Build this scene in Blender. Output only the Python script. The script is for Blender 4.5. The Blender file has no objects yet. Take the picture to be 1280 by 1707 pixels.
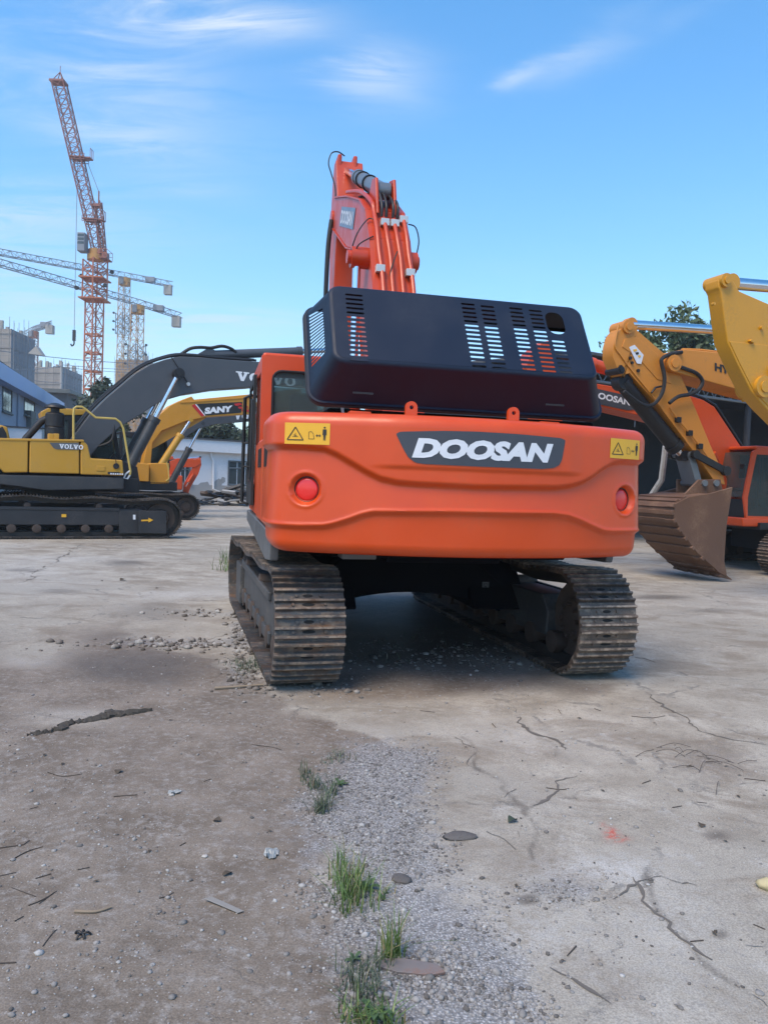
import bpy, bmesh, math, random
import numpy as np
from mathutils import Vector, Matrix

R = math.radians
random.seed(7)
rng = np.random.default_rng(7)
scene = bpy.context.scene
col = scene.collection

# ------------------------------------------------------------------ camera
CAM_H = 1.64
_p, _ro = R(2.37), R(2.1)
cF = Vector((0, math.cos(_p), -math.sin(_p)))
_R0 = Vector((1, 0, 0)); _U0 = Vector((0, math.sin(_p), math.cos(_p)))
cR = _R0 * math.cos(_ro) + _U0 * math.sin(_ro)
cU = _U0 * math.cos(_ro) - _R0 * math.sin(_ro)
cam_d = bpy.data.cameras.new('camera')
cam = bpy.data.objects.new('camera', cam_d); col.objects.link(cam)
cam_d.sensor_fit = 'VERTICAL'; cam_d.sensor_height = 24.0; cam_d.lens = 24.0 * 1280 / 1707
cam_d.clip_start = 0.05; cam_d.clip_end = 6000
M4 = Matrix.Identity(4)
for i in range(3):
    M4[i][0] = cR[i]; M4[i][1] = cU[i]; M4[i][2] = -cF[i]
M4[2][3] = CAM_H
cam.matrix_world = M4
scene.camera = cam

def ray(x, y):
    return cF + cR * ((x - 640) / 1280) + cU * ((853.5 - y) / 1280)
def atY(x, y, Y):
    d = ray(x, y); return Vector((0, 0, CAM_H)) + d * (Y / d.y)
def atG(x, y, z=0.0):
    d = ray(x, y); return Vector((0, 0, CAM_H)) + d * ((z - CAM_H) / d.z)

# ------------------------------------------------------------------ world / light / exposure
SUN_EL, SUN_AZ = 56.0, 215.0        # azimuth clockwise from +Y
sun_dir = Vector((math.sin(R(SUN_AZ)) * math.cos(R(SUN_EL)), math.cos(R(SUN_AZ)) * math.cos(R(SUN_EL)), math.sin(R(SUN_EL))))
SKY_STRENGTH = 0.125
scene.view_settings.view_transform = 'Standard'
scene.view_settings.look = 'None'
scene.view_settings.gamma = 1.0
scene.view_settings.use_curve_mapping = False
scene.view_settings.exposure = 1.28

world = bpy.data.worlds.new('World'); scene.world = world; world.use_nodes = True
wn = world.node_tree.nodes; wl = world.node_tree.links
wn.clear()
w_out = wn.new('ShaderNodeOutputWorld'); w_bg = wn.new('ShaderNodeBackground')
w_bg.inputs['Strength'].default_value = SKY_STRENGTH
wl.new(w_bg.outputs[0], w_out.inputs[0])
sky = wn.new('ShaderNodeTexSky'); sky.sky_type = 'NISHITA'; sky.sun_disc = False
sky.sun_elevation = R(SUN_EL); sky.sun_rotation = R(SUN_AZ)
sky.air_density = 1.0; sky.dust_density = 0.6; sky.ozone_density = 2.0
hsv = wn.new('ShaderNodeHueSaturation'); hsv.inputs['Saturation'].default_value = 1.34; hsv.inputs['Hue'].default_value = 0.494
wl.new(sky.outputs[0], hsv.inputs['Color'])
tc = wn.new('ShaderNodeTexCoord')
def wmath(op, a, b=None, clamp=False):
    n = wn.new('ShaderNodeMath'); n.operation = op; n.use_clamp = clamp
    for k, s in enumerate((a, b)):
        if s is None: continue
        if isinstance(s, (int, float)): n.inputs[k].default_value = s
        else: wl.new(s, n.inputs[k])
    return n.outputs[0]
def wdot(vec):
    n = wn.new('ShaderNodeVectorMath'); n.operation = 'DOT_PRODUCT'
    wl.new(tc.outputs['Generated'], n.inputs[0]); n.inputs[1].default_value = vec
    return n.outputs['Value']
sep = wn.new('ShaderNodeSeparateXYZ'); wl.new(tc.outputs['Generated'], sep.inputs[0])
# cloud deck coordinates: direction projected on a high plane
zc = wmath('ADD', wmath('MAXIMUM', sep.outputs[2], 0.0), 0.10)
cu = wmath('DIVIDE', sep.outputs[0], zc); cv = wmath('DIVIDE', sep.outputs[1], zc)
cmb = wn.new('ShaderNodeCombineXYZ'); wl.new(cu, cmb.inputs[0]); wl.new(cv, cmb.inputs[1])
def wnoise(scale, sx, sy, rot, detail, rough, dist=0.0):
    mp = wn.new('ShaderNodeMapping'); wl.new(cmb.outputs[0], mp.inputs[0])
    mp.inputs['Rotation'].default_value = (0, 0, rot); mp.inputs['Scale'].default_value = (sx, sy, 1)
    n = wn.new('ShaderNodeTexNoise'); wl.new(mp.outputs[0], n.inputs['Vector'])
    n.inputs['Scale'].default_value = scale; n.inputs['Detail'].default_value = detail
    n.inputs['Roughness'].default_value = rough; n.inputs['Distortion'].default_value = dist
    return n.outputs['Fac']
def wramp(src, a, b):
    n = wn.new('ShaderNodeMapRange'); n.interpolation_type = 'SMOOTHSTEP'; wl.new(src, n.inputs[0])
    n.inputs[1].default_value = a; n.inputs[2].default_value = b
    return n.outputs[0]
fine = wnoise(1.5, 0.5, 1.6, 0.35, 9, 0.62, 0.4)
veil = wramp(wnoise(0.55, 0.6, 1.3, 0.2, 7, 0.6, 0.2), 0.50, 0.80)
cl = wmath('MULTIPLY', veil, wramp(fine, 0.35, 0.85)); cl = wmath('MULTIPLY', cl, 0.30)
fine2 = wnoise(5.2, 0.45, 1.5, 0.3, 10, 0.66, 1.2)
# separate wisps: (direction by picture position, length, width, slope, amount)
for (px, py, L, W, ang, amt) in [(430, 34, .080, .018, 3, 1.15), (330, 40, .06, .022, 6, .55), (640, 135, .055, .028, -4, .75),
                                 (868, 128, .032, .009, -24, .55), (1110, 45, .060, .010, -26, .12), (1010, 62, .06, .018, -34, .20), (960, 110, .05, .016, -20, .16), (300, 185, .11, .05, 12, .42), (220, 245, .10, .03, 18, .42), (120, 60, .12, .05, 8, .25),
                                 (300, 315, .07, .009, 2, .28), (60, 370, .16, .035, 6, .5), (410, 535, .11, .012, 3, .5),
                                 (150, 590, .3, .05, 4, .45), (40, 480, .2, .04, 10, .35), (250, 90, .06, .03, 0, .2)]:
    c = ray(px, py).normalized()
    a = (ray(px + 50, py + 50 * math.tan(R(ang))) - ray(px, py)); a = (a - c * a.dot(c)).normalized()
    b = c.cross(a)
    t = wmath('DIVIDE', wmath('ADD', wdot(a), 0), L); s = wmath('DIVIDE', wmath('ADD', wdot(b), 0), W)
    warp = wmath('ADD', wmath('MULTIPLY', wmath('SUBTRACT', fine, 0.5), 2.0), wmath('MULTIPLY', wmath('SUBTRACT', fine2, 0.5), 2.2))
    s = wmath('ADD', s, warp); t = wmath('ADD', t, warp)
    e = wmath('ADD', wmath('MULTIPLY', t, t), wmath('MULTIPLY', s, s))
    g = wmath('EXPONENT', wmath('MULTIPLY', e, -1.0))
    front = wmath('GREATER_THAN', wdot(c), 0.3)
    g = wmath('MULTIPLY', wmath('MULTIPLY', g, front), amt)
    g = wmath('MULTIPLY', g, wramp(fine2, 0.25, 0.72))
    cl = wmath('ADD', cl, g)
cl = wmath('MINIMUM', cl, 0.85)
# pale humid air towards the horizon, all the way round
hz = wmath('MULTIPLY', wmath('EXPONENT', wmath('MULTIPLY', wmath('MAXIMUM', sep.outputs[2], 0.0), -4.6)), 0.60)
mix0 = wn.new('ShaderNodeMix'); mix0.data_type = 'RGBA'
wl.new(hz, mix0.inputs['Factor']); wl.new(hsv.outputs[0], mix0.inputs['A']); mix0.inputs['B'].default_value = (1.75, 2.55, 3.5, 1)
mix = wn.new('ShaderNodeMix'); mix.data_type = 'RGBA'
wl.new(cl, mix.inputs['Factor']); wl.new(mix0.outputs['Result'], mix.inputs['A']); mix.inputs['B'].default_value = (2.75, 3.1, 3.55, 1)
wl.new(mix.outputs['Result'], w_bg.inputs[0])

sun_d = bpy.data.lights.new('sun', 'SUN'); sun_d.energy = 1.5; sun_d.angle = R(30); sun_d.color = (1.0, 0.84, 0.64)
sun = bpy.data.objects.new('sun', sun_d); col.objects.link(sun)
sun.rotation_euler = sun_dir.to_track_quat('Z', 'Y').to_euler()

# ------------------------------------------------------------------ helpers
def tag(o, label=None, cat=None, group=None, kind=None):
    if label: o['label'] = label
    if cat: o['category'] = cat
    if group: o['group'] = group
    if kind: o['kind'] = kind
    return o
def empty(name, loc=(0, 0, 0), rz=0.0, label=None, cat=None, group=None):
    o = bpy.data.objects.new(name, None); col.objects.link(o)
    o.location = loc; o.rotation_euler = (0, 0, rz); o.empty_display_size = 0.3
    return tag(o, label, cat, group)
def link(name, me, parent=None, loc=None, rot=None):
    o = bpy.data.objects.new(name, me); col.objects.link(o)
    if parent is not None: o.parent = parent
    if loc is not None: o.location = loc
    if rot is not None: o.rotation_euler = rot
    return o

class MB:
    def __init__(s): s.v = []; s.f = []; s.mi = []
    def add(s, verts, faces, mi=0):
        b = len(s.v); s.v.extend([tuple(x) for x in verts])
        for f in faces: s.f.append(tuple(b + i for i in f)); s.mi.append(mi)
        return s
    def box(s, lo, hi, mi=0, rot=None, about=None):
        x0, y0, z0 = lo; x1, y1, z1 = hi
        vs = [Vector(p) for p in ((x0,y0,z0),(x1,y0,z0),(x1,y1,z0),(x0,y1,z0),(x0,y0,z1),(x1,y0,z1),(x1,y1,z1),(x0,y1,z1))]
        if rot is not None:
            c = Vector(about) if about is not None else (vs[0] + vs[6]) / 2
            vs = [c + rot @ (p - c) for p in vs]
        return s.add(vs, [(0,3,2,1),(4,5,6,7),(0,1,5,4),(1,2,6,5),(2,3,7,6),(3,0,4,7)], mi)
    def cyl(s, p0, p1, r0, r1=None, n=14, caps=True, mi=0):
        p0 = Vector(p0); p1 = Vector(p1); r1 = r0 if r1 is None else r1
        d = (p1 - p0).normalized(); a = d.orthogonal().normalized(); b = d.cross(a)
        vs = []
        for p, r in ((p0, r0), (p1, r1)):
            for k in range(n):
                t = 2 * math.pi * k / n; vs.append(p + a * (r * math.cos(t)) + b * (r * math.sin(t)))
        fs = [(k, (k + 1) % n, n + (k + 1) % n, n + k) for k in range(n)]
        if caps: fs += [tuple(range(n - 1, -1, -1)), tuple(range(n, 2 * n))]
        return s.add(vs, fs, mi)
    def tube(s, pts, r, n=8, mi=0, smooth=0):
        pts = [Vector(p) for p in pts]
        if smooth:
            q = []
            for i in range(len(pts) - 1):
                p0 = pts[max(i - 1, 0)]; p1 = pts[i]; p2 = pts[i + 1]; p3 = pts[min(i + 2, len(pts) - 1)]
                for k in range(smooth):
                    t = k / smooth
                    q.append(0.5 * ((2 * p1) + (p2 - p0) * t + (2 * p0 - 5 * p1 + 4 * p2 - p3) * t * t + (3 * p1 - p0 - 3 * p2 + p3) * t ** 3))
            if isinstance(r, (list, tuple)):
                r = list(np.interp(np.arange(len(q) + 1) / smooth, np.arange(len(r)), r))
            q.append(pts[-1]); pts = q
        vs = []; a = None
        for i, p in enumerate(pts):
            d = (pts[min(i + 1, len(pts) - 1)] - pts[max(i - 1, 0)]).normalized()
            a = d.orthogonal().normalized() if a is None else (a - d * a.dot(d)).normalized()
            b = d.cross(a)
            rr = r[i] if isinstance(r, (list, tuple)) else r
            for k in range(n):
                t = 2 * math.pi * k / n; vs.append(p + a * (rr * math.cos(t)) + b * (rr * math.sin(t)))
        fs = []
        for i in range(len(pts) - 1):
            for k in range(n):
                fs.append((i * n + k, i * n + (k + 1) % n, (i + 1) * n + (k + 1) % n, (i + 1) * n + k))
        fs += [tuple(range(n - 1, -1, -1)), tuple(range((len(pts) - 1) * n, len(pts) * n))]
        return s.add(vs, fs, mi)
    def prism(s, poly, r0, r1, mi=0, fn=None):
        """side profile (f, z) extruded along local x from r0 to r1"""
        fn = fn or (lambda a, b, t: (t, a, b))
        n = len(poly)
        area = sum(poly[i][0] * poly[(i + 1) % n][1] - poly[(i + 1) % n][0] * poly[i][1] for i in range(n))
        if area < 0: poly = poly[::-1]
        vs = [fn(a, b, r0) for a, b in poly] + [fn(a, b, r1) for a, b in poly]
        fs = [tuple(range(n - 1, -1, -1)), tuple(range(n, 2 * n))] + [(i, (i + 1) % n, n + (i + 1) % n, n + i) for i in range(n)]
        return s.add(vs, fs, mi)
    def loft(s, rings, mi=0, close=True, cap0=False, cap1=False, skip=()):
        n = len(rings[0]); b = [p for r_ in rings for p in r_]; fs = []
        for i in range(len(rings) - 1):
            for k in range(n if close else n - 1):
                if (i, k) in skip: continue
                fs.append((i * n + k, i * n + (k + 1) % n, (i + 1) * n + (k + 1) % n, (i + 1) * n + k))
        if cap0: fs.append(tuple(range(n - 1, -1, -1)))
        if cap1: fs.append(tuple(range((len(rings) - 1) * n, len(rings) * n)))
        return s.add(b, fs, mi)
    def lathe(s, prof, o, axis, n=20, mi=0):
        """prof: (radius, distance along axis)"""
        o = Vector(o); d = Vector(axis).normalized(); a = d.orthogonal().normalized(); b = d.cross(a)
        rings = [[o + d * h + a * (r * math.cos(2 * math.pi * k / n)) + b * (r * math.sin(2 * math.pi * k / n)) for k in range(n)] for r, h in prof]
        return s.loft(rings, mi, cap0=True, cap1=True)
    def mesh(s, name, mats, smooth=35, fix=True):
        me = bpy.data.meshes.new(name)
        me.from_pydata([tuple(v) for v in s.v], [], s.f)
        for m in (mats if isinstance(mats, (list, tuple)) else [mats]): me.materials.append(m)
        me.polygons.foreach_set('material_index', s.mi)
        if fix:
            bm = bmesh.new(); bm.from_mesh(me); bmesh.ops.recalc_face_normals(bm, faces=bm.faces); bm.to_mesh(me); bm.free()
        if smooth:
            me.polygons.foreach_set('use_smooth', [True] * len(me.polygons))
            if smooth < 170: me.set_sharp_from_angle(angle=R(smooth))
        me.update(); return me
    def build(s, name, mats, parent=None, bevel=0.0, smooth=35, seg=2, **k):
        me = s.mesh(name, mats, 0 if bevel else smooth)
        o = link(name, me, parent)
        if bevel:
            me.polygons.foreach_set('use_smooth', [True] * len(me.polygons))
            b = o.modifiers.new('bevel', 'BEVEL'); b.width = bevel; b.segments = seg; b.limit_method = 'ANGLE'; b.angle_limit = R(32)
            w = o.modifiers.new('wn', 'WEIGHTED_NORMAL'); w.keep_sharp = True
        tag(o, **k)
        return o

def fill2d(outer, holes=(), thick=0.0):
    """flat plate with true openings: returns verts, faces in (x, y, z)"""
    cu = bpy.data.curves.new('plate', 'CURVE'); cu.dimensions = '2D'; cu.fill_mode = 'BOTH'; cu.extrude = thick / 2
    for poly in [outer, *holes]:
        sp = cu.splines.new('POLY'); sp.points.add(len(poly) - 1); sp.use_cyclic_u = True
        for p, q in zip(sp.points, poly): p.co = (q[0], q[1], 0, 1)
    o = bpy.data.objects.new('plate', cu); col.objects.link(o)
    dg = bpy.context.evaluated_depsgraph_get(); me = o.evaluated_get(dg).to_mesh()
    vs = [tuple(v.co) for v in me.vertices]; fs = [tuple(p.vertices) for p in me.polygons]
    o.evaluated_get(dg).to_mesh_clear(); bpy.data.objects.remove(o); bpy.data.curves.remove(cu)
    return vs, fs
def text2d(txt, height, width=None, bold=0.0, shear=0.0, space=1.0):
    """flat lettering; baseline at y=0, starts at x=0; scaled to height (cap height) and width"""
    cu = bpy.data.curves.new('t', 'FONT'); cu.body = txt; cu.size = 1.0; cu.offset = bold; cu.shear = shear; cu.space_character = space
    cu.resolution_u = 3
    o = bpy.data.objects.new('t', cu); col.objects.link(o)
    dg = bpy.context.evaluated_depsgraph_get(); me = o.evaluated_get(dg).to_mesh()
    vs = [tuple(v.co) for v in me.vertices]; fs = [tuple(p.vertices) for p in me.polygons]
    o.evaluated_get(dg).to_mesh_clear(); bpy.data.objects.remove(o); bpy.data.curves.remove(cu)
    xs = [v[0] for v in vs]; ys = [v[1] for v in vs]
    sy = height / (max(ys) - min(ys)); sx = (width / (max(xs) - min(xs))) if width else sy
    x0, y0 = min(xs), min(ys)
    return [((v[0] - x0) * sx, (v[1] - y0) * sy, 0) for v in vs], fs
def rrect(w, h, r, n=5, cx=0.0, cy=0.0):
    pts = []
    for (sx, sy, a0) in ((1, 1, 0), (-1, 1, 90), (-1, -1, 180), (1, -1, 270)):
        for k in range(n + 1):
            t = R(a0 + 90 * k / n)
            pts.append((cx + sx * (w / 2 - r) + r * math.cos(t), cy + sy * (h / 2 - r) + r * math.sin(t)))
    return pts

# ------------------------------------------------------------------ materials
def principled(name):
    m = bpy.data.materials.new(name); m.use_nodes = True
    n = m.node_tree.nodes; return m, n, m.node_tree.links, n['Principled BSDF']
def mnoise(n, l, coord, scale, detail=4, rough=0.55, stretch=None, dist=0.0):
    t = n.new('ShaderNodeTexNoise'); t.inputs['Scale'].default_value = scale
    t.inputs['Detail'].default_value = detail; t.inputs['Roughness'].default_value = rough; t.inputs['Distortion'].default_value = dist
    if stretch:
        mp = n.new('ShaderNodeMapping'); mp.inputs['Scale'].default_value = stretch; l.new(coord, mp.inputs[0]); coord = mp.outputs[0]
    l.new(coord, t.inputs['Vector']); return t.outputs['Fac']
def mramp(n, l, src, a, b, lo=0.0, hi=1.0):
    t = n.new('ShaderNodeMapRange'); t.interpolation_type = 'SMOOTHSTEP'; l.new(src, t.inputs[0])
    t.inputs[1].default_value = a; t.inputs[2].default_value = b; t.inputs[3].default_value = lo; t.inputs[4].default_value = hi
    return t.outputs[0]
def mmix(n, l, fac, a, b):
    t = n.new('ShaderNodeMix'); t.data_type = 'RGBA'
    for k, s in (('Factor', fac), ('A', a), ('B', b)):
        if isinstance(s, (int, float)): t.inputs[k].default_value = s
        elif isinstance(s, (tuple, list)): t.inputs[k].default_value = (*s[:3], 1)
        else: l.new(s, t.inputs[k])
    return t.outputs['Result']
def mmath(n, l, op, a, b=None, clamp=False):
    t = n.new('ShaderNodeMath'); t.operation = op; t.use_clamp = clamp
    for k, s in enumerate((a, b)):
        if s is None: continue
        if isinstance(s, (int, float)): t.inputs[k].default_value = s
        else: l.new(s, t.inputs[k])
    return t.outputs[0]
def paint(name, rgb, rough=0.4, metal=0.0, dirt=(0.16, 0.13, 0.10), amt=0.25, scale=2.2, coat=0.0, bump=0.0, vary=0.0, streak=False):
    m, n, l, b = principled(name)
    t = n.new('ShaderNodeTexCoord'); co = t.outputs['Object']
    big = mnoise(n, l, co, scale, 6, 0.62, (1, 1, 0.45) if streak else None)
    fin = mnoise(n, l, co, scale * 14, 4, 0.6)
    fac = mmath(n, l, 'MULTIPLY', mramp(n, l, big, 0.42, 0.78), mramp(n, l, fin, 0.25, 0.7))
    fac = mmath(n, l, 'MULTIPLY', fac, amt)
    base = mmix(n, l, mramp(n, l, big, 0.3, 0.75), tuple(c * 0.93 for c in rgb), tuple(min(c * 1.06, 1) for c in rgb))
    c = mmix(n, l, fac, base, dirt)
    if vary:
        oi = n.new('ShaderNodeObjectInfo')
        h = n.new('ShaderNodeHueSaturation'); l.new(c, h.inputs['Color'])
        l.new(mramp(n, l, oi.outputs['Random'], 0, 1, 1 - vary, 1 + vary), h.inputs['Value']); c = h.outputs[0]
    l.new(c, b.inputs['Base Color'])
    l.new(mramp(n, l, big, 0.3, 0.8, max(rough - 0.08, 0.02), min(rough + 0.14, 1)), b.inputs['Roughness'])
    b.inputs['Metallic'].default_value = metal
    if coat: b.inputs['Coat Weight'].default_value = coat; b.inputs['Coat Roughness'].default_value = 0.15
    if bump:
        bp = n.new('ShaderNodeBump'); bp.inputs['Strength'].default_value = bump; bp.inputs['Distance'].default_value = 0.01
        l.new(fin, bp.inputs['Height']); l.new(bp.outputs[0], b.inputs['Normal'])
    return m

MT = {}
MT['orange'] = paint('orange_paint', (0.640, 0.063, 0.0035), 0.38, dirt=(0.40, 0.09, 0.03), amt=0.35, coat=0.10, scale=2.6, bump=0.04)
MT['orange2'] = paint('orange_paint_worn', (0.60, 0.070, 0.008), 0.45, amt=0.3, coat=0.08)
MT['red'] = paint('boom_orange_paint', (0.52, 0.048, 0.009), 0.42, dirt=(0.25, 0.10, 0.06), amt=0.35, coat=0.12)
MT['hoodblack'] = paint('hood_paint_sky_tint', (0.0075, 0.0140, 0.031), 0.52, dirt=(0.030, 0.040, 0.055), amt=0.45)  # black paint; blue of the reflected sky is put into the base colour
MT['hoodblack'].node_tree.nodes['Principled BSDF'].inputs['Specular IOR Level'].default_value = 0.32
MT['black'] = paint('black_paint', (0.010, 0.010, 0.012), 0.5, dirt=(0.04, 0.036, 0.03), amt=0.4)
MT['under'] = paint('underbody_black', (0.004, 0.004, 0.006), 0.95, dirt=(0.012, 0.011, 0.010), amt=0.5)
MT['under'].node_tree.nodes['Principled BSDF'].inputs['Specular IOR Level'].default_value = 0.1
MT['rubber'] = paint('rubber', (0.012, 0.012, 0.013), 0.6, amt=0.2)
MT['darkgrey'] = paint('dark_grey_paint', (0.035, 0.038, 0.042), 0.45, dirt=(0.12, 0.10, 0.08), amt=0.35)
MT['boomgrey'] = paint('boom_grey_paint', (0.068, 0.074, 0.084), 0.45, dirt=(0.10, 0.09, 0.08), amt=0.25)
MT['skirt'] = paint('skirt_grey_paint', (0.10, 0.105, 0.11), 0.45, dirt=(0.2, 0.17, 0.14), amt=0.35)
MT['volvoyellow'] = paint('ochre_paint', (0.53, 0.275, 0.022), 0.45, amt=0.28, coat=0.1)
MT['sany'] = paint('amber_paint', (0.62, 0.27, 0.022), 0.45, amt=0.22)
MT['hyundai'] = paint('orange_yellow_paint', (0.62, 0.235, 0.028), 0.5, dirt=(0.24, 0.12, 0.045), amt=0.6)
MT['yellow'] = paint('bright_yellow_paint', (0.60, 0.275, 0.013), 0.42, dirt=(0.30, 0.17, 0.05), amt=0.5, coat=0.1)
MT['rail'] = paint('rail_paint', (0.55, 0.40, 0.10), 0.5, amt=0.2)
MT['chrome'] = paint('chrome', (0.75, 0.75, 0.77), 0.12, 1.0, amt=0.05)
MT['steel'] = paint('grey_cylinder_paint', (0.16, 0.18, 0.20), 0.4, 0.3, amt=0.3)
MT['galv'] = paint('clamp_zinc', (0.55, 0.56, 0.55), 0.4, 0.3, amt=0.2)
MT['white'] = paint('white_print', (0.78, 0.79, 0.80), 0.5, amt=0.06)
MT['silver'] = paint('silver_print', (0.70, 0.71, 0.74), 0.45, amt=0.08)
MT['plate'] = paint('name_plate_grey', (0.050, 0.055, 0.068), 0.5, amt=0.1)
MT['stick'] = paint('warning_yellow', (0.80, 0.42, 0.025), 0.5, amt=0.12)
MT['ink'] = paint('ink_black', (0.02, 0.02, 0.02), 0.6, amt=0.05)
MT['redprint'] = paint('red_print', (0.55, 0.02, 0.02), 0.5, amt=0.05)
MT['seat'] = paint('seat_fabric', (0.06, 0.055, 0.05), 0.9, amt=0.2)
MT['seatpale'] = paint('seat_cover', (0.25, 0.21, 0.15), 0.8, amt=0.2)

def lens_mat():
    m, n, l, b = principled('tail_lens_red')
    b.inputs['Base Color'].default_value = (0.75, 0.020, 0.014, 1); b.inputs['Roughness'].default_value = 0.28
    b.inputs['Coat Weight'].default_value = 0.4
    return m
MT['lens'] = lens_mat()
def glass_mat():
    m, n, l, b = principled('cab_glass')
    b.inputs['Base Color'].default_value = (0.22, 0.29, 0.29, 1); b.inputs['Roughness'].default_value = 0.04
    b.inputs['Transmission Weight'].default_value = 0.80; b.inputs['IOR'].default_value = 1.12
    b.inputs['Specular IOR Level'].default_value = 0.9
    return m
MT['glass'] = glass_mat()
def pane_mat():
    m, n, l, b = principled('window_glass_dark')
    t = n.new('ShaderNodeTexCoord'); f = mnoise(n, l, t.outputs['Object'], 0.9, 3)
    l.new(mmix(n, l, f, (0.02, 0.03, 0.035), (0.09, 0.11, 0.11)), b.inputs['Base Color']); b.inputs['Roughness'].default_value = 0.12
    return m
MT['pane'] = pane_mat()

def shoe_mat(name, base, rust, mud):
    m, n, l, b = principled(name)
    t = n.new('ShaderNodeTexCoord'); co = t.outputs['Object']
    oi = n.new('ShaderNodeObjectInfo')
    ad = n.new('ShaderNodeVectorMath'); ad.operation = 'ADD'; l.new(co, ad.inputs[0])
    cx = n.new('ShaderNodeCombineXYZ'); l.new(mmath(n, l, 'MULTIPLY', oi.outputs['Random'], 37.0), cx.inputs[0]); l.new(cx.outputs[0], ad.inputs[1])
    v = ad.outputs[0]
    big = mnoise(n, l, v, 5.0, 6, 0.65, (0.6, 2.0, 1)); fin = mnoise(n, l, v, 60, 4, 0.6); mid = mnoise(n, l, v, 16, 5, 0.6)
    c = mmix(n, l, mramp(n, l, big, 0.4, 0.72), base, rust)
    c = mmix(n, l, mmath(n, l, 'MULTIPLY', mramp(n, l, mid, 0.5, 0.66), 0.75), c, mud)
    # tips of the bars are scuffed
    sp = n.new('ShaderNodeSeparateXYZ'); l.new(co, sp.inputs[0])
    tip = mmath(n, l, 'MULTIPLY', mramp(n, l, sp.outputs[2], -0.008, 0.0), mramp(n, l, mid, 0.35, 0.65))
    c = mmix(n, l, mmath(n, l, 'MULTIPLY', tip, 0.8), c, tuple(min(1, x * 1.75) for x in mud))
    h = n.new('ShaderNodeHueSaturation'); l.new(c, h.inputs['Color']); l.new(mramp(n, l, oi.outputs['Random'], 0, 1, 0.62, 1.38), h.inputs['Value'])
    l.new(h.outputs[0], b.inputs['Base Color'])
    l.new(mramp(n, l, fin, 0.2, 0.8, 0.45, 0.85), b.inputs['Roughness']); b.inputs['Metallic'].default_value = 0.25
    bp = n.new('ShaderNodeBump'); bp.inputs['Strength'].default_value = 0.5; bp.inputs['Distance'].default_value = 0.006
    l.new(fin, bp.inputs['Height']); l.new(bp.outputs[0], b.inputs['Normal'])
    return m
MT['shoe'] = shoe_mat('track_steel', (0.055, 0.056, 0.057), (0.12, 0.064, 0.034), (0.15, 0.115, 0.085))
MT['shoe_r'] = shoe_mat('track_steel_muddy', (0.085, 0.068, 0.056), (0.14, 0.092, 0.062), (0.22, 0.165, 0.122))
MT['shoe_d'] = shoe_mat('track_steel_dark', (0.035, 0.036, 0.038), (0.07, 0.05, 0.035), (0.11, 0.09, 0.07))
MT['hole'] = paint('mud_hole', (0.008, 0.008, 0.008), 0.9, amt=0.1)
MT['chain'] = paint('link_steel', (0.03, 0.028, 0.026), 0.6, 0.3, amt=0.4)
MT['frame'] = paint('track_frame_paint', (0.045, 0.046, 0.048), 0.6, dirt=(0.20, 0.17, 0.14), amt=0.7)
MT['frame_d'] = paint('track_frame_dark', (0.024, 0.026, 0.030), 0.5, dirt=(0.09, 0.08, 0.07), amt=0.5)
MT['wheel'] = paint('wheel_rust', (0.07, 0.05, 0.04), 0.65, 0.2, dirt=(0.16, 0.11, 0.08), amt=0.7)
MT['bucket'] = paint('bucket_rust', (0.140, 0.074, 0.046), 0.75, 0.05, dirt=(0.27, 0.17, 0.11), amt=0.75, bump=0.35)
# ------------------------------------------------------------------ excavator building blocks
class Mach:
    """local frame: +x right, +y forward, +z up"""
    def __init__(s, name, o, deg, label, group, cat='excavator'):
        s.o = Vector((o[0], o[1], 0)); s.a = R(deg)
        s.u = Vector((-math.sin(s.a), math.cos(s.a), 0)); s.v = Vector((math.cos(s.a), math.sin(s.a), 0))
        s.root = empty(name, s.o, s.a, label, cat, group)
    def L(s, px, py, r=0.0):
        d = ray(px, py); c = Vector((0, 0, CAM_H))
        t = (r - (c - s.o).dot(s.v)) / d.dot(s.v); p = c + d * t - s.o
        return Vector((r, p.dot(s.u), p.z))
    def Q(s, pts, r=0.0):
        return [tuple(s.L(x, y, r))[1:] for x, y in pts]

def shoe_mesh(name, w, pitch, mats, detail):
    b = MB(); h = pitch / 2
    zb, zp = -0.052, -0.030
    # three bars on a plate, profile along y, extruded along x
    prof = [(-h, zb), (h - .004, zb), (h - .004, zp)]
    for c in (h - .034, 0.0 + .006, -h + .028):
        prof += [(c + .016, zp + .002), (c + .009, 0.0), (c - .007, 0.0), (c - .014, zp + .002)]
    prof += [(-h, zp)]
    b.prism(prof, -w / 2, w / 2, 0)
    if detail:
        for yc, ln, xo in ((pitch * .17, .050, 0.012), (-pitch * .17, .040, 0.012)):
            ring = [(xo + ln * math.cos(t) * (1 if abs(math.cos(t)) > .5 else 1), yc + .013 * math.sin(t)) for t in [2 * math.pi * k / 14 for k in range(14)]]
            b.add([(x, y, zp + .0035) for x, y in ring], [tuple(range(14))], 1)
        for xo in (-.115, -.085, .10, .13):
            b.cyl((xo, pitch * .17 if xo < -.1 or xo > .11 else -pitch * .17, zp), (xo, pitch * .17 if xo < -.1 or xo > .11 else -pitch * .17, zp + .014), .013, n=6, mi=0)
    return b.mesh(name, mats, 25)

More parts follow.
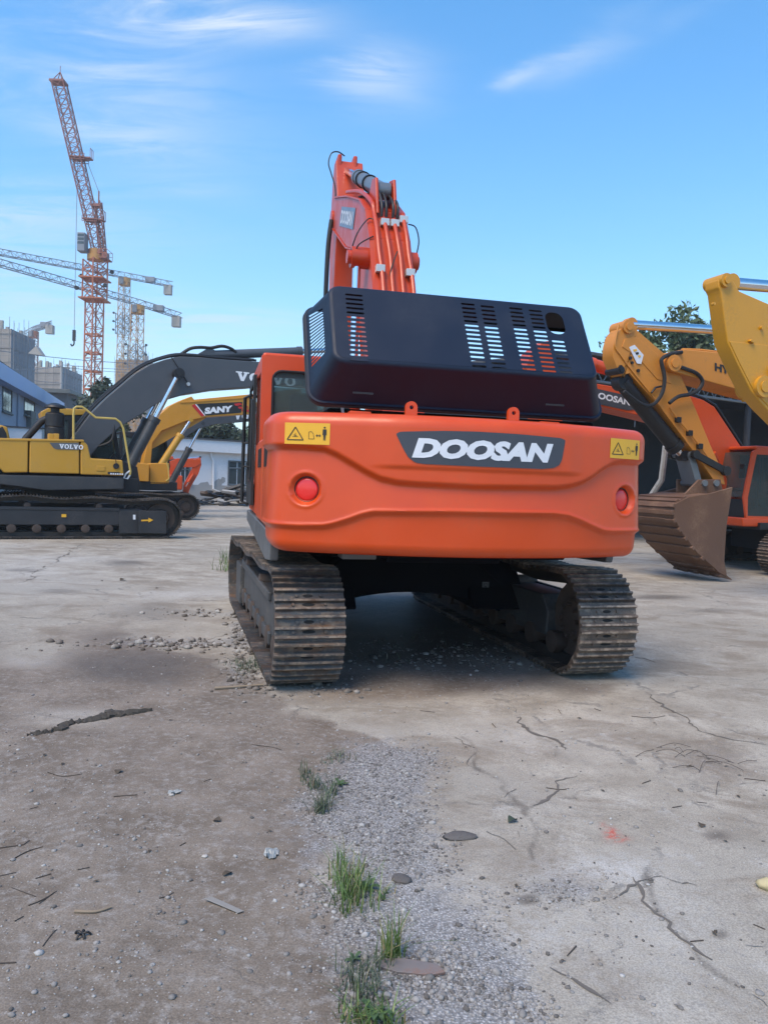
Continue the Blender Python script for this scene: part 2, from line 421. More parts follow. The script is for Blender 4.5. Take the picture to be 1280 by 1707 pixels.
def track(root, rc, fr, ff, Rr, Ri, w, pitch, me_shoe, mat_frame, side, phase=0.0, sag=0.03, yaw=0.0, off=(0, 0), guard=True, mat_wheel=None, low=.20):
    """one crawler: frame, wheels, chain and shoes; side=+1 when its outer face looks to +x"""
    mw = mat_wheel or MT['wheel']
    ry = Matrix.Rotation(yaw, 4, 'Z')
    def T(p): return ry @ Vector((p[0] + off[0], p[1] + off[1], p[2]))
    pts = []
    cr, ci = fr + Rr, ff - Ri
    N = 40
    for k in range(N): pts.append((cr + (ci - cr) * k / N, 0.0))
    for k in range(N): t = -math.pi / 2 + math.pi * k / N; pts.append((ci + Ri * math.cos(t), Ri + Ri * math.sin(t)))
    for k in range(N):
        q = k / N; pts.append((ci + (cr - ci) * q, 2 * Ri + (2 * Rr - 2 * Ri) * q - sag * math.sin(math.pi * 3 * q) ** 2))
    for k in range(N): t = math.pi / 2 + math.pi * k / N; pts.append((cr + Rr * math.cos(t), Rr + Rr * math.sin(t)))
    P = np.array(pts + [pts[0]]); seg = np.hypot(*np.diff(P, axis=0).T); cum = np.concatenate([[0], np.cumsum(seg)])
    n = round(cum[-1] / pitch); st = cum[-1] / n
    fb = MB()
    chain = link('track_chain', None) if False else None
    cb = MB()
    inner = []
    for k in range(120):
        s = cum[-1] * k / 120
        f = np.interp(s, cum, P[:, 0]); z = np.interp(s, cum, P[:, 1])
        f2 = np.interp((s + .03) % cum[-1], cum, P[:, 0]); z2 = np.interp((s + .03) % cum[-1], cum, P[:, 1])
        d = np.array([f2 - f, z2 - z]); d /= np.hypot(*d); nn = np.array([-d[1], d[0]])  # inward (path runs counter-clockwise)
        inner.append((f, z, nn[0], nn[1]))
    for xo in (-.10, .10):
        rings = []
        for (f, z, a_, b_) in inner:
            ring = []
            for dx, dn in ((-.02, .053), (.02, .053), (.02, .15), (-.02, .15)):
                ring.append(T((rc + xo + dx, f + a_ * dn, z + b_ * dn)))
            rings.append(ring)
        rings.append(rings[0]); cb.loft(rings)
    ch = cb.build('track_chain', MT['chain'], root, smooth=0)
    for i in range(n):
        s = (i + phase) * st % cum[-1]
        f = np.interp(s, cum, P[:, 0]); z = np.interp(s, cum, P[:, 1])
        s1, s2 = (s - st * .35) % cum[-1], (s + st * .35) % cum[-1]
        d = Vector((0, np.interp(s2, cum, P[:, 0]) - np.interp(s1, cum, P[:, 0]), np.interp(s2, cum, P[:, 1]) - np.interp(s1, cum, P[:, 1]))).normalized()
        nout = Vector((0, d.z, -d.y))
        x = d.cross(nout)
        o = link('track_shoe', me_shoe, ch)
        m = Matrix.Identity(4)
        for r_ in range(3): m[r_][0] = x[r_]; m[r_][1] = d[r_]; m[r_][2] = nout[r_]
        m.translation = Vector((rc + off[0], f + off[1], z))
        o.matrix_local = ry @ m
    # frame
    zt = min(Rr, Ri) * 1.42; zl = low
    hw = w * .31
    def fr_(b, poly, x0, x1, mi=0):
        b.prism(poly, x0, x1, mi, fn=lambda a, c, t: T((t, a, c)))
    fr_(fb, [(cr + Rr * .72, zl + .06), (ci - Ri * 1.0, zl - .06), (ci - Ri * .85, zl + .25), (ci - Ri * .95, zt), (cr + Rr * .95, zt + .02), (cr + Rr * .68, zt - .12)], rc - hw, rc + hw)
    fo = fb.build('track_frame', mat_frame, root, bevel=.02)
    sx = rc + side * hw
    gb = MB()
    fr_(gb, [(ci - Ri * 2.0, .12), (ci - Ri * .75, .12), (ci - Ri * .75, zt - .03), (ci - Ri * 2.0, zt - .03)], sx - .01 * side, sx + .05 * side)
    fr_(gb, [(cr + Rr * 1.1, zt + .03), (ci - Ri * 2.0, zt + .03), (ci - Ri * 2.0, zt - .05), (cr + Rr * 1.1, zt - .05)], sx - .01 * side, sx + .03 * side)
    if low < .25: fr_(gb, [(cr + Rr * 1.0, .19), (ci - Ri * 2.0, .19), (ci - Ri * 2.0, .30), (cr + Rr * 1.0, .30)], sx - .01 * side, sx + .025 * side)
    gb.build('track_guard', mat_frame, fo, bevel=.012)
    for kind, c, Rw in (('sprocket', cr, Rr), ('idler', ci, Ri)):
        wb = MB(); ax = (1, 0, 0); rw = Rw - .14
        x0 = rc - w * .22
        def WL(prof, o_):
            tmp = MB(); tmp.lathe(prof, o_, ax, 22); wb.add([T(p) for p in tmp.v], tmp.f)
        L_ = w * .44
        WL([(rw * .3, 0), (rw * .55, .01), (rw * .62, .05), (rw * .86, .05), (rw, .03), (rw + .02, L_ * .3), (rw + .02, L_ * .7), (rw, L_ - .03), (rw * .86, L_ - .05), (rw * .62, L_ - .05), (rw * .55, L_ - .01), (rw * .3, L_)], (x0, c, Rw))
        if kind == 'sprocket':
            for k in range(21):
                t = 2 * math.pi * k / 21; cc = Vector((rc, c + (rw + .02) * math.cos(t), Rw + (rw + .02) * math.sin(t)))
                tmp = MB(); tmp.box(cc - Vector((.035, .03, .03)), cc + Vector((.035, .03, .03)), rot=Matrix.Rotation(t, 3, 'X')); wb.add([T(p) for p in tmp.v], tmp.f)
        for k in range(8):
            t = 2 * math.pi * k / 8
            for xs in (x0 - .012, x0 + L_ + .012):
                p = Vector((xs, c + rw * .42 * math.cos(t), Rw + rw * .42 * math.sin(t)))
                tmp = MB(); tmp.cyl(p - Vector((.02, 0, 0)), p + Vector((.02, 0, 0)), .022, n=6); wb.add([T(q) for q in tmp.v], tmp.f)
        wb.build(kind, mw, fo)
    nr = 9
    for k in range(nr):
        q = cr + .18 + (ci - cr - .36) * k / (nr - 1)
        rb = MB(); tmp = MB(); tmp.lathe([(.05, -.21), (.10, -.20), (.10, -.14), (.085, -.10), (.085, .10), (.10, .14), (.10, .20), (.05, .21)], (rc, q, .235), (1, 0, 0), 14)
        rb.add([T(p) for p in tmp.v], tmp.f); rb.build('track_roller', mw, fo)
    for q in (cr + (ci - cr) * .34, cr + (ci - cr) * .68):
        rb = MB(); tmp = MB(); tmp.lathe([(.04, -.2), (.075, -.19), (.075, .19), (.04, .2)], (rc, q, 2 * min(Rr, Ri) - .235), (1, 0, 0), 14)
        rb.add([T(p) for p in tmp.v], tmp.f); tmp = MB(); tmp.box((rc - .04, q - .05, zt - .03), (rc + .04, q + .05, 2 * min(Rr, Ri) - .25)); rb.add([T(p) for p in tmp.v], tmp.f)
        rb.build('carrier_roller', mw, fo)
    return fo

def rod_cyl(root, p0, p1, r_barrel, r_rod, split, mat_b, mat_r=None, name='hydraulic_cylinder', off=0.0):
    """barrel from p0, rod to p1"""
    p0, p1 = Vector(p0), Vector(p1); pm = p0.lerp(p1, split)
    d = (p1 - p0).normalized()
    b = MB(); b.cyl(p0, pm, r_barrel, n=18); b.cyl(pm - d * .10, pm + d * .03, r_barrel * 1.14, n=18)
    ax = Vector((1, 0, 0))
    b.cyl(p0 - ax * r_barrel * .8, p0 + ax * r_barrel * .8, r_barrel * 1.05, n=16)
    o = b.build(name, mat_b, root)
    q = MB(); q.cyl(pm, p1, r_rod, n=14); q.build('cylinder_rod', mat_r or MT['chrome'], o)
    q = MB(); q.cyl(p1 - ax * r_barrel * .6, p1 + ax * r_barrel * .6, r_rod * 1.35, n=16); q.build('rod_eye', mat_b, o)
    return o

def plate_on(root, name, vs, fs, fn, mat, **k):
    b = MB(); b.add([fn(*p[:2]) for p in vs], fs)
    return b.build(name, mat, root, smooth=0, fix=False, **k) if False else link(name, b.mesh(name, mat, 0, fix=False), root)
def side_text(root, txt, mat, r, org, dx, dz, h, w=None, bold=.02, shear=0.0, name='lettering', mirror=1):
    """flat lettering on a side plane x=r; org=(f,z) start, dx direction of writing (f,z)"""
    vs, fs = text2d(txt, h, w, bold, shear)
    return plate_on(root, name, vs, fs, lambda a, b: (r, org[0] + dx[0] * a + dz[0] * b, org[1] + dx[1] * a + dz[1] * b), mat)
def side_poly(root, name, poly, r, mat, t=.003):
    b = MB(); b.prism(poly, r - t, r + t); return b.build(name, mat, root, smooth=0)

# ------------------------------------------------------------------ the main excavator, seen from behind
mx = Mach('excavator', (0.02, 8.69), 12.6, 'large orange excavator seen from behind with raised black engine hood', None)
X = mx.root
RC = 3.2
def sst(x, a, b):
    t = np.clip((x - a) / (b - a), 0, 1); return t * t * (3 - 2 * t)
S_ph = [-90, -24.1, -20.9, -19.2, -17.3, -15.4, -13.6, -11.5, -9.0, -1, 5, 10, 12.6, 14.6, 16.3, 18.0, 19.9, 22, 90]
S_z = [1.862, 1.862, 1.853, 1.815, 1.758, 1.70, 1.655, 1.632, 1.624, 1.618, 1.626, 1.632, 1.652, 1.685, 1.73, 1.79, 1.838, 1.858, 1.862]
L_ph = [-90, -23.8, -20.6, -19.4, -17.5, -15.8, -14.4, -5, 10, 12.4, 14.3, 16.8, 18.7, 20, 90]
L_z = [1.290, 1.290, 1.300, 1.316, 1.353, 1.392, 1.413, 1.430, 1.437, 1.425, 1.395, 1.347, 1.313, 1.305, 1.302]
ZB, ZT = 1.09, 2.115
def cw_relief(ph, z):
    ph = np.asarray(ph, float); z = np.asarray(z, float)
    zs = np.interp(ph, S_ph, S_z); zl = np.interp(ph, L_ph, L_z)
    d = 0.042 * sst(z, zs - .028, zs + .018)
    bump = sst(ph, -15.5, -11.5) * (1 - sst(ph, 11.5, 14.5))
    d = d + 0.012 * sst(z, 1.718, 1.752) * bump
    mid = np.clip((zs - z) / np.maximum(zs - zl, .05), 0, 1)
    d = d + np.where(z < zs, 0.026 * mid, 0)
    d = d + 0.008 * np.exp(-((z - zl - .008) / .011) ** 2)
    d = d - np.where(z < zl, 0.022 * sst(zl - z, 0, .03) + 0.055 * (zl - z), 0)
    for pc in (-23.2, 23.2):
        q = np.hypot((ph - pc) * R(1) * RC, z - 1.553)
        d = d - 0.042 * (1 - sst(q, .086, .118))
        d = d + 0.006 * np.exp(-((q - .124) / .012) ** 2)
    return d
# plan outline: left side forward end -> round the tail -> right side
plan = []
aC = R(25.4)
pa = Vector((-RC * math.sin(aC), -RC * math.cos(aC))); ta = Vector((-math.cos(aC), math.sin(aC)))
W2 = 1.497
pb = Vector((-W2, pa.y + .30)); pcn = Vector((-W2, pa.y + (pa.x + W2) * math.tan(aC) * 1.0 + .0))
left = [(-W2, -2.30 - .02 * k) for k in range(0, 13)]
fil = []
for k in range(0, 13):
    t = k / 12; fil.append(tuple(Vector((-W2, -2.56)).lerp(pcn, t).lerp(pcn.lerp(pa, t), t)))
arc = []
NA = 190
for k in range(1, NA):
    a_ = -aC + 2 * aC * k / NA; arc.append((RC * math.sin(a_), -RC * math.cos(a_)))
plan = left[:-1] + fil + arc + [(-x, y) for x, y in (left[:-1] + fil)[::-1]]
plan = np.array(plan)
tan_ = np.gradient(plan, axis=0); tan_ /= np.linalg.norm(tan_, axis=1)[:, None]
nor_ = np.stack([tan_[:, 1], -tan_[:, 0]], 1)
phs = np.degrees(np.arctan2(plan[:, 0], -plan[:, 1]))
phs = np.where(np.abs(phs) > 27, np.sign(phs) * (27 + (np.abs(phs) - 27) * .2), phs)
rt, rb_ = .095, .085
zz = [ZB + rb_ * (1 - math.cos(R(90 * k / 6))) for k in range(7)]
zz += list(np.linspace(ZB + rb_, ZT - rt, 92))[1:]
zz += [ZT - rt + rt * math.sin(R(90 * k / 7)) for k in range(1, 8)]
zz = np.array(zz)
ins = np.where(zz < ZB + rb_, rb_ - np.sqrt(np.maximum(rb_ ** 2 - (ZB + rb_ - zz) ** 2, 0)), np.where(zz > ZT - rt, rt - np.sqrt(np.maximum(rt ** 2 - (zz - ZT + rt) ** 2, 0)), 0))
b = MB(); rings = []
for zi, i_ in zip(zz, ins):
    d_ = cw_relief(phs, np.full(len(phs), zi)) - i_
    rings.append([(plan[k, 0] + nor_[k, 0] * d_[k], plan[k, 1] + nor_[k, 1] * d_[k], zi) for k in range(len(plan))])
b.loft(rings, close=True, cap0=True, cap1=True)
cw = b.build('counterweight', MT['orange'], X, smooth=50)
def cwP(ph, z, off=.002):
    d = float(cw_relief(ph, z)) + off; a_ = R(ph)
    return ((RC + d) * math.sin(a_), -(RC + d) * math.cos(a_), z)
# name plate, bent round the tail
pl_up = [(-11.75, 1.972), (-11.3, 1.986), (-6, 2.004), (-1.6, 2.010), (4, 2.008), (10.2, 1.998), (10.9, 1.985)]
pl_lo = [(-11.75, 1.962), (-10.9, 1.87), (-10.2, 1.808), (-9.3, 1.772), (-8.2, 1.765), (-1.4, 1.762), (7.5, 1.764), (9.3, 1.775), (10.2, 1.80), (10.7, 1.86), (10.9, 1.97)]
b = MB(); vs = []; n_ = 60
for k in range(n_ + 1):
    p_ = -11.75 + (10.9 + 11.75) * k / n_
    zu = np.interp(p_, *zip(*pl_up)); zl_ = np.interp(p_, *zip(*pl_lo))
    for j in range(5): vs.append(cwP(p_, zl_ + (zu - zl_) * j / 4, .0045))
b.add(vs, [(k * 5 + j, k * 5 + 5 + j, k * 5 + 6 + j, k * 5 + 1 + j) for k in range(n_) for j in range(4)])
npl = b.build('name_plate', MT['plate'], cw, smooth=60)
def cw_text(txt, ph0, z0, h, w, mat, bold, shear, parent, name='lettering', off=.008, slope=0.0):
    vs, fs = text2d(txt, h, w, bold, shear)
    b = MB(); b.add([cwP(ph0 + math.degrees(x / RC), z0 + y + slope * x, off) for x, y, _ in vs], fs)
    return link(name, b.mesh(name, mat, 0), parent)
cw_text('DOOSAN', -9.75, 1.806, .142, 1.05, MT['silver'], .062, .22, npl, slope=.004)
# warning stickers with triangle, machine, arrow and person
for p0, p1 in ((-26.0, -20.1), (19.0, 25.2)):
    z0, z1 = 1.876, 2.028
    b = MB(); vs = []
    for k in range(13):
        p_ = p0 + (p1 - p0) * k / 12
        vs += [cwP(p_, z0, .003), cwP(p_, z1, .003)]
    b.add(vs, [(2 * k, 2 * k + 2, 2 * k + 3, 2 * k + 1) for k in range(12)])
    st_ = b.build('warning_sticker', MT['stick'], cw, smooth=60)
    wd = (p1 - p0)
    def S(x, y, o=.0055): return cwP(p0 + wd * x, z0 + (z1 - z0) * y, o)
    ib = MB()
    def line(pts, t, closed=False):
        q = pts + [pts[0]] if closed else pts
        for (x0, y0), (x1, y1) in zip(q[:-1], q[1:]):
            dx, dy = (x1 - x0) * 2.15, y1 - y0; L_ = math.hypot(dx, dy); nx, ny = -dy / L_ * t / 2.15, dx / L_ * t
            ib.add([S(x0 - nx, y0 - ny), S(x1 - nx, y1 - ny), S(x1 + nx, y1 + ny), S(x0 + nx, y0 + ny)], [(0, 1, 2, 3)])
    line([(.06, .20), (.42, .20), (.24, .80)], .022, True)
    line([(.18, .36), (.30, .36)], .012); line([(.24, .52), (.24, .34)], .012); line([(.20, .44), (.27, .40)], .01)
    line([(.54, .26), (.54, .58), (.60, .60), (.64, .50), (.66, .26)], .010); line([(.54, .26), (.66, .26)], .01)
    line([(.70, .42), (.80, .42)], .016); line([(.73, .48), (.70, .42), (.73, .36)], .012); line([(.77, .48), (.80, .42), (.77, .36)], .012)
    ib.add([S(.885 + .022 * math.cos(t), .80 + .045 * math.sin(t)) for t in [2 * math.pi * k / 10 for k in range(10)]], [tuple(range(10))])
    ib.add([S(x, y) for x, y in ((.845, .72), (.925, .72), (.93, .45), (.915, .45), (.912, .62), (.908, .20), (.892, .20), (.885, .46), (.878, .20), (.862, .20), (.858, .62), (.855, .45), (.84, .45))], [tuple(range(13))])
    link('pictogram', ib.mesh('pictogram', MT['ink'], 0), st_)
for pc in (-23.2, 23.2):
    b = MB(); a_ = R(pc); nrm = Vector((math.sin(a_), -math.cos(a_), 0)); o_ = Vector(cwP(pc, 1.553, -.004))
    b.lathe([(.086, 0), (.084, .008), (.070, .014), (.045, .017), (.0, .018)], o_, nrm, 28); b.build('tail_light', MT['lens'], cw, smooth=60)
    b = MB(); b.lathe([(.094, 0), (.094, .010), (.087, .013), (.087, .0)], o_, nrm, 28); b.build('tail_light_ring', MT['rubber'], cw)
# lifting eyes and hinge blocks on the tail
for pc in (-9.6, 6.1):
    a_ = R(pc); c_ = Vector((2.93 * math.sin(a_), -2.93 * math.cos(a_), ZT))
    prof = [(-.045, -.03), (.045, -.03), (.045, .075)] + [(.045 * math.cos(R(t)), .075 + .045 * math.sin(R(t))) for t in range(15, 180, 15)] + [(-.045, .075)]
    hole = [(.016 * math.cos(R(t)), .075 + .016 * math.sin(R(t))) for t in range(0, 360, 30)]
    vs, fs = fill2d(prof, [hole], .035); b = MB(); b.add([(c_.x + x, c_.y + z, c_.z + y) for x, y, z in vs], fs)
    b.build('lifting_eye', MT['orange'], cw, smooth=30)
b = MB(); b.box((.98, -2.78, ZT - .01), (1.10, -2.70, ZT + .018)); b.build('bolt_block', MT['orange'], cw, bevel=.004)

# ---- raised engine hood
e_ = R(58.0); HE = Vector((0, math.cos(e_), math.sin(e_))); HN = Vector((0, -math.sin(e_), math.cos(e_)))
HO = Vector((0, -2.62, 2.535))
def hp(a, b_, c=0.0): p = HO + HE * b_ - HN * c; return (a, p.y, p.z)
def face_ab(px, py):
    d = mx.u * 0; rr = ray(px, py); c = Vector((0, 0, CAM_H)) - mx.o
    nW = mx.u * HN.y + Vector((0, 0, HN.z)); oW = mx.u * HO.y + Vector((0, 0, HO.z)); eW = mx.u * HE.y + Vector((0, 0, HE.z))
    t = (oW - c).dot(nW) / rr.dot(nW); p = c + rr * t - oW
    return p.dot(mx.v), p.dot(eW)
A0, A1, B0, B1 = -1.055, 1.185, 0.0, .815
nR = 6; hoodb = MB()
def rring(grow, c, r, la=0.0, ra=0.0, bo=0.0, to=0.0):
    w_ = (A1 - A0) + 2 * grow + la + ra; h_ = (B1 - B0) + 2 * grow + bo + to
    return [(x, y, c) for x, y in rrect(w_, h_, r, nR, (A0 + A1) / 2 + (ra - la) / 2, (B0 + B1) / 2 + (to - bo) / 2)]
rr0 = [rring(-.040, 0, .07), rring(-.026, .002, .084), rring(-.012, .010, .098), rring(-.003, .024, .107), rring(.0, .042, .11),
       rring(.0, .37, .105, .125, .17, .10, .08), rring(.018, .372, .12, .125, .17, .10, .08), rring(.018, .40, .12, .125, .17, .10, .08), rring(-.01, .40, .10, .125, .17, .10, .08)]
kl = 2 * (nR + 1) - 1
hoodb.loft([[hp(*p) for p in r_] for r_ in rr0], skip={(4, kl)})
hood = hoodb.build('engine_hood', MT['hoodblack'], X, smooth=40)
def slot(cx, cy, w_, h_, sl=0.0):
    pts = []
    for sgn, a0 in ((1, -90), (-1, 90)):
        for k in range(5):
            t = R(a0 + 180 * k / 4); pts.append((cx + sgn * (w_ / 2 - h_ / 2) + h_ / 2 * math.cos(t), cy + h_ / 2 * math.sin(t)))
    return pts
holes = []
NROW = 15
def colslots(top, bot, wpx, i0=0, i1=NROW):
    at_, ab_ = face_ab(*top), face_ab(*bot)
    for i in range(i0, i1):
        t = i / (NROW - 1); a_ = (at_[0] + ab_[0]) / 2; bb = at_[1] + (ab_[1] - at_[1]) * t
        holes.append(slot(a_, bb, wpx, .021))
colslots((588, 492), (601, 600), .145)
colslots((775, 507), (803, 611), .122); colslots((808, 511), (836, 614), .122)
colslots((852, 514), (889, 616), .120)
ct, cb_ = (886, 518), (921, 619); colslots(ct, cb_, .120)
at_, ab_ = face_ab(ct[0], ct[1]), face_ab(cb_[0], cb_[1])
for i in range(7, NROW):
    t = i / (NROW - 1); holes.append(slot((at_[0] + ab_[0]) / 2 + .145, at_[1] + (ab_[1] - at_[1]) * t, .115, .021))
oc = face_ab(925, 539)
ov = rrect(.165, .245, .075, 6, min(oc[0], A1 - .04 - .10), oc[1])
holes.append(ov)
vs, fs = fill2d([(x, y) for x, y, _ in rr0[0]], holes, 0.003)
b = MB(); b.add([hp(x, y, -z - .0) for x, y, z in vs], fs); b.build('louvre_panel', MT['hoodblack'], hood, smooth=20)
# left wall with slanted slots
q00 = Vector(rr0[4][kl]); q01 = Vector(rr0[4][kl + 1]); q10 = Vector(rr0[5][kl]); q11 = Vector(rr0[5][kl + 1])
wl_holes = []
for k in range(17):
    y0 = .90 - k * .047
    c0, c1 = .22, .86
    s_ = .26
    pts = [(c0, y0 - s_ * 0), (c1, y0 + s_ * .35), (c1, y0 + s_ * .35 + .024), (c0, y0 + .024)]
    if y0 + s_ * .35 + .024 < .97 and y0 > .05: wl_holes.append(pts)
vs, fs = fill2d([(0, 0), (1, 0), (1, 1), (0, 1)], wl_holes, 0.0)
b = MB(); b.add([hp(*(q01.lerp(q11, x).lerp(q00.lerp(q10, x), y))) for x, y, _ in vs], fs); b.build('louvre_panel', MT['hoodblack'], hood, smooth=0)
rim = [hp(*p) for p in rring(.012, .405, .12, .125, .17, .10, .08)]
b = MB(); b.tube(rim + [rim[0]], .017, 6); b.build('rubber_seal', MT['rubber'], hood)
for rr_ in (-.80, .80):
    b = MB(); b.box((rr_ - .085, -2.52, ZT - .02), (rr_ + .085, -2.40, ZT + .06)); b.build('hood_hinge', MT['orange'], hood, bevel=.006)
    b = MB(); b.box((rr_ - .08, -2.60, 2.30), (rr_ + .08, -2.585, 2.315)); b.build('hood_bracket', MT['black'], hood)
b = MB(); b.tube([(-.9, -2.30, 2.14), (-.92, -2.1, 2.5), (-.95, -2.0, 2.75)], .012, 6); b.build('hood_stay', MT['galv'], hood)

# ---- upper frame and side boxes
b = MB()
b.prism([(-2.50, 1.02), (1.9, 1.02), (1.9, 1.22), (-2.50, 1.22)], -1.0, 1.0)
b.prism([(-2.3, .96), (1.0, .96), (1.0, 1.03), (-2.3, 1.03)], -.5, .5)
b.build('upper_frame', MT['under'], X, bevel=.015)
b = MB(); b.cyl((0, 0, .93), (0, 0, 1.03), .62, n=36); b.cyl((0, 0, .88), (0, 0, .94), .68, n=36); b.build('slew_ring', MT['under'], X)
b = MB(); b.box((-.5, -2.5, 1.22), (.95, -.5, 2.0)); b.box((-1.02, -2.24, 2.0), (1.34, -.9, 2.215)); b.build('engine_compartment', MT['under'], X, bevel=.02)
b = MB(); b.cyl((.2, -2.0, 1.9), (.2, -1.0, 1.9), .22, n=20); b.box((-.35, -1.9, 1.95), (.0, -.9, 2.10)); b.build('engine', MT['darkgrey'], X, bevel=.02)
def sidebox(x0, x1, f0, f1, z0, z1, name='side_cover'):
    b = MB(); b.box((x0, f0, z0), (x1, f1, z1)); return b.build(name, MT['orange'], X, bevel=.04, seg=3)
s1 = sidebox(-1.475, -.52, -2.27, -1.28, 1.20, 2.04); s2 = sidebox(-1.475, -.52, -1.27, -.36, 1.20, 2.0)
sidebox(1.0, 1.47, -2.27, -1.2, 1.20, 2.04); sidebox(1.0, 1.47, -1.19, .1, 1.20, 2.0); sidebox(.55, 1.47, .11, 1.5, 1.20, 1.85)
for s_ in (s1, s2):
    b = MB(); f0 = -2.05 if s_ is s1 else -1.1
    for k in range(5): b.box((-1.482, f0 + .1 * k, 1.72), (-1.474, f0 + .1 * k + .055, 1.90))
    b.build('vent_slots', MT['black'], s_)
b = MB(); b.prism([(-2.5, 1.19), (1.75, 1.19), (1.75, 1.05), (-1.9, .93), (-2.45, .98)], -1.47, -1.40); b.build('side_skirt', MT['skirt'], X, bevel=.012)
b = MB(); b.prism([(-2.5, 1.19), (1.75, 1.19), (1.75, 1.05), (-1.9, .98), (-2.45, 1.0)], 1.40, 1.47); b.build('side_skirt', MT['skirt'], X, bevel=.012)
b = MB(); b.box((-.95, -2.75, 1.03), (-.68, -2.55, 1.085)); b.build('tow_bracket', MT['skirt'], X, bevel=.01)

# ---- cab
cx0, cx1, cf0, cf1 = -1.45, -.48, -.30, 1.55
zc0, zc1 = 1.22, 2.90
def cabplate(outer, holes, fn, name, mat=MT['orange'], parent=None, t=.05):
    vs, fs = fill2d(outer, holes, t); b = MB(); b.add([fn(*p) for p in vs], fs)
    o = b.build(name, mat, parent, bevel=.008); return o
rear = cabplate(rrect(cx1 - cx0, zc1 - zc0, .07, 4, (cx0 + cx1) / 2, (zc0 + zc1) / 2), [rrect(.80, .78, .09, 4, (cx0 + cx1) / 2 + .035, 2.35)], lambda x, y, z: (x, cf0 + z, y), 'cab_shell', parent=X)
sp = [(cf0, zc0), (cf1, zc0), (cf1 + .16, 1.75), (cf1 - .05, zc1 - .10), (cf1 - .22, zc1), (cf0, zc1)]
for xs in (cx0 + .025, cx1 - .025):
    cabplate(sp, [[(cf0 + .12, 1.98), (.42, 1.98), (.42, zc1 - .16), (cf0 + .12, zc1 - .16)], [(.52, 1.55), (cf1 + .02, 1.65), (cf1 + .06, 1.80), (cf1 - .12, zc1 - .16), (.52, zc1 - .16)]], lambda x, y, z, xs=xs: (xs + z, x, y), 'cab_side', parent=rear)
    b = MB(); b.prism([(cf0 + .1, 1.5), (cf1 + .05, 1.5), (cf1 + .08, 1.80), (cf1 - .11, zc1 - .14), (cf0 + .1, zc1 - .14)], xs - .004, xs + .004); b.build('cab_glass', MT['glass'], rear, smooth=0)
b = MB(); b.box((cx0 + .05, cf0 - .004, 1.98), (cx1 - .05, cf0 + .004, 2.74)); b.build('cab_glass', MT['glass'], rear, smooth=0)
rl = rrect(.805, .785, .09, 4, (cx0 + cx1) / 2 + .035, 2.35)
b = MB(); b.tube([(x, cf0 - .028, z) for x, z in rl + [rl[0]]], .013, 6); b.build('window_seal', MT['rubber'], rear)
b = MB(); b.box((cx0 + .01, cf0 + .02, zc1 - .02), (cx1 - .01, cf1 - .2, zc1 + .035)); b.build('cab_roof', MT['orange'], rear, bevel=.03, seg=3)
b = MB(); b.prism([(cf1 + .15, 1.76), (cf1 - .05, zc1 - .12)] + [(cf1 - .055, zc1 - .12), (cf1 + .145, 1.76)], cx0 + .07, cx1 - .07); b.build('windscreen', MT['glass'], rear, smooth=0)
b = MB(); b.box((cx0 + .08, cf1 + .02, zc0 + .02), (cx1 - .08, cf1 + .10, 1.72)); b.build('cab_front', MT['orange'], rear, bevel=.02)
b = MB(); b.box((-1.22, .1, 1.5), (-.72, .62, 1.68)); b.box((-1.2, -.02, 1.62), (-.74, .12, 2.32)); b.build('seat', MT['seat'], rear, bevel=.06, seg=3)
b = MB(); b.box((-1.12, -.05, 2.30), (-.82, .07, 2.56)); b.build('headrest', MT['seatpale'], rear, bevel=.05, seg=3)
b = MB(); b.box((-.72, -.05, 1.5), (-.56, .5, 2.0)); b.build('console', MT['black'], rear, bevel=.03)
# grab rails and mirror along the left side of the cab
b = MB(); b.tube([(-1.46, 1.45, 2.66), (-1.545, 1.48, 2.62), (-1.545, 1.60, 1.95), (-1.545, 1.62, 1.30), (-1.46, 1.60, 1.26)], .024, 8); b.build('grab_rail', MT['black'], rear)
b = MB(); b.tube([(-1.45, .48, 2.55), (-1.50, .48, 2.5), (-1.50, .50, 1.6), (-1.45, .50, 1.5)], .016, 8); b.build('grab_rail', MT['black'], rear)
for z_ in (2.35, 2.05, 1.75):
    b = MB(); b.tube([(-1.545, 1.55, z_), (-1.44, 1.50, z_)], .011, 6); b.build('rail_rung', MT['black'], rear)
cabplate([(.36, 1.30), (1.62, 1.30), (1.66, 1.76), (1.46, 2.78), (.36, 2.78)], [[(.47, 1.50), (1.52, 1.58), (1.55, 1.78), (1.39, 2.69), (.47, 2.69)]], lambda x, y, z: (-1.478 + z * .6, x, y), 'door_frame', MT['rubber'], rear)

# ---- boom, arm, cylinders
BR0, BR1 = -.05, .45
boomP = [(.02, 2.0), (.18, 2.6), (.50, 3.2), (.93, 4.05), (1.24, 4.70), (1.60, 5.17), (2.1, 5.47), (3.2, 5.90), (4.5, 6.33), (4.82, 6.25), (4.86, 6.0), (4.6, 5.86),
         (3.13, 5.13), (2.5, 4.93), (2.17, 4.62), (1.95, 4.05), (1.35, 2.95), (.65, 1.85), (.3, 1.75)]
b = MB(); b.prism(boomP, BR0, BR1); boom = b.build('boom', MT['red'], X, bevel=.012)
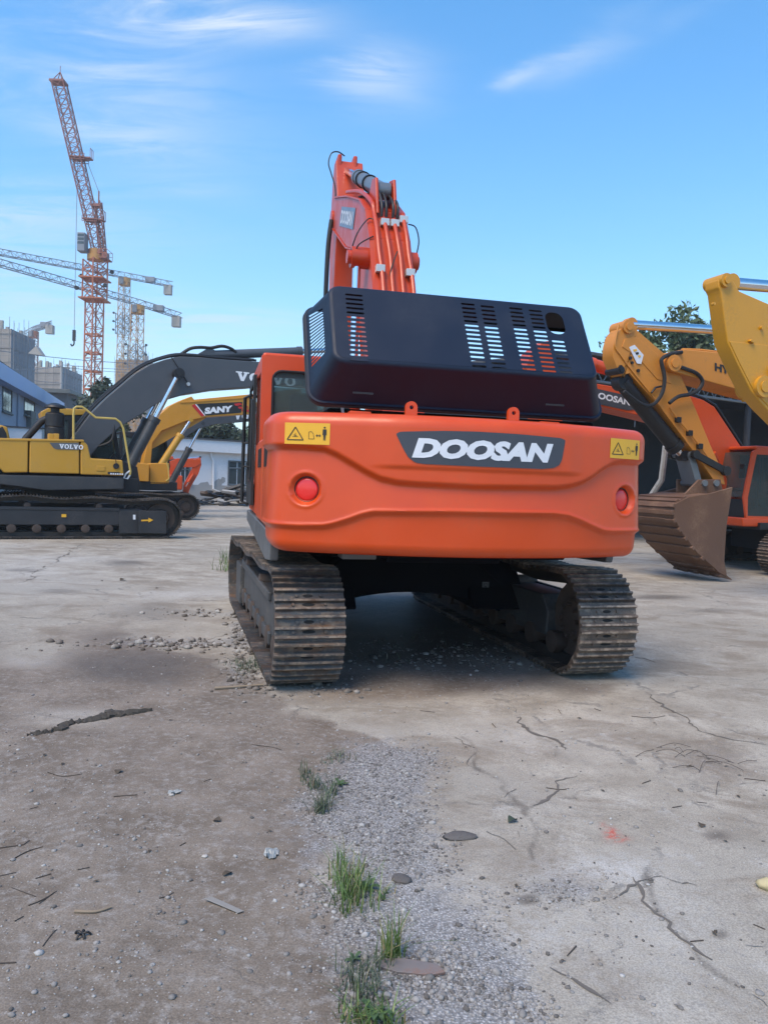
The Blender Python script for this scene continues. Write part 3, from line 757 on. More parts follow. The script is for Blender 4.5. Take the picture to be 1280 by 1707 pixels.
# flange lips proud of the side plates
b = MB()
def strip(pts, r0, r1, t, n_off):
    for (f0, z0), (f1, z1) in zip(pts[:-1], pts[1:]):
        d = Vector((f1 - f0, z1 - z0)).normalized(); nn = Vector((-d.y, d.x)) * n_off
        b.prism([(f0, z0), (f1, z1), (f1 + nn.x, z1 + nn.y), (f0 + nn.x, z0 + nn.y)], r0, r1)
strip(boomP[1:9], BR0 - .02, BR1 + .02, 0, .02)
strip(boomP[11:18], BR0 - .02, BR1 + .02, 0, .02)
b.build('boom_flange', MT['red'], boom, smooth=0)
BS = (1.33, 4.47)
b = MB(); b.cyl((-.28, *BS), (.58, *BS), .135, n=20); b.cyl((-.33, *BS), (-.28, *BS), .085, n=16); b.cyl((.58, *BS), (.61, *BS), .085, n=16); b.build('boom_pin_boss', MT['red'], boom)
for rr_ in (-.20, .50):
    rod_cyl(X, (rr_, 1.22, 1.25), (rr_, BS[0], BS[1]), .10, .052, .50, MT['red'], name='boom_cylinder')
b = MB(); b.prism([(.9, 1.2), (1.6, 1.2), (1.4, 1.5), (1.1, 1.5)], -.35, .75); b.prism([(-.1, 1.2), (.7, 1.2), (.5, 2.1), (.1, 2.1)], -.12, -.06); b.prism([(-.1, 1.2), (.7, 1.2), (.5, 2.1), (.1, 2.1)], .46, .52); b.build('boom_bracket', MT['red'], X, bevel=.015)
# logo plate on the boom flank
bd = Vector((2.2, .77)).normalized()
def bl(a, c, r=BR0 - .008): return (r, 2.15 + bd.x * (2.0 - a) - bd.y * c * 0 - bd.y * c, 5.02 + bd.y * (2.0 - a) + bd.x * c)
b = MB(); b.add([bl(x, y) for x, y in ((.15, .05), (1.55, .05), (1.62, .34), (.25, .34))], [(0, 1, 2, 3)]); bp_ = link('name_plate', b.mesh('name_plate', paint('glare_plate', (.15, .19, .25), .35, amt=.2), 0), boom)  # sky glare on the plate is put into its lighter base colour
vs, fs = text2d('DOOSAN', .2, 1.2, .03, .22); b = MB(); b.add([bl(x + .28, y + .09, BR0 - .012) for x, y, _ in vs], fs); link('lettering', b.mesh('lettering', MT['silver'], 0), bp_)
# pipes on the back of the boom
def back(z, off):
    f = np.interp(z, [2.0, 2.6, 3.2, 4.05, 4.70, 5.17], [.02, .18, .5, .93, 1.24, 1.60]); return (f - .88 * off, z + .42 * off)
for rr_, zt_ in ((.03, 5.10), (.15, 4.98), (.28, 4.98), (.41, 5.08)):
    pts = []
    for z in np.linspace(2.6, zt_, 9): f_, z_ = back(z, .075); pts.append((rr_ + (.02 if z < 4.4 else 0), f_, z_))
    if rr_ < .05:
        pts += [(rr_ - .01, 1.62, 5.30), (rr_ - .02, 2.4, 5.70), (rr_ - .02, 3.6, 6.12)]
    b = MB(); b.tube(pts, .030, 10, smooth=3); b.build('hydraulic_pipe', MT['red'], boom)
for rr_, zc_ in ((.03, 4.22), (.41, 4.20), (.15, 4.92), (.28, 4.92), (.41, 5.0)):
    f_, z_ = back(zc_, .075); b = MB(); b.box((rr_ - .055, f_ - .045, z_ - .045), (rr_ + .055, f_ + .05, z_ + .045)); b.build('pipe_clamp', MT['galv'], boom, bevel=.006)
for rr_, zc_ in ((.03, 3.72), (.41, 3.78), (.15, 3.8)):
    f_, z_ = back(zc_, .075); b = MB(); b.cyl((rr_, f_ - .01, z_ - .04), (rr_, f_ + .02, z_ + .04), .05, n=12); b.build('pipe_clamp', MT['rubber'], boom)
ac = rod_cyl(X, (.2, 1.75, 5.50), (.2, 4.98, 7.00), .105, .062, .60, MT['steel'], name='arm_cylinder')
for t in (.3, .48):
    p = Vector((.2, 1.75, 5.50)).lerp(Vector((.2, 4.98, 7.00)), t); d = Vector((0, 3.23, 1.5)).normalized()
    b = MB(); b.cyl(p - d * .03, p + d * .03, .125, n=18); b.build('cylinder_band', MT['black'], ac)
b = MB(); b.prism([(1.45, 5.1), (2.15, 5.45), (1.85, 5.68), (1.62, 5.62)], .06, .10); b.prism([(1.45, 5.1), (2.15, 5.45), (1.85, 5.68), (1.62, 5.62)], .30, .34); b.build('cylinder_bracket', MT['red'], boom, bevel=.01)
b = MB()
for i, rr_ in enumerate((.12, .18, .27, .33)):
    f_, z_ = back(5.02, .075)
    b.tube([(rr_, f_, z_), (rr_, f_ + .02, z_ + .18), (rr_ - .01, f_ + .32, z_ + .46 - .03 * i), (rr_ - .03, f_ + .9, z_ + .60), (rr_ - .06, f_ + 1.4, z_ + .72)], .019, 8, smooth=5)
b.build('hose_bundle', MT['rubber'], boom)
for gp in ([(-.30, BS[0], BS[1]), (-.22, 1.25, 4.75), (-.05, 1.4, 5.0), (.03, 1.35, 4.95)], [(-.25, BS[0] - .05, BS[1]), (-.2, 1.2, 4.60), (-.02, 1.2, 4.72)],
           [(.58, BS[0], BS[1] + .10), (.60, 1.3, 4.75), (.55, 1.3, 4.92), (.45, 1.3, 4.95)], [(.17, .9, 4.0), (.15, .9, 4.2), (.25, 1.0, 4.5)]):
    b = MB(); b.tube(gp, .0085, 6, smooth=5); b.build('grease_line', MT['rubber'], boom)
armP = [(4.90, 7.12), (5.08, 7.12), (5.22, 6.8), (5.32, 6.2), (5.25, 5.4), (5.12, 2.65), (4.86, 2.6), (4.62, 5.4), (4.50, 5.95), (4.55, 6.3), (4.78, 6.85)]
b = MB(); b.prism(armP, .0, .47); arm = b.build('arm', MT['red'], X, bevel=.015)
b = MB(); b.prism([(4.86, 6.9), (5.1, 6.9), (5.1, 7.22), (4.86, 7.22)], .03, .10); b.prism([(4.86, 6.9), (5.1, 6.9), (5.1, 7.22), (4.86, 7.22)], .30, .37); b.build('arm_ear', MT['red'], arm, bevel=.02)
b = MB(); b.cyl((-.08, 4.72, 6.05), (.48, 4.72, 6.05), .14, n=18); b.build('pivot_boss', MT['red'], arm)
b = MB(); b.tube([(.14, 4.84, 7.18), (.02, 4.8, 7.22), (-.10, 4.75, 7.16), (-.15, 4.72, 6.98), (-.10, 4.7, 6.8), (-.03, 4.66, 6.55), (-.02, 4.66, 6.2)], .011, 6, smooth=6); b.build('hose', MT['rubber'], arm)
b = MB(); b.tube([(-.08, 4.62, 6.0), (-.12, 4.62, 5.6), (-.13, 4.66, 5.0), (-.12, 4.72, 4.6)], .04, 8, smooth=4); b.build('hose', MT['rubber'], arm)
rod_cyl(X, (.2, 5.45, 6.2), (.2, 5.45, 3.7), .085, .05, .6, MT['red'], name='bucket_cylinder')
b = MB(); b.prism([(4.95, 2.75), (5.1, 2.75), (5.5, 3.72), (5.4, 3.75)], .08, .14); b.prism([(4.95, 2.75), (5.1, 2.75), (5.5, 3.72), (5.4, 3.75)], .26, .32); b.build('bucket_link', MT['red'], arm)
bk = [(4.75, 2.75), (5.25, 2.85), (5.75, 2.5), (5.95, 1.9), (5.7, 1.3), (5.1, 1.0), (4.45, 1.05)]
b = MB()
for x0 in (-.45, .80): b.prism(bk, x0, x0 + .05)
b.loft([[(-.42, f, z), (.82, f, z)] for f, z in bk], close=False)
b.build('bucket', MT['bucket'], arm)

# ---- undercarriage
UC = R(2.9)
sm_det = shoe_mesh('track_shoe', .535, .215, [MT['shoe'], MT['hole']], True)
sm_det2 = shoe_mesh('track_shoe', .535, .215, [MT['shoe_r'], MT['hole']], True)
track(X, -1.315, -2.76, 2.04, .465, .43, .56, .215, sm_det, MT['frame'], -1, .35, yaw=UC)
track(X, 1.205, -2.76, 2.04, .465, .43, .56, .215, sm_det2, MT['frame'], 1, .1, yaw=UC)
b = MB()
arch = [(-.98, .34)] + [(x, .34 + .20 * (1 - (x / .98) ** 2)) for x in np.linspace(-.9, .9, 13)] + [(.98, .34), (.98, .62), (.62, .92), (-.62, .92), (-.98, .62)]
b.prism(arch, -1.15, 1.05, fn=lambda a, c, t: (a, t, c))
b.prism([(-1.35, .40), (-.5, .40), (-.35, .86), (-.9, .86)], -1.1, -.55); b.prism([(-1.35, .40), (-.5, .40), (-.35, .86), (-.9, .86)], .62, 1.2)
b.prism([(.5, .40), (1.35, .40), (.9, .86), (.35, .86)], -1.1, -.55); b.prism([(.5, .40), (1.35, .40), (.9, .86), (.35, .86)], .62, 1.2)
b.cyl((0.0, 0, .60), (0.0, 0, .93), .74, n=30)
cbod = b.build('car_body', MT['under'], X, bevel=.02)
for rr_, f_, z_ in ((-.72, -1.155, .60), (.80, -1.155, .60)):
    b = MB(); b.box((rr_ - .035, f_ - .005, z_ - .05), (rr_ + .035, f_, z_ + .05)); o = b.build('sticker', MT['skirt'], cbod)
    b = MB()
    for (x0, x1, y0, y1) in ((-.024, .024, .028, .034), (-.024, .024, -.034, -.028), (-.024, -.018, -.03, .03), (.018, .024, -.03, .03), (-.01, .008, -.004, .012)):
        b.box((rr_ + x0, f_ - .008, z_ + y0), (rr_ + x1, f_ - .006, z_ + y1))
    b.build('pictogram', MT['ink'], o)
b = MB()
for x0, x1, f0, f1, z0 in ((.1, .5, -1.5, -.9, .93), (.55, .75, -1.8, -1.2, 1.0)): b.tube([(x0, f0, z0 + .03), ((x0 + x1) / 2, (f0 + f1) / 2, z0 - .06), (x1, f1, z0 + .03)], .025, 8, smooth=4)
b.build('hose', MT['rubber'], X)
# ------------------------------------------------------------------ the other machines
sm_dark = shoe_mesh('track_shoe', .60, .215, [MT['shoe_d'], MT['hole']], False)
sm_mud = shoe_mesh('track_shoe', .60, .215, [MT['shoe_r'], MT['hole']], False)
GL = 'excavators parked on the left of the yard'; GR = 'excavators parked on the right of the yard'

def slab(root, name, poly, r0, r1, mat, bevel=.015):
    b = MB(); b.prism(poly, r0, r1); return b.build(name, mat, root, bevel=bevel)
def simple_cab(X, mat, x0, x1, f0, f1, z0, z1, rake=.12):
    sp = [(f0, z0), (f1, z0), (f1 + rake, z0 + (z1 - z0) * .33), (f1 - .06, z1 - .08), (f1 - .2, z1), (f0, z1)]
    w1 = [(f0 + .10, z0 + .55), (f0 + .55, z0 + .55), (f0 + .55, z1 - .13), (f0 + .10, z1 - .13)]
    w2 = [(f0 + .66, z0 + .30), (f0 + .95, z0 + .12), (f1 - .02, z0 + .12), (f1 + rake - .10, z0 + (z1 - z0) * .33), (f1 - .16, z1 - .13), (f0 + .66, z1 - .13)]
    shell = None
    for xs in (x0 + .025, x1 - .025):
        vs, fs = fill2d(sp, [w1, w2], .05); b = MB(); b.add([(xs + z, x, y) for x, y, z in vs], fs)
        o = b.build('cab_shell' if shell is None else 'cab_side', mat, X if shell is None else shell, bevel=.008)
        shell = shell or o
        b = MB(); b.prism([(f0 + .08, z0 + .1), (f1 + .02, z0 + .1), (f1 + rake - .08, z0 + (z1 - z0) * .33), (f1 - .14, z1 - .1), (f0 + .08, z1 - .1)], xs - .004, xs + .004); b.build('cab_glass', MT['glass'], shell, smooth=0)
        b = MB(); b.box((xs - .035, f0 + .60, z0 + .62), (xs + .035, f0 + .62, z1 - .15)); b.box((xs - .04, f0 + .75, z0 + .60), (xs + .04, f0 + 1.25, z0 + .63)); b.build('door_bar', MT['rubber'], shell)
    b = MB(); b.box((x0 + .02, f0, z1 - .03), (x1 - .02, f1 - .15, z1 + .05)); b.build('cab_roof', mat, shell, bevel=.03, seg=3)
    b = MB(); b.box((x0 + .05, f0 - .01, z0), (x1 - .05, f0 + .02, z0 + .6)); b.build('cab_back', mat, shell, bevel=.01)
    b = MB(); b.box((x0 + .05, f0 - .002, z0 + .6), (x1 - .05, f0 + .004, z1 - .05)); b.build('cab_glass', MT['glass'], shell, smooth=0)
    b = MB(); b.add([(x0 + .06, f1 + rake, z0 + (z1 - z0) * .33), (x1 - .06, f1 + rake, z0 + (z1 - z0) * .33), (x1 - .06, f1 - .06, z1 - .08), (x0 + .06, f1 - .06, z1 - .08)], [(0, 1, 2, 3)]); b.build('windscreen', MT['glass'], shell, smooth=0)
    b = MB(); b.box((x0 + .05, f1 - .02, z0), (x1 - .05, f1 + rake * .4, z0 + (z1 - z0) * .30)); b.build('cab_front', MT['black'], shell, bevel=.01)
    b = MB(); b.box((x0 + .28, f0 + .35, z0 + .3), (x1 - .28, f0 + .85, z0 + .5)); b.box((x0 + .28, f0 + .25, z0 + .45), (x1 - .28, f0 + .38, z0 + 1.15)); b.build('seat', MT['seat'], shell, bevel=.05)
    return shell
def serif_volvo(h):
    """slab lettering; returns list of convex-ish polygons with layer offset"""
    out = []; x = 0.0
    def V(x):
        out.append(([(x + .04, 1), (x + .40, 0), (x + .66, 0), (x + 1.02, 1), (x + .74, 1), (x + .55, .40), (x + .38, 1)], 0))
        out.append(([(x - .06, .86), (x + .50, .86), (x + .50, 1), (x - .06, 1)], 1)); out.append(([(x + .62, .86), (x + 1.12, .86), (x + 1.12, 1), (x + .62, 1)], 1))
    def O(x):
        n = 24
        for k in range(n):
            t0, t1 = 2 * math.pi * k / n, 2 * math.pi * (k + 1) / n
            out.append(([(x + .52 + .52 * math.cos(t0), .5 + .52 * math.sin(t0)), (x + .52 + .52 * math.cos(t1), .5 + .52 * math.sin(t1)), (x + .52 + .24 * math.cos(t1), .5 + .34 * math.sin(t1)), (x + .52 + .24 * math.cos(t0), .5 + .34 * math.sin(t0))], 0))
    def L(x):
        out.append(([(x + .12, 0), (x + .38, 0), (x + .38, 1), (x + .12, 1)], 0)); out.append(([(x, .86), (x + .52, .86), (x + .52, 1), (x, 1)], 1))
        out.append(([(x, 0), (x + .80, 0), (x + .80, .15), (x, .15)], 1)); out.append(([(x + .68, .15), (x + .80, .15), (x + .80, .40), (x + .68, .30)], 1))
    V(.06); O(1.2); L(2.34); V(3.26); O(4.42)
    return [([(a * h, b_ * h) for a, b_ in p], k) for p, k in out], 5.5 * h
def volvo_text(root, r, org, h, w, mat, sgn=1, slope=0.0):
    polys, L0 = serif_volvo(h); s = w / L0
    b = MB()
    for p, k in polys: b.add([(r + sgn * .0015 * k, org[0] + a * s, org[1] + c + slope * a * s) for a, c in p], [tuple(range(len(p)))])
    return link('lettering', b.mesh('lettering', mat, 0), root)
def bump_boss(root, r0, r1, f, z, rad, mat, name='pin_boss'):
    b = MB(); b.cyl((r0, f, z), (r1, f, z), rad, n=18); b.cyl((r0 - .02, f, z), (r1 + .02, f, z), rad * .55, n=14); return b.build(name, mat, root)

# ---- ochre machine with the dark grey boom, nearest on the left
v1 = Mach('excavator', (-8.30, 19.28), -62.2, 'yellow excavator with dark grey boom and round black air filter, nearest on the left', GL); V = v1.root
for poly, nm in (([(-150, 729), (48, 733), (47, 787.5), (7, 788), (-4, 776), (-150, 776)], 'side_door'), ([(50.2, 733.3), (133, 736), (133, 790), (49.4, 788)], 'side_door'),
                 ([(135, 736), (141, 736), (147, 742), (152, 764), (205, 767), (207, 793), (135, 791)], 'side_door')):
    slab(V, nm, v1.Q(poly, 1.5), .9, 1.5, MT['volvoyellow'], .03)
slab(V, 'top_rim', v1.Q([(-150, 727), (140, 733), (141, 736.5), (-150, 732)], 1.5), .85, 1.515, MT['volvoyellow'], .01)
slab(V, 'side_skirt', v1.Q([(-150, 792), (5, 791), (207, 796), (207, 816), (75, 818), (35, 812), (4, 808), (-150, 806)], 1.48), 1.0, 1.48, MT['darkgrey'], .03)
slab(V, 'upper_frame', [(-3.0, 1.1), (1.9, 1.1), (1.9, 1.45), (-3.0, 1.45)], -1.3, 1.0, MT['black'])
slab(V, 'engine_compartment', [(-2.4, 1.45), (.5, 1.45), (.5, 2.2), (-2.4, 2.2)], -.9, .9, MT['black'])
slab(V, 'side_door', [(-2.4, 1.5), (-.4, 1.5), (-.4, 2.25), (-2.4, 2.25)], -1.5, -.9, MT['volvoyellow'], .03)
slab(V, 'counterweight', [(-3.4, 1.25), (-2.45, 1.25), (-2.45, 2.3), (-3.2, 2.3), (-3.45, 2.0)], -1.5, 1.5, MT['volvoyellow'], .06)
slab(V, 'swing_motor', [(-.7, .85), (.9, .85), (.9, 1.12), (-.7, 1.12)], -.7, .7, MT['black'])
p_ = v1.Q([(83, 738), (132, 738.3), (132, 750), (96, 749), (90, 747)], 1.5)
npv = side_poly(V, 'name_plate', p_, 1.508, MT['skirt'])
q_ = v1.L(99, 747.5, 1.5); volvo_text(npv, 1.515, (q_.y, q_.z), .105, .53, MT['white'])
p_ = v1.Q([(180, 786.5), (200, 787), (200, 791), (180, 790.5)], 1.5); tp = side_poly(V, 'type_plate', p_, 1.508, MT['ink'])
b = MB()
for k in range(6):
    f0 = p_[0][0] + .06 + k * .052; b.box((1.512, f0, p_[0][1] - .06), (1.514, f0 + .034, p_[0][1] - .025))
b.build('type_print', MT['white'], tp)
q_ = v1.L(194, 777, 1.5); b = MB(); b.cyl((1.49, q_.y, q_.z), (1.53, q_.y, q_.z), .07, n=16); b.tube([(1.53, q_.y, q_.z + .02), (1.54, q_.y - .02, q_.z + .2)], .01, 6); b.build('filler_cap', MT['black'], V)
q_ = v1.L(168, 783, 1.5); b = MB(); b.box((1.5, q_.y - .1, q_.z - .03), (1.515, q_.y + .1, q_.z + .09)); b.build('hatch', MT['volvoyellow'], V, bevel=.01)
vtop = v1.Q([(127, 722), (151, 690), (178, 663), (205, 640), (228, 621), (250, 608), (276, 599), (300, 594), (330, 595), (360, 598), (430, 603), (556, 612)], .34)
vbot = v1.Q([(556, 648), (470, 640), (420, 645), (360, 649), (310, 657), (285, 664), (262, 673), (235, 691), (200, 712), (166, 742)], .34)
vb = slab(V, 'boom', [(.2, 2.0)] + vtop + vbot + [(.75, 1.9), (.4, 1.85)], -.34, .34, MT['boomgrey'], .02)
q_ = v1.L(393, 634, .34); volvo_text(vb, .350, (q_.y, q_.z), .25, 1.75, MT['white'], slope=-.01)
slab(vb, 'cylinder_bracket', v1.Q([(318, 597), (346, 581), (358, 583), (361, 600)], .1), -.12, .12, MT['boomgrey'])
a0, a1 = v1.L(352, 592, 0), v1.L(545, 584, 0)
rod_cyl(V, a0, a1, .125, .07, .76, MT['boomgrey'], name='arm_cylinder')
c1, c0 = v1.L(298, 623, .5), v1.L(207, 796, .5)
bump_boss(vb, -.62, .62, c1.y, c1.z, .14, MT['black'])
for rr_ in (.5, -.5): rod_cyl(V, (rr_, c0.y, c0.z), (rr_, c1.y, c1.z), .135, .065, .56, MT['darkgrey'], name='boom_cylinder')
slab(V, 'boom_bracket', [(1.0, 1.2), (2.0, 1.2), (1.9, 1.75), (1.5, 2.1), (1.1, 1.6)], -.65, -.42, MT['black']); slab(V, 'boom_bracket', [(1.0, 1.2), (2.0, 1.2), (1.9, 1.75), (1.5, 1.9), (1.1, 1.6)], .42, .65, MT['black'])
for rr_, dz in ((.28, .05), (.16, .09), (-.1, .07)):
    b = MB(); b.tube([(rr_, f - dz * .6, z + dz * .8) for f, z in vtop[:-1]], .032, 8, smooth=3); b.build('hydraulic_pipe', MT['black'], vb)
b = MB(); b.tube([v1.L(x, y, .1) for x, y in ((292, 598), (303, 590), (318, 581), (335, 579), (352, 580), (370, 577), (385, 581), (394, 588))], .045, 8, smooth=5); b.build('hose', MT['rubber'], vb)
b = MB(); b.tube([(.36, 2.75, 4.65), (.37, 3.0, 4.3), (.37, 3.2, 4.0)], .012, 6, smooth=3); b.build('grease_line', MT['rubber'], vb)
b = MB(); b.cyl((.34, 3.2, 3.99), (.40, 3.2, 3.99), .05, n=12); b.build('hose_clip', MT['galv'], vb)
b = MB(); b.tube([(.3, .75, 2.5), (.3, 1.1, 2.6), (.3, 1.35, 2.9), (.34, 1.3, 2.4), (.3, .9, 2.2)], .03, 8, smooth=5); b.build('hose', MT['rubber'], V)
slab(V, 'arm', [(7.5, 4.75), (7.9, 5.5), (8.1, 5.5), (8.1, 4.5), (7.4, 1.7), (7.15, 1.75), (7.35, 4.2)], -.22, .22, MT['boomgrey'])
b = MB(); b.prism([(7.2, 1.8), (7.5, 1.7), (7.6, 1.1), (7.2, .5), (6.5, .1), (6.6, .8)], -.6, .6); b.build('bucket', MT['bucket'], V, bevel=.02)
# air pre-cleaner and its duct
q0, q1 = v1.L(91.5, 737, .8), v1.L(91.5, 688, .8)
b = MB(); b.lathe([(.22, 0), (.215, .34), (.20, .36), (.215, .38), (.215, q1.z - q0.z - .04), (.18, q1.z - q0.z), (.10, q1.z - q0.z + .02), (.10, q1.z - q0.z + .10), (.245, q1.z - q0.z + .12), (.22, q1.z - q0.z + .17), (.08, q1.z - q0.z + .23), (.01, q1.z - q0.z + .24)], q0, (0, 0, 1), 24)
b.build('air_cleaner', MT['black'], V)
b = MB(); b.tube([v1.L(79, 698, .75), v1.L(70, 702, .7), v1.L(44, 731, .65), v1.L(40, 738, .65)], .085, 12); b.build('air_duct', MT['black'], V)
q_ = v1.L(3, 733, 0); slab(V, 'exhaust_cover', v1.Q([(-8, 737), (-6, 712), (2, 708), (13, 712), (18, 734)], .3), -.3, .3, MT['volvoyellow'], .03)
slab(V, 'exhaust_grille', v1.Q([(-4, 737), (-2, 714), (5, 711), (11, 722), (13, 735)], .3), .28, .33, MT['black'], .01)
for x0 in (84, 93):
    q_ = v1.L(x0, 733, 1.3); b = MB(); b.box((1.2, q_.y - .05, q_.z - .05), (1.42, q_.y + .07, q_.z + .14)); b.build('latch', MT['volvoyellow'], V, bevel=.015)
b = MB(); b.tube([v1.L(x, y, 1.36) for x, y in ((123, 734), (123, 690), (124, 681), (128, 678), (137, 678), (143, 682), (160, 696), (176, 697), (193, 698), (201, 704), (206, 714), (212, 750), (218, 786), (217, 792))], .026, 8); b.build('hand_rail', MT['rail'], V)
b = MB(); b.tube([v1.L(x, y, 1.36) for x, y in ((217, 792), (213, 798), (207, 797), (210, 790), (217, 785))], .022, 8); b.build('hand_rail', MT['white'], V)
simple_cab(V, MT['black'], -1.5, -.5, -.2, 1.55, 1.4, 3.02)
b = MB(); b.prism([(-.3, 3.06), (-.26, 2.86), (-.12, 2.98), (1.2, 3.08), (1.45, 3.0), (1.5, 3.05), (1.2, 3.2), (-.1, 3.18)], -1.53, -.47); b.build('cab_roof', MT['volvoyellow'], V, bevel=.02)
for sd in (-1, 1):
    track(V, sd * 1.40, -2.75, 2.84, .52, .50, .60, .215, sm_dark, MT['frame_d'], sd, .3 * sd, sag=.05, low=.34)
b = MB(); b.prism(v1.Q([(232, 851), (278, 852), (278, 890), (232, 889)], 1.72), 1.66, 1.72); tg = b.build('track_guard', MT['frame_d'], V, bevel=.012)
ap = v1.Q([(236, 866.5), (248, 866), (248, 863), (256, 867), (248, 871), (248, 868.5), (236, 869)], 1.73)
side_poly(tg, 'arrow', ap, 1.726, MT['stick'])
side_poly(V, 'sticker', v1.Q([(103, 857), (111, 857), (111, 862), (103, 862)], 1.62), 1.64, MT['stick'])
side_poly(V, 'sticker', v1.Q([(222, 858), (226, 858), (226, 866), (222, 866)], 1.62), 1.64, MT['white'])
b = MB(); b.prism([(-2.2, .32), (1.7, .32), (1.7, .66), (-2.2, .70)], 1.50, 1.60); b.build('track_guard', MT['frame_d'], V, bevel=.015)

# ---- amber machine behind it
s1 = Mach('excavator', (-9.54, 27.15), -62.2, 'amber excavator with black and white sticker on its boom, behind the grey boom', GL); S_ = s1.root
sb = slab(S_, 'boom', s1.Q([(235, 790), (247, 735), (262, 695), (284, 676), (303, 667), (320, 660.5), (324, 666), (420, 657), (500, 648), (505, 660), (500, 682), (420, 690), (345, 695), (310, 702), (270, 718), (255, 738), (250, 790)], .3), -.3, .3, MT['sany'], .02)
slab(sb, 'boom_flange', s1.Q([(300, 669.5), (320, 668.5), (420, 661), (420, 663), (320, 671), (300, 672)], .3), .28, .325, MT['sany'], .005)
# lower shell plate
slab(sb, 'lower_plate', s1.Q([(246, 752), (255, 728), (285, 708), (310, 701), (345, 695), (335, 702), (300, 722), (262, 744)], .1), -.26, .16, MT['sany'], .01)
st = side_poly(sb, 'name_plate', s1.Q([(324, 673.5), (404, 670), (402, 688), (340, 693)], .3), .310, MT['ink'])
side_poly(st, 'stripe', s1.Q([(320, 676), (325, 673.5), (341, 693), (336, 694.5)], .3), .314, MT['redprint'])
side_poly(st, 'stripe', s1.Q([(325.5, 674), (327.5, 673.8), (342.5, 692.5), (341, 693)], .3), .316, MT['white'])
q0, q1, q2 = s1.L(341, 690.5, .3), s1.L(387, 686.5, .3), s1.L(341, 679.5, .3)
dx = (q1 - q0); W_ = dx.length; dx = dx / W_
side_text(st, 'SANY', MT['white'], .318, (q0.y, q0.z), (dx.y, dx.z), (0.05, 1), (q2 - q0).length, W_, .065, .0)
for (x, y) in ((390, 673), (396, 678), (402, 683), (395, 672), (405, 676), (409, 683)):
    side_poly(st, 'stripe', s1.Q([(x, y), (x + 6, y - .4), (x + 9, y + 3.2), (x + 3, y + 3.6)], .3), .322, MT['redprint'])
for rr_ in (.24, -.24):
    rod_cyl(S_, s1.L(258, 792, rr_), s1.L(318, 700, rr_), .13, .06, .72, MT['volvoyellow'] if rr_ > 0 else MT['darkgrey'], name='boom_cylinder')
slab(S_, 'side_door', [(-2.6, 1.3), (.9, 1.3), (.9, 1.9), (-2.6, 2.2)], .8, 1.5, MT['sany'], .03)
slab(S_, 'step_box', s1.Q([(250, 772), (283, 772), (283, 808), (250, 808)], 1.3), .8, 1.3, MT['sany'], .03)
slab(S_, 'counterweight', [(-3.3, 1.1), (-2.6, 1.1), (-2.6, 2.2), (-3.3, 2.2)], -1.5, 1.5, MT['black'], .08)
slab(S_, 'upper_frame', [(-2.6, 1.0), (1.9, 1.0), (1.9, 1.3), (-2.6, 1.3)], -1.3, 1.3, MT['black'])
b = MB(); b.tube([s1.L(x, y, 1.3) for x, y in ((277, 802), (282, 798), (281, 780), (278, 770))], .025, 6); b.build('hand_rail', MT['rail'], S_)
simple_cab(S_, MT['black'], -1.5, -.45, .2, 1.9, 1.3, 3.0)
for sd in (-1, 1): track(S_, sd * 1.3, -2.6, 2.65, .48, .46, .60, .215, sm_dark, MT['frame_d'], sd, .2)

# ---- another grey boom behind the amber one
v2 = Mach('excavator', (-12.4, 30.6), -62.2, 'excavator with lighter grey boom and white letters, half hidden behind the amber one', GL); V2 = v2.root
vb2 = slab(V2, 'boom', v2.Q([(238, 800), (275, 728), (300, 700), (340, 678), (420, 668), (520, 662), (525, 690), (420, 702), (360, 707), (330, 715), (305, 732), (288, 752), (262, 805)], .3), -.3, .3, MT['boomgrey'], .02)
q0 = v2.L(390, 699, .3); volvo_text(vb2, .31, (q0.y, q0.z), .34, 1.6, MT['white'], slope=.02)
for rr_ in (.22, -.22): rod_cyl(V2, v2.L(282, 812, rr_), v2.L(338, 706, rr_), .14, .06, .6, MT['darkgrey'], name='boom_cylinder')
slab(V2, 'side_door', [(-2.6, 1.2), (1.2, 1.2), (1.2, 2.0), (-2.6, 2.2)], .8, 1.5, MT['volvoyellow'], .03)
slab(V2, 'upper_frame', [(-2.9, 1.0), (1.9, 1.0), (1.9, 1.2), (-2.9, 1.2)], -1.3, 1.4, MT['black'])
simple_cab(V2, MT['darkgrey'], -1.5, -.45, .3, 2.0, 1.2, 2.95)
for sd in (-1, 1): track(V2, sd * 1.3, -2.5, 2.3, .46, .44, .60, .215, sm_dark, MT['frame_d'], sd, .2)

# ---- little red-orange machine by the white building
m1 = Mach('excavator', (-11.2, 38.2), -68, 'small bright orange excavator with folded arm in front of the white building', GL); O1 = m1.root
ob = slab(O1, 'boom', m1.Q([(262, 800), (270, 775), (296, 764), (334, 765.5), (336, 772), (326, 779), (294, 779), (276, 808)], .15), -.15, .15, MT['orange2'], .02)
side_poly(ob, 'name_plate', m1.Q([(297, 772), (306, 772), (306, 776), (297, 776)], .15), .158, MT['white'])
oa = slab(O1, 'arm', m1.Q([(327, 765), (335, 763), (336, 775), (331, 790), (318, 812), (314, 824), (305, 822), (308, 806), (320, 782)], .1), -.12, .12, MT['orange2'], .015)
rod_cyl(oa, m1.L(323, 790, .2), m1.L(309, 812, .2), .07, .035, .6, MT['orange2'], name='bucket_cylinder')
slab(oa, 'bucket', m1.Q([(304, 820), (316, 822), (318, 832), (306, 836), (297, 828)], .3), -.35, .35, MT['bucket'], .01)
rod_cyl(O1, m1.L(272, 770, 0), m1.L(334, 762, 0), .07, .04, .6, MT['black'], name='arm_cylinder')
slab(O1, 'upper_body', [(-1.6, .8), (1.0, .8), (1.0, 1.5), (-1.6, 1.6)], -1.0, 1.0, MT['orange2'], .06)
simple_cab(O1, MT['orange2'], -1.0, -.1, -.5, .8, .8, 2.4)
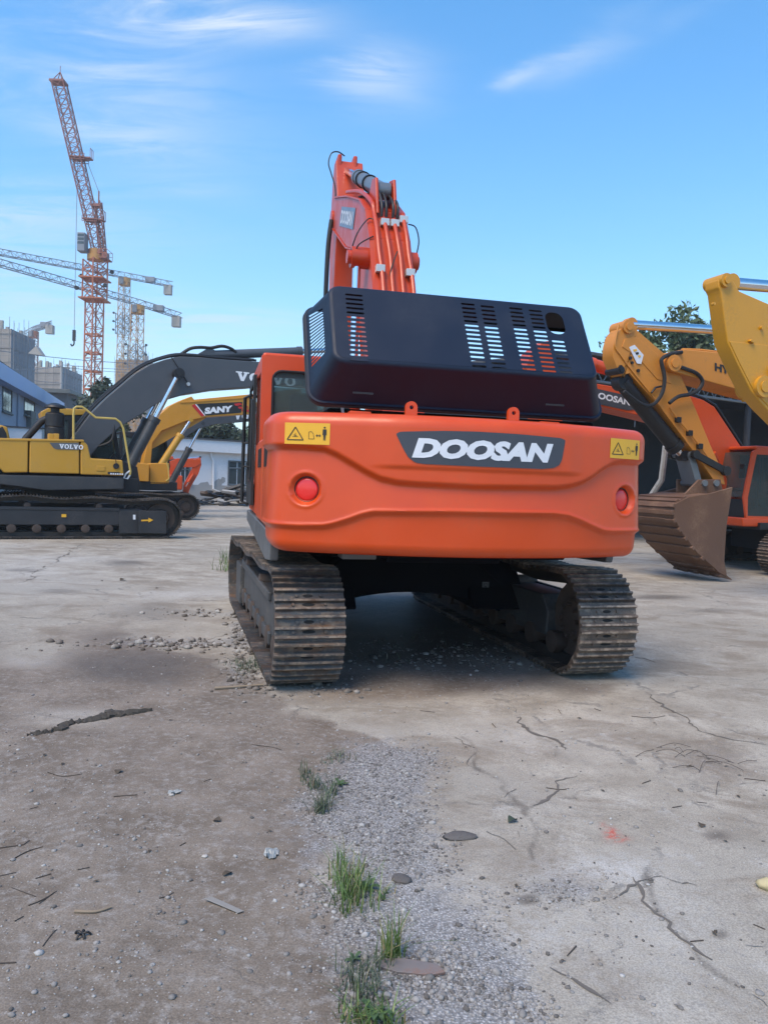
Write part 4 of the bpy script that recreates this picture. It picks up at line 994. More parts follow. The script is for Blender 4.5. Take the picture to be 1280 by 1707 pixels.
for sd in (-1, 1): track(O1, sd * .8, -1.5, 1.3, .33, .32, .45, .215, shoe_mesh('track_shoe', .45, .215, [MT['shoe_d'], MT['hole']], False) if sd < 0 else bpy.data.meshes['track_shoe'], MT['frame_d'], sd)

# ---- orange machine on the right, facing left
d2 = Mach('excavator', (9.59, 17.54), 106.3, 'orange excavator with cab at right edge, its boom reaching left behind the amber bucket arm', GR); D = d2.root
db = slab(D, 'boom', d2.Q([(930, 628), (1003, 641), (1045, 648), (1120, 652), (1150, 660), (1172, 667), (1190, 678), (1238, 750), (1245, 815), (1215, 815), (1195, 780), (1150, 722), (1105, 703), (1070, 694), (1003, 678), (930, 664)], -.3), -.3, .3, MT['orange2'], .015)
side_poly(db, 'name_plate', d2.Q([(985, 646), (1052, 661), (1060, 672), (1056, 683), (1045, 684), (988, 672)], -.3), -.308, MT['plate'])
q0, q1 = d2.L(1054, 676, -.3), d2.L(982, 660, -.3)
e0, e1, e2 = d2.L(984, 662, -.3), d2.L(1051, 677, -.3), d2.L(983, 650, -.3)
dx = (e1 - e0); W_ = dx.length; dx /= W_; dz = (e2 - e0); H_ = dz.length; dz /= H_
side_text(db, 'DOOSAN', MT['silver'], -.314, (e0.y, e0.z), (dx.y, dx.z), (dz.y, dz.z), H_ * .95, W_, .035, .22)
for off in (.0, .06):
    b = MB(); b.tube([(-.25 + off * 3, *q) for q in d2.Q([(1110, 650 - 3), (1150, 658 - 2), (1172, 664), (1192, 676), (1240, 750)], -.25)], .03, 6); b.build('hydraulic_pipe', MT['black'], db)
rod_cyl(D, (0, *d2.Q([(1100, 640)], 0)[0]), (0, *d2.Q([(905, 585)], 0)[0]), .13, .06, .62, MT['orange2'], MT['darkgrey'], name='arm_cylinder')
da = slab(D, 'arm', d2.Q([(897, 572), (906, 571), (914, 580), (921, 615), (930, 650), (925, 800), (905, 860), (893, 858), (896, 760), (880, 650), (868, 615), (876, 590)], 0), -.22, .22, MT['orange2'], .015)
b = MB(); b.prism(d2.Q([(895, 850), (915, 850), (935, 880), (930, 915), (880, 925), (885, 890)], 0), -.55, .55); b.build('bucket', MT['bucket'], da, bevel=.02)
simple_cab(D, MT['orange2'], -1.10, -.10, .80, 2.56, 1.06, 2.58, rake=.10)
slab(D, 'cab_base', [(-.2, .96), (2.66, .96), (2.68, 1.14), (-.2, 1.14)], -1.12, -.05, MT['orange2'], .03)
slab(D, 'side_door', [(-2.7, 1.05), (.7, 1.05), (.7, 2.0), (-2.7, 2.1)], -1.3, -.4, MT['orange2'], .04); slab(D, 'side_door', [(-2.7, 1.05), (1.6, 1.05), (1.6, 1.85), (-2.7, 2.1)], .6, 1.5, MT['orange2'], .04)
slab(D, 'counterweight', [(-3.2, 1.0), (-2.7, 1.0), (-2.7, 2.1), (-3.1, 2.1)], -1.5, 1.5, MT['orange2'], .1)
slab(D, 'upper_frame', [(-2.7, .9), (2.3, .9), (2.3, 1.05), (-2.7, 1.05)], -1.2, 1.2, MT['black'])
slab(D, 'car_body', [(-1.2, .4), (1.2, .4), (1.2, .9), (-1.2, .9)], -.9, .9, MT['black'])
for rr_ in (.42, -.42): rod_cyl(D, (rr_, 2.2, 1.1), (rr_, *d2.Q([(1130, 690)], 0)[0]), .12, .06, .6, MT['orange2'], name='boom_cylinder')
b = MB(); b.box((-.95, 2.50, 1.95), (-.80, 2.56, 2.25)); b.build('mirror', MT['black'], D, bevel=.02)
for sd in (-1, 1): track(D, sd * 1.6, -2.4, 2.45, .46, .44, .60, .215, sm_mud, MT['frame_d'], sd, .4)

# ---- amber machine whose arm and rusty bucket stand on the right
h1 = Mach('excavator', (15.99, 18.27), 110, 'amber excavator arm with rusty ribbed bucket standing on the yard', GR); Hh = h1.root
armpx = [(1043, 535), (1056, 541), (1062, 551), (1107, 590), (1128, 608), (1136, 630), (1158, 680), (1183, 741), (1203, 785), (1208, 808), (1190, 802), (1162, 761), (1101, 680), (1054, 628), (1049, 622), (1042, 624), (1036, 629), (1026, 629), (1018, 620), (1008, 595), (1009, 575), (1014, 558), (1028, 541)]
armpx = [(x + (13 if x < 1032 else 0), y) for x, y in armpx]
ha = slab(Hh, 'arm', h1.Q(armpx, -.25), -.25, .06, MT['hyundai'], .02)
# raised doubler plate and welded rim on the near side
slab(ha, 'reinforcing_plate', h1.Q([(1040, 566), (1052, 561), (1062, 564), (1104, 598), (1118, 640), (1094, 632), (1062, 596), (1036, 578)], -.25), -.262, -.24, MT['hyundai'], .006)
b = MB(); b.tube([(-.262, *q) for q in h1.Q([(1030, 541), (1026, 560), (1024, 578), (1033, 592), (1052, 618), (1082, 655), (1104, 684)], -.25)], .016, 6, smooth=4); b.build('hydraulic_pipe', MT['hyundai'], ha)
pp = h1.Q([(1112, 680), (1127, 700), (1146, 722), (1163, 744), (1176, 762)], -.25)
b = MB(); b.tube([(-.30, *q) for q in pp], .018, 6); b.build('hydraulic_pipe', MT['hyundai'], ha)
for q in (pp[1], pp[2], pp[3]):
    b = MB(); b.box((-.33, q[0] - .05, q[1] - .05), (-.25, q[0] + .05, q[1] + .05)); b.build('pipe_clamp', MT['black'], ha, bevel=.01)
for x, y, rd in ((1033, 612, .035), (1049, 597, .03), (1062, 618, .03), (1052, 605, .025)):
    q = h1.L(x, y, -.25); b = MB(); b.cyl((-.285, q.y, q.z), (-.24, q.y, q.z), rd, n=10); b.build('bolt', MT['black'], ha)
ws = side_poly(ha, 'warning_sticker', h1.Q([(1047, 579), (1056, 575), (1071, 592), (1067, 607), (1060, 606)], -.25), -.266, MT['silver'])
for k in range(3):
    side_poly(ws, 'pictogram', h1.Q([(1053 + 4 * k, 583 + 5 * k), (1059 + 3 * k, 582 + 5 * k), (1060 + 3 * k, 585 + 5 * k), (1055 + 4 * k, 587 + 5 * k)], -.25), -.272, MT['stick'] if k != 1 else MT['ink'])
q = h1.L(1045, 545, -.25); bump_boss(ha, -.30, .11, q.y, q.z, .12, MT['hyundai'])
q = h1.L(1033, 617, -.25); bump_boss(ha, -.29, .10, q.y, q.z, .07, MT['black'])
q = h1.L(1115, 607, -.25); bump_boss(ha, -.40, .25, q.y, q.z, .15, MT['hyundai'])
hb = slab(Hh, 'boom', h1.Q([(1106, 600), (1112, 588), (1135, 583), (1200, 589)], -.25) + [(9.9, 4.12), (9.39, 4.08), (5.0, 4.5), (3.5, 4.2), (.2, 2.2), (.6, 1.85), (3.8, 3.45), (5.2, 3.8)] + h1.Q([(1290, 668), (1240, 655), (1118, 621)], -.25), -.33, .33, MT['hyundai'], .02)
e0, e1, e2 = h1.L(1190, 618, -.33), h1.L(1270, 640, -.33), h1.L(1190, 604.5, -.33)
dx = (e1 - e0); W_ = dx.length; dx /= W_; dz = (e2 - e0); H_ = dz.length; dz /= H_
side_text(hb, 'HYUNDAI', MT['ink'], -.338, (e0.y, e0.z), (dx.y, dx.z), (dz.y, dz.z), H_, 1.12, .05, .0)
a0 = h1.L(1049, 541, -.1); rod_cyl(Hh, (-.1, 4.2, 5.0), a0, .13, .085, .42, MT['hyundai'], name='arm_cylinder')
c0, c1 = h1.L(1036, 637, -.08), h1.L(1137, 760, -.08)
rod_cyl(ha, c0, c1, .145, .07, .88, MT['black'], name='bucket_cylinder')
p0, p1, p2, p3 = h1.L(1139, 758, 0), h1.L(1189, 785, 0), h1.L(1152, 805, 0), h1.L(1171, 805, 0)
for rr_ in (-.33, .28):
    b = MB(); d_ = (p1 - p0).normalized(); nn = Vector((0, -d_.z, d_.y)) * .06
    b.prism([tuple((p0 + nn)[1:]), tuple((p1 + nn)[1:]), tuple((p1 - nn)[1:]), tuple((p0 - nn)[1:])], rr_, rr_ + .05); b.cyl((rr_ - .02, p1.y, p1.z), (rr_ + .07, p1.y, p1.z), .09, n=16); b.cyl((rr_ - .02, p0.y, p0.z), (rr_ + .07, p0.y, p0.z), .08, n=16); b.build('bucket_link', MT['black'], ha)
b = MB(); d_ = (p2 - p0).normalized(); nn = Vector((0, -d_.z, d_.y)) * .07
b.prism([tuple((p0 + nn)[1:]), tuple((p2 + nn)[1:]), tuple((p2 - nn)[1:]), tuple((p0 - nn)[1:])], -.2, .16); b.cyl((-.30, *p0[1:]), (.30, *p0[1:]), .06, n=14); b.build('bucket_link', MT['steel'], ha)
for q in (p2, p3):
    b = MB(); b.cyl((-.36, q.y, q.z), (.33, q.y, q.z), .06, n=14); b.build('bucket_pin', MT['steel'], ha)
BW = .64
bside = h1.Q([(1221, 812), (1211, 875), (1207, 935), (1212, 962), (1200, 956), (1162, 922), (1138, 891), (1122, 862), (1124, 840), (1148, 828), (1185, 822)], -BW)
bshell = h1.Q([(1185, 823), (1150, 828), (1126, 839), (1122, 861), (1138, 890), (1162, 921), (1200, 955), (1213, 963)], -BW)
hk = slab(Hh, 'bucket', bside, -BW, -BW + .05, MT['bucket'], .012)
slab(hk, 'side_plate', bside, BW - .05, BW, MT['bucket'], .012)
b = MB(); cen = Vector((sum(p[0] for p in bshell) / len(bshell), sum(p[1] for p in bshell) / len(bshell)))
# smooth the shell curve
def smooth2(pts, m=4):
    q = []
    P_ = [Vector(p) for p in pts]
    for i in range(len(P_) - 1):
        a_, b_, c_, d_ = P_[max(i - 1, 0)], P_[i], P_[i + 1], P_[min(i + 2, len(P_) - 1)]
        for k in range(m):
            t = k / m; q.append(.5 * ((2 * b_) + (c_ - a_) * t + (2 * a_ - 5 * b_ + 4 * c_ - d_) * t * t + (3 * b_ - a_ - 3 * c_ + d_) * t ** 3))
    return q + [P_[-1]]
sh = smooth2(bshell)
b.loft([[(-BW + .02, *p), (BW - .02, *p), (BW - .02, *(p + (cen - p) * .06)), (-BW + .02, *(p + (cen - p) * .06))] for p in sh])
b.build('bucket_shell', MT['bucket'], hk, smooth=40)
for i in range(5, len(sh) - 3, 2):
    p = sh[i]; d_ = (sh[i + 1] - sh[i - 1]).normalized(); nn = Vector((d_.y, -d_.x)); nn = nn if nn.dot(p - cen) > 0 else -nn
    a_ = p - d_ * .040; c_ = p + d_ * .040
    b = MB(); b.prism([tuple(a_ - nn * .01), tuple(c_ - nn * .01), tuple(c_ + nn * .028), tuple(a_ + nn * .028)], -BW + .03, BW - .03); b.build('wear_bar', MT['bucket'], hk, bevel=.008)
    if 8 < i < 22:
        b = MB(); b.prism([tuple(a_ - nn * .02), tuple(c_ - nn * .02), tuple(c_ + nn * .045), tuple(a_ + nn * .045)], -BW - .015, -BW + .20); b.build('heel_shroud', MT['bucket'], hk, bevel=.012)
tip = sh[-1]; td = (sh[-1] - sh[-4]).normalized(); tn = Vector((td.y, -td.x))
for k in range(5):
    r0 = -BW + .02 + k * (2 * BW - .16) / 4
    b = MB(); b.prism([tuple(tip - td * .18 - tn * .05), tuple(tip + td * .12), tuple(tip + td * .12 + tn * .01), tuple(tip - td * .18 + tn * .06)], r0, r0 + .12); b.build('tooth', MT['bucket'], hk, bevel=.01)
for r0 in (-.32, .24):
    b = MB(); b.prism([tuple((p2 + Vector((0, .12, .06)))[1:]), tuple((p3 + Vector((0, -.12, .08)))[1:]), h1.Q([(1205, 822)], r0)[0], h1.Q([(1128, 838)], r0)[0]], r0, r0 + .05); b.build('bucket_ear', MT['bucket'], hk, bevel=.01)
for pts, rd in ((((1040, 652), (1060, 668), (1075, 676), (1090, 673), (1103, 655), (1107, 630), (1102, 605), (1104, 597), (1118, 590), (1136, 587)), .035), (((1115, 672), (1130, 661), (1150, 657), (1165, 648), (1170, 635), (1160, 622), (1140, 614), (1125, 608), (1119, 598), (1124, 589)), .035)):
    b = MB(); b.tube([h1.L(x, y, -.36) for x, y in pts], rd, 8, smooth=4); b.build('hose', MT['rubber'], ha)
b = MB(); b.tube([h1.L(x, y, -.29) for x, y in ((1085, 655), (1092, 646), (1102, 644))], .02, 6); b.build('grease_line', MT['black'], ha)
b = MB(); b.tube([h1.L(x, y, -.1) for x, y in ((1136, 583), (1165, 584), (1200, 588), (1260, 601))], .03, 6); b.build('hydraulic_pipe', MT['hyundai'], hb)

# ---- bright yellow arm nearest on the right
y1 = Mach('excavator', (12.82, 13.92), 110, 'bright yellow excavator arm with chrome rod cutting in at upper right edge', GR); Y_ = y1.root
yp = [(1201, 487), (1197, 479), (1197, 466), (1205, 458), (1215, 460), (1222, 468), (1232, 485), (1280, 506), (1345, 545), (1375, 620), (1440, 800), (1425, 830), (1330, 735), (1275, 680), (1251, 652), (1230, 610), (1212, 570)]
ya = slab(Y_, 'arm', y1.Q(yp, -.28), -.28, -.02, MT['yellow'], .02)
slab(ya, 'reinforcing_plate', y1.Q([(1214, 569), (1300, 578), (1390, 680), (1425, 800), (1330, 727), (1277, 675), (1254, 650), (1232, 607)], -.28), -.292, -.27, MT['yellow'], .008)
q = y1.L(1207, 468, -.28); bump_boss(ya, -.33, .03, q.y, q.z, .095, MT['yellow'])
q = y1.L(1268, 645, -.28); bump_boss(ya, -.35, .05, q.y, q.z, .15, MT['yellow'])
for x, y, rd in ((1267, 547, .025), (1187, 507, .02)):
    q = y1.L(x, y, -.28); b = MB(); b.cyl((-.32, q.y, q.z), (-.27, q.y, q.z), rd, n=10); b.build('bolt', MT['yellow'], ya)
slab(ya, 'arm_rib', y1.Q([(1245, 569), (1252, 573), (1254, 570), (1248, 566)], -.28), -.33, -.27, MT['yellow'], .004)
rod_cyl(Y_, (-.15, 2.6, 4.9), y1.L(1214, 472, -.15), .15, .085, .45, MT['yellow'], name='arm_cylinder')
slab(Y_, 'boom', [(8.1, 3.4), (7.9, 3.0), (5.2, 3.5), (3.8, 3.2), (.6, 1.85), (.2, 2.2), (3.5, 4.0), (5.0, 4.3), (7.9, 3.6)], -.36, .36, MT['yellow'], .02)
# ------------------------------------------------------------------ noise for the ground
def hash2(ix, iy, s):
    h = (ix * 374761393 + iy * 668265263 + s * 974634777) & 0x7fffffff
    h = ((h ^ (h >> 13)) * 1274126177) & 0x7fffffff
    return ((h ^ (h >> 16)) & 0xffff) / 65535.0
def vnoise(x, y, s=0):
    ix = np.floor(x).astype(np.int64); iy = np.floor(y).astype(np.int64); fx = x - ix; fy = y - iy
    fx = fx * fx * (3 - 2 * fx); fy = fy * fy * (3 - 2 * fy)
    a, b_, c, d = hash2(ix, iy, s), hash2(ix + 1, iy, s), hash2(ix, iy + 1, s), hash2(ix + 1, iy + 1, s)
    return a + (b_ - a) * fx + (c - a) * fy + (a - b_ - c + d) * fx * fy
def fbm(x, y, o=5, s=0, g=.5):
    t = 0; a = 1; n = 0
    for k in range(o): t = t + a * vnoise(x * 2 ** k, y * 2 ** k, s + 17 * k); n += a; a *= g
    return t / n
def to_px(x, y):
    """where a ground point lies in the photograph (used only to lay out stains and heaps on the yard)"""
    dx, dy, dz = x, y, -CAM_H
    w = np.maximum(dx * cF.x + dy * cF.y + dz * cF.z, .05)
    return 640 + 1280 * (dx * cR.x + dy * cR.y + dz * cR.z) / w, 853.5 - 1280 * (dx * cU.x + dy * cU.y + dz * cU.z) / w
def blobs(px, py, L, wob):
    t = np.zeros_like(px)
    for (cx, cy, rx, ry, a) in L:
        q = ((px - cx) / rx) ** 2 + ((py - cy) / ry) ** 2
        t = t + a * np.exp(-q * (0.6 + wob))
    return t
EDGE = ([820, 870, 930, 1000, 1080, 1140, 1200, 1260, 1330, 1400, 1500, 1600, 1720], [300, 330, 330, 250, 230, 470, 560, 600, 560, 575, 600, 640, 690])
CRACKS = [([(770, 1225), (800, 1275), (850, 1318), (884, 1345), (886, 1400), (900, 1430)], 7, .8), ([(884, 1345), (920, 1308), (985, 1296)], 6, .6), ([(830, 1175), (880, 1210), (938, 1252)], 5, .6),
          ([(1070, 1450), (1090, 1500), (1115, 1545), (1160, 1590), (1205, 1625), (1285, 1688)], 9, .8), ([(1085, 1150), (1130, 1190), (1200, 1225), (1290, 1240)], 7, .45), ([(790, 1382), (824, 1410), (870, 1440)], 5, .5),
          ([(45, 968), (90, 935), (140, 905)], 3, .9), ([(925, 1585), (960, 1640), (1010, 1700)], 7, .4), ([(1010, 1500), (1100, 1460), (1180, 1475)], 5, .35), ([(1230, 1560), (1290, 1580)], 6, .5)]
def masks(x, y):
    px, py = to_px(x, y)
    w1 = fbm(x * 1.3, y * 1.3, 5, 3); w2 = fbm(x * 5, y * 5, 4, 9); w3 = fbm(x * .5 + 7, y * .5, 4, 21)
    edge = np.interp(py, *EDGE)
    front = (y > .3)
    soft = np.clip(18 + (py - 900) * .10, 12, 90)
    dirt = sst((edge - px) + (w1 - .5) * soft * 5 + (w2 - .5) * soft * 1.6, -soft * .6, soft * 1.0) * sst(py, 990, 1090)
    dirt = np.where(front, dirt, .4)
    dirt = dirt + blobs(px, py, [(1190, 1265, 95, 48, .55), (560, 1160, 160, 25, .5), (572, 1242, 46, 26, .9), (760, 1135, 200, 22, .7), (980, 1150, 60, 16, .5), (700, 1060, 240, 70, .8), (1200, 1395, 45, 22, .5), (960, 1470, 90, 30, .4), (1180, 1085, 120, 12, .35), (330, 935, 80, 16, .3), (1180, 930, 100, 20, .45), (1000, 1230, 90, 30, .25)], w1)
    dirt = dirt - blobs(px, py, [(60, 1085, 110, 32, .8), (120, 1195, 130, 26, .6), (40, 1010, 120, 40, .6), (20, 1330, 70, 20, .3), (300, 905, 260, 26, .5), (330, 985, 90, 14, .5)], w1)
    darkened = blobs(px, py, [(230, 1110, 150, 34, .9), (250, 1020, 110, 24, .5), (90, 1240, 90, 20, .3), (190, 1060, 110, 12, .3), (100, 985, 60, 6, .5), (210, 938, 45, 7, .7), (35, 950, 40, 4, .6), (650, 1035, 150, 55, 1.3), (640, 1090, 120, 22, .5), (860, 1070, 80, 30, .6), (765, 1393, 20, 9, .8), (880, 1498, 24, 11, .9), (1100, 995, 60, 5, .8), (1180, 1018, 70, 5, .5), (1195, 1393, 36, 13, .55), (1200, 1555, 16, 9, .7), (90, 1640, 110, 60, .3), (230, 1700, 160, 50, .3), (310, 845, 60, 6, .4), (260, 885, 60, 6, .5), (30, 890, 200, 8, .5)], w2)  # damp and stained patches, plus darker ground under the machines
    grav = sst(px, edge - 70 - soft * 1.6, edge + 40) * (1 - sst(px, edge + 60 + (py - 1200) * .10, edge + 210 + (py - 1200) * .22)) * sst(py, 1180, 1300) * np.where(front, 1, 0)
    grav = grav * (0.5 + 1.0 * w1) + blobs(px, py, [(940, 1480, 100, 40, .7), (800, 1620, 130, 80, .4), (415, 1045, 36, 26, 1.0), (290, 1070, 170, 9, .8), (400, 1120, 36, 36, .8), (350, 1020, 90, 8, .6), (80, 1010, 40, 12, .3), (640, 1075, 60, 30, .4)], w2)
    pale = blobs(px, py, [(1000, 1450, 100, 26, .7), (60, 1105, 130, 14, .5), (100, 1180, 150, 12, .4), (620, 1250, 70, 40, .4), (340, 990, 110, 8, .5), (150, 1190, 100, 14, .4), (850, 1560, 120, 40, .3), (900, 1230, 160, 40, .25), (1130, 1520, 80, 60, .25), (60, 960, 150, 40, .3)], w2) + np.clip((w3 - .5) * 1.2, 0, .5)
    paintm = blobs(px, py, [(1018, 1388, 13, 10, 1.0), (1030, 1399, 18, 5, .9), (1003, 1373, 6, 7, .6)], w2 * 2)
    cr = np.zeros_like(px)
    wx, wy = (w2 - .5) * 46, (w1 - .5) * 30
    for L_, wd, am in CRACKS:
        for (x0, y0), (x1, y1) in zip(L_[:-1], L_[1:]):
            dx, dy = x1 - x0, (y1 - y0) * 1.0; t = np.clip(((px + wx - x0) * dx + (py + wy - y0) * dy) / (dx * dx + dy * dy), 0, 1)
            q = np.hypot(px + wx - x0 - dx * t, (py + wy - y0 - dy * t) * 1.4); cr = np.maximum(cr, am * np.exp(-(q / wd) ** 2))
    darkened = darkened + cr * (.28 + .75 * w2); grav = grav + cr * .7 * w1
    c = lambda a: np.clip(a, 0, 1)
    return c(dirt), c(darkened), c(grav), c(pale), c(paintm)

# ------------------------------------------------------------------ ground
def spaced(segs):
    out = []
    for a, b_, n, g in segs:
        t = np.arange(n) / n
        out.append(a * (b_ / a) ** t if g else a + (b_ - a) * t)
    return np.concatenate(out)
xp = np.concatenate([spaced([(0, 2.6, 120, 0), (2.6, 12, 90, 1), (12, 1600, 40, 1)]), [1600]])
gx = np.concatenate([-xp[::-1][:-1], xp])
gy = np.concatenate([[-120, -40, -12, -4, -1, .4], spaced([(1.0, 6.5, 260, 0), (6.5, 30, 150, 1), (30, 1800, 60, 1)]), [1800]])
GX, GY = np.meshgrid(gx, gy)
dirt, darkened, grav, pale, pmk = masks(GX, GY)
near = np.clip(1.4 - GY / 16, 0, 1) * np.clip(1.5 - np.abs(GX) / 9, 0, 1)
hgt = (fbm(GX * 3, GY * 3, 5, 40) - .55) * (.010 + .020 * dirt + .012 * grav) + (fbm(GX * .6, GY * .6, 3, 50) - .55) * .025
hgt = np.where(GY > 0, hgt * near, 0) - .004
nxg, nyg = len(gx), len(gy)
verts = np.stack([GX, GY, hgt], -1).reshape(-1, 3)
ii = np.arange(nyg - 1)[:, None] * nxg + np.arange(nxg - 1)[None, :]
faces = np.stack([ii, ii + 1, ii + nxg + 1, ii + nxg], -1).reshape(-1, 4)
gm = bpy.data.meshes.new('ground')
gm.vertices.add(len(verts)); gm.vertices.foreach_set('co', verts.ravel().astype(np.float32))
gm.loops.add(faces.size); gm.loops.foreach_set('vertex_index', faces.ravel().astype(np.int32))
gm.polygons.add(len(faces)); gm.polygons.foreach_set('loop_start', np.arange(len(faces), dtype=np.int32) * 4)
gm.polygons.foreach_set('use_smooth', [True] * len(faces)); gm.update(calc_edges=True)
for nm, arr in (('dirt', dirt), ('darkened', darkened), ('grav', grav), ('pale', pale), ('spray', pmk)):
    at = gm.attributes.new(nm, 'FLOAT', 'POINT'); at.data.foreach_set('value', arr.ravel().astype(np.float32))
def ground_mat():
    m, n, l, b = principled('yard_ground')
    g = n.new('ShaderNodeNewGeometry'); P = g.outputs['Position']
    def A(nm):
        t = n.new('ShaderNodeAttribute'); t.attribute_name = nm; return t.outputs['Fac']
    big = mnoise(n, l, P, .35, 6, .6); mid = mnoise(n, l, P, 2.3, 7, .65); fin = mnoise(n, l, P, 22, 6, .7); spk = mnoise(n, l, P, 140, 3, .6)
    con = mmix(n, l, mramp(n, l, mid, .3, .72), (.270, .232, .182), (.440, .395, .328))
    con = mmix(n, l, mramp(n, l, big, .42, .68), con, (.305, .275, .228))
    con = mmix(n, l, mmath(n, l, 'MULTIPLY', mramp(n, l, fin, .50, .70), .65), con, (.21, .19, .168))
    blot = mnoise(n, l, P, 1.1, 8, .7, (1, 1.6, 1), .6)
    con = mmix(n, l, mmath(n, l, 'MULTIPLY', mramp(n, l, blot, .48, .62), .7), con, (.205, .165, .122))
    con = mmix(n, l, mmath(n, l, 'MULTIPLY', mramp(n, l, mnoise(n, l, P, 3.7, 8, .72), .56, .70), .5), con, (.45, .43, .40))
    con = mmix(n, l, mmath(n, l, 'MULTIPLY', A('pale'), mramp(n, l, fin, .30, .60)), con, (.50, .48, .45))
    # cracks in the slab
    mp = n.new('ShaderNodeMapping'); l.new(P, mp.inputs[0]); mp.inputs['Rotation'].default_value = (0, 0, .5)
    dn = n.new('ShaderNodeTexNoise'); dn.inputs['Scale'].default_value = 1.3; dn.inputs['Detail'].default_value = 9; dn.inputs['Roughness'].default_value = .68; l.new(mp.outputs[0], dn.inputs['Vector'])
    mixv = n.new('ShaderNodeVectorMath'); mixv.operation = 'MULTIPLY_ADD'; l.new(dn.outputs['Color'], mixv.inputs[0]); mixv.inputs[1].default_value = (.9, .9, 0); l.new(mp.outputs[0], mixv.inputs[2])
    vo = n.new('ShaderNodeTexVoronoi'); vo.feature = 'DISTANCE_TO_EDGE'; vo.inputs['Scale'].default_value = .62; l.new(mixv.outputs[0], vo.inputs['Vector'])
    crk = mmath(n, l, 'MULTIPLY', mramp(n, l, vo.outputs['Distance'], .002, .014, 1, 0), mramp(n, l, mid, .46, .60))
    con = mmix(n, l, mmath(n, l, 'MULTIPLY', crk, .6), con, (.13, .12, .11))
    # trodden dirt with fines and small chips
    dc = mmix(n, l, mramp(n, l, mid, .3, .7), (.142, .111, .083), (.230, .188, .148))
    dc = mmix(n, l, mramp(n, l, fin, .45, .75), dc, (.29, .264, .238))
    vp = n.new('ShaderNodeTexVoronoi'); vp.inputs['Scale'].default_value = 95; l.new(P, vp.inputs['Vector'])
    sp = n.new('ShaderNodeSeparateXYZ'); l.new(vp.outputs['Color'], sp.inputs[0])
    chip = mmath(n, l, 'MULTIPLY', mmath(n, l, 'GREATER_THAN', sp.outputs[0], .86), mramp(n, l, vp.outputs['Distance'], .15, .32, 1, 0))
    dc = mmix(n, l, mmath(n, l, 'MULTIPLY', chip, .75), dc, (.42, .40, .38))
    dfac = mramp(n, l, mmath(n, l, 'ADD', A('dirt'), mmath(n, l, 'MULTIPLY', mmath(n, l, 'SUBTRACT', fin, .5), .7)), .18, .75)
    c = mmix(n, l, dfac, con, dc)
    # crushed stone: every chip its own grey
    gc = n.new('ShaderNodeMapRange'); l.new(sp.outputs[1], gc.inputs[0]); gc.inputs[3].default_value = .27; gc.inputs[4].default_value = .50
    gd = mmath(n, l, 'MULTIPLY', gc.outputs[0], mramp(n, l, vp.outputs['Distance'], .25, .62, 1, .5))
    cg = n.new('ShaderNodeCombineColor'); l.new(gd, cg.inputs[0]); l.new(mmath(n, l, 'MULTIPLY', gd, .97), cg.inputs[1]); l.new(mmath(n, l, 'MULTIPLY', gd, .96), cg.inputs[2])
    gfac = mramp(n, l, mmath(n, l, 'ADD', A('grav'), mmath(n, l, 'MULTIPLY', mmath(n, l, 'SUBTRACT', mnoise(n, l, P, 9, 7, .75), .5), 2.0)), .30, 1.0)
    c = mmix(n, l, mmath(n, l, 'MULTIPLY', gfac, .85), c, cg.outputs[0])
    c = mmix(n, l, mmath(n, l, 'MULTIPLY', A('spray'), mramp(n, l, fin, .38, .6)), c, (.48, .09, .06))
    dark_amt = mmath(n, l, 'MULTIPLY', mramp(n, l, mmath(n, l, 'ADD', A('darkened'), mmath(n, l, 'MULTIPLY', mmath(n, l, 'SUBTRACT', mid, .5), .5)), .12, .75), .62)
    c = mmix(n, l, dark_amt, c, (.074, .060, .048))
    sv = n.new('ShaderNodeHueSaturation'); l.new(c, sv.inputs['Color']); l.new(mramp(n, l, spk, .25, .75, .74, 1.28), sv.inputs['Value'])
    l.new(sv.outputs[0], b.inputs['Base Color'])
    l.new(mmath(n, l, 'SUBTRACT', mramp(n, l, fin, .3, .7, .80, .95), mmath(n, l, 'MULTIPLY', dark_amt, .35)), b.inputs['Roughness'])
    b.inputs['Specular IOR Level'].default_value = .35
    h = mmath(n, l, 'ADD', mmath(n, l, 'MULTIPLY', fin, .6), mmath(n, l, 'MULTIPLY', spk, .35))
    h = mmath(n, l, 'SUBTRACT', h, mmath(n, l, 'MULTIPLY', crk, .8)); h = mmath(n, l, 'ADD', h, mmath(n, l, 'MULTIPLY', mmath(n, l, 'MULTIPLY', gfac, mramp(n, l, vp.outputs['Distance'], .1, .6, 1, 0)), .6))
    bp = n.new('ShaderNodeBump'); bp.inputs['Strength'].default_value = .55; bp.inputs['Distance'].default_value = .012
    l.new(h, bp.inputs['Height']); l.new(bp.outputs[0], b.inputs['Normal'])
    return m
gm.materials.append(ground_mat())
tag(link('ground', gm), kind='structure')
MT['crack'] = paint('crack_dirt', (.135, .118, .100), .95, dirt=(.15, .135, .12), amt=.8, scale=14)
def surf(x, y):
    i = min(max(int(np.searchsorted(gx, x)) - 1, 0), nxg - 2); j = min(max(int(np.searchsorted(gy, y)) - 1, 0), nyg - 2)
    return float(hgt[j:j + 2, i:i + 2].max())
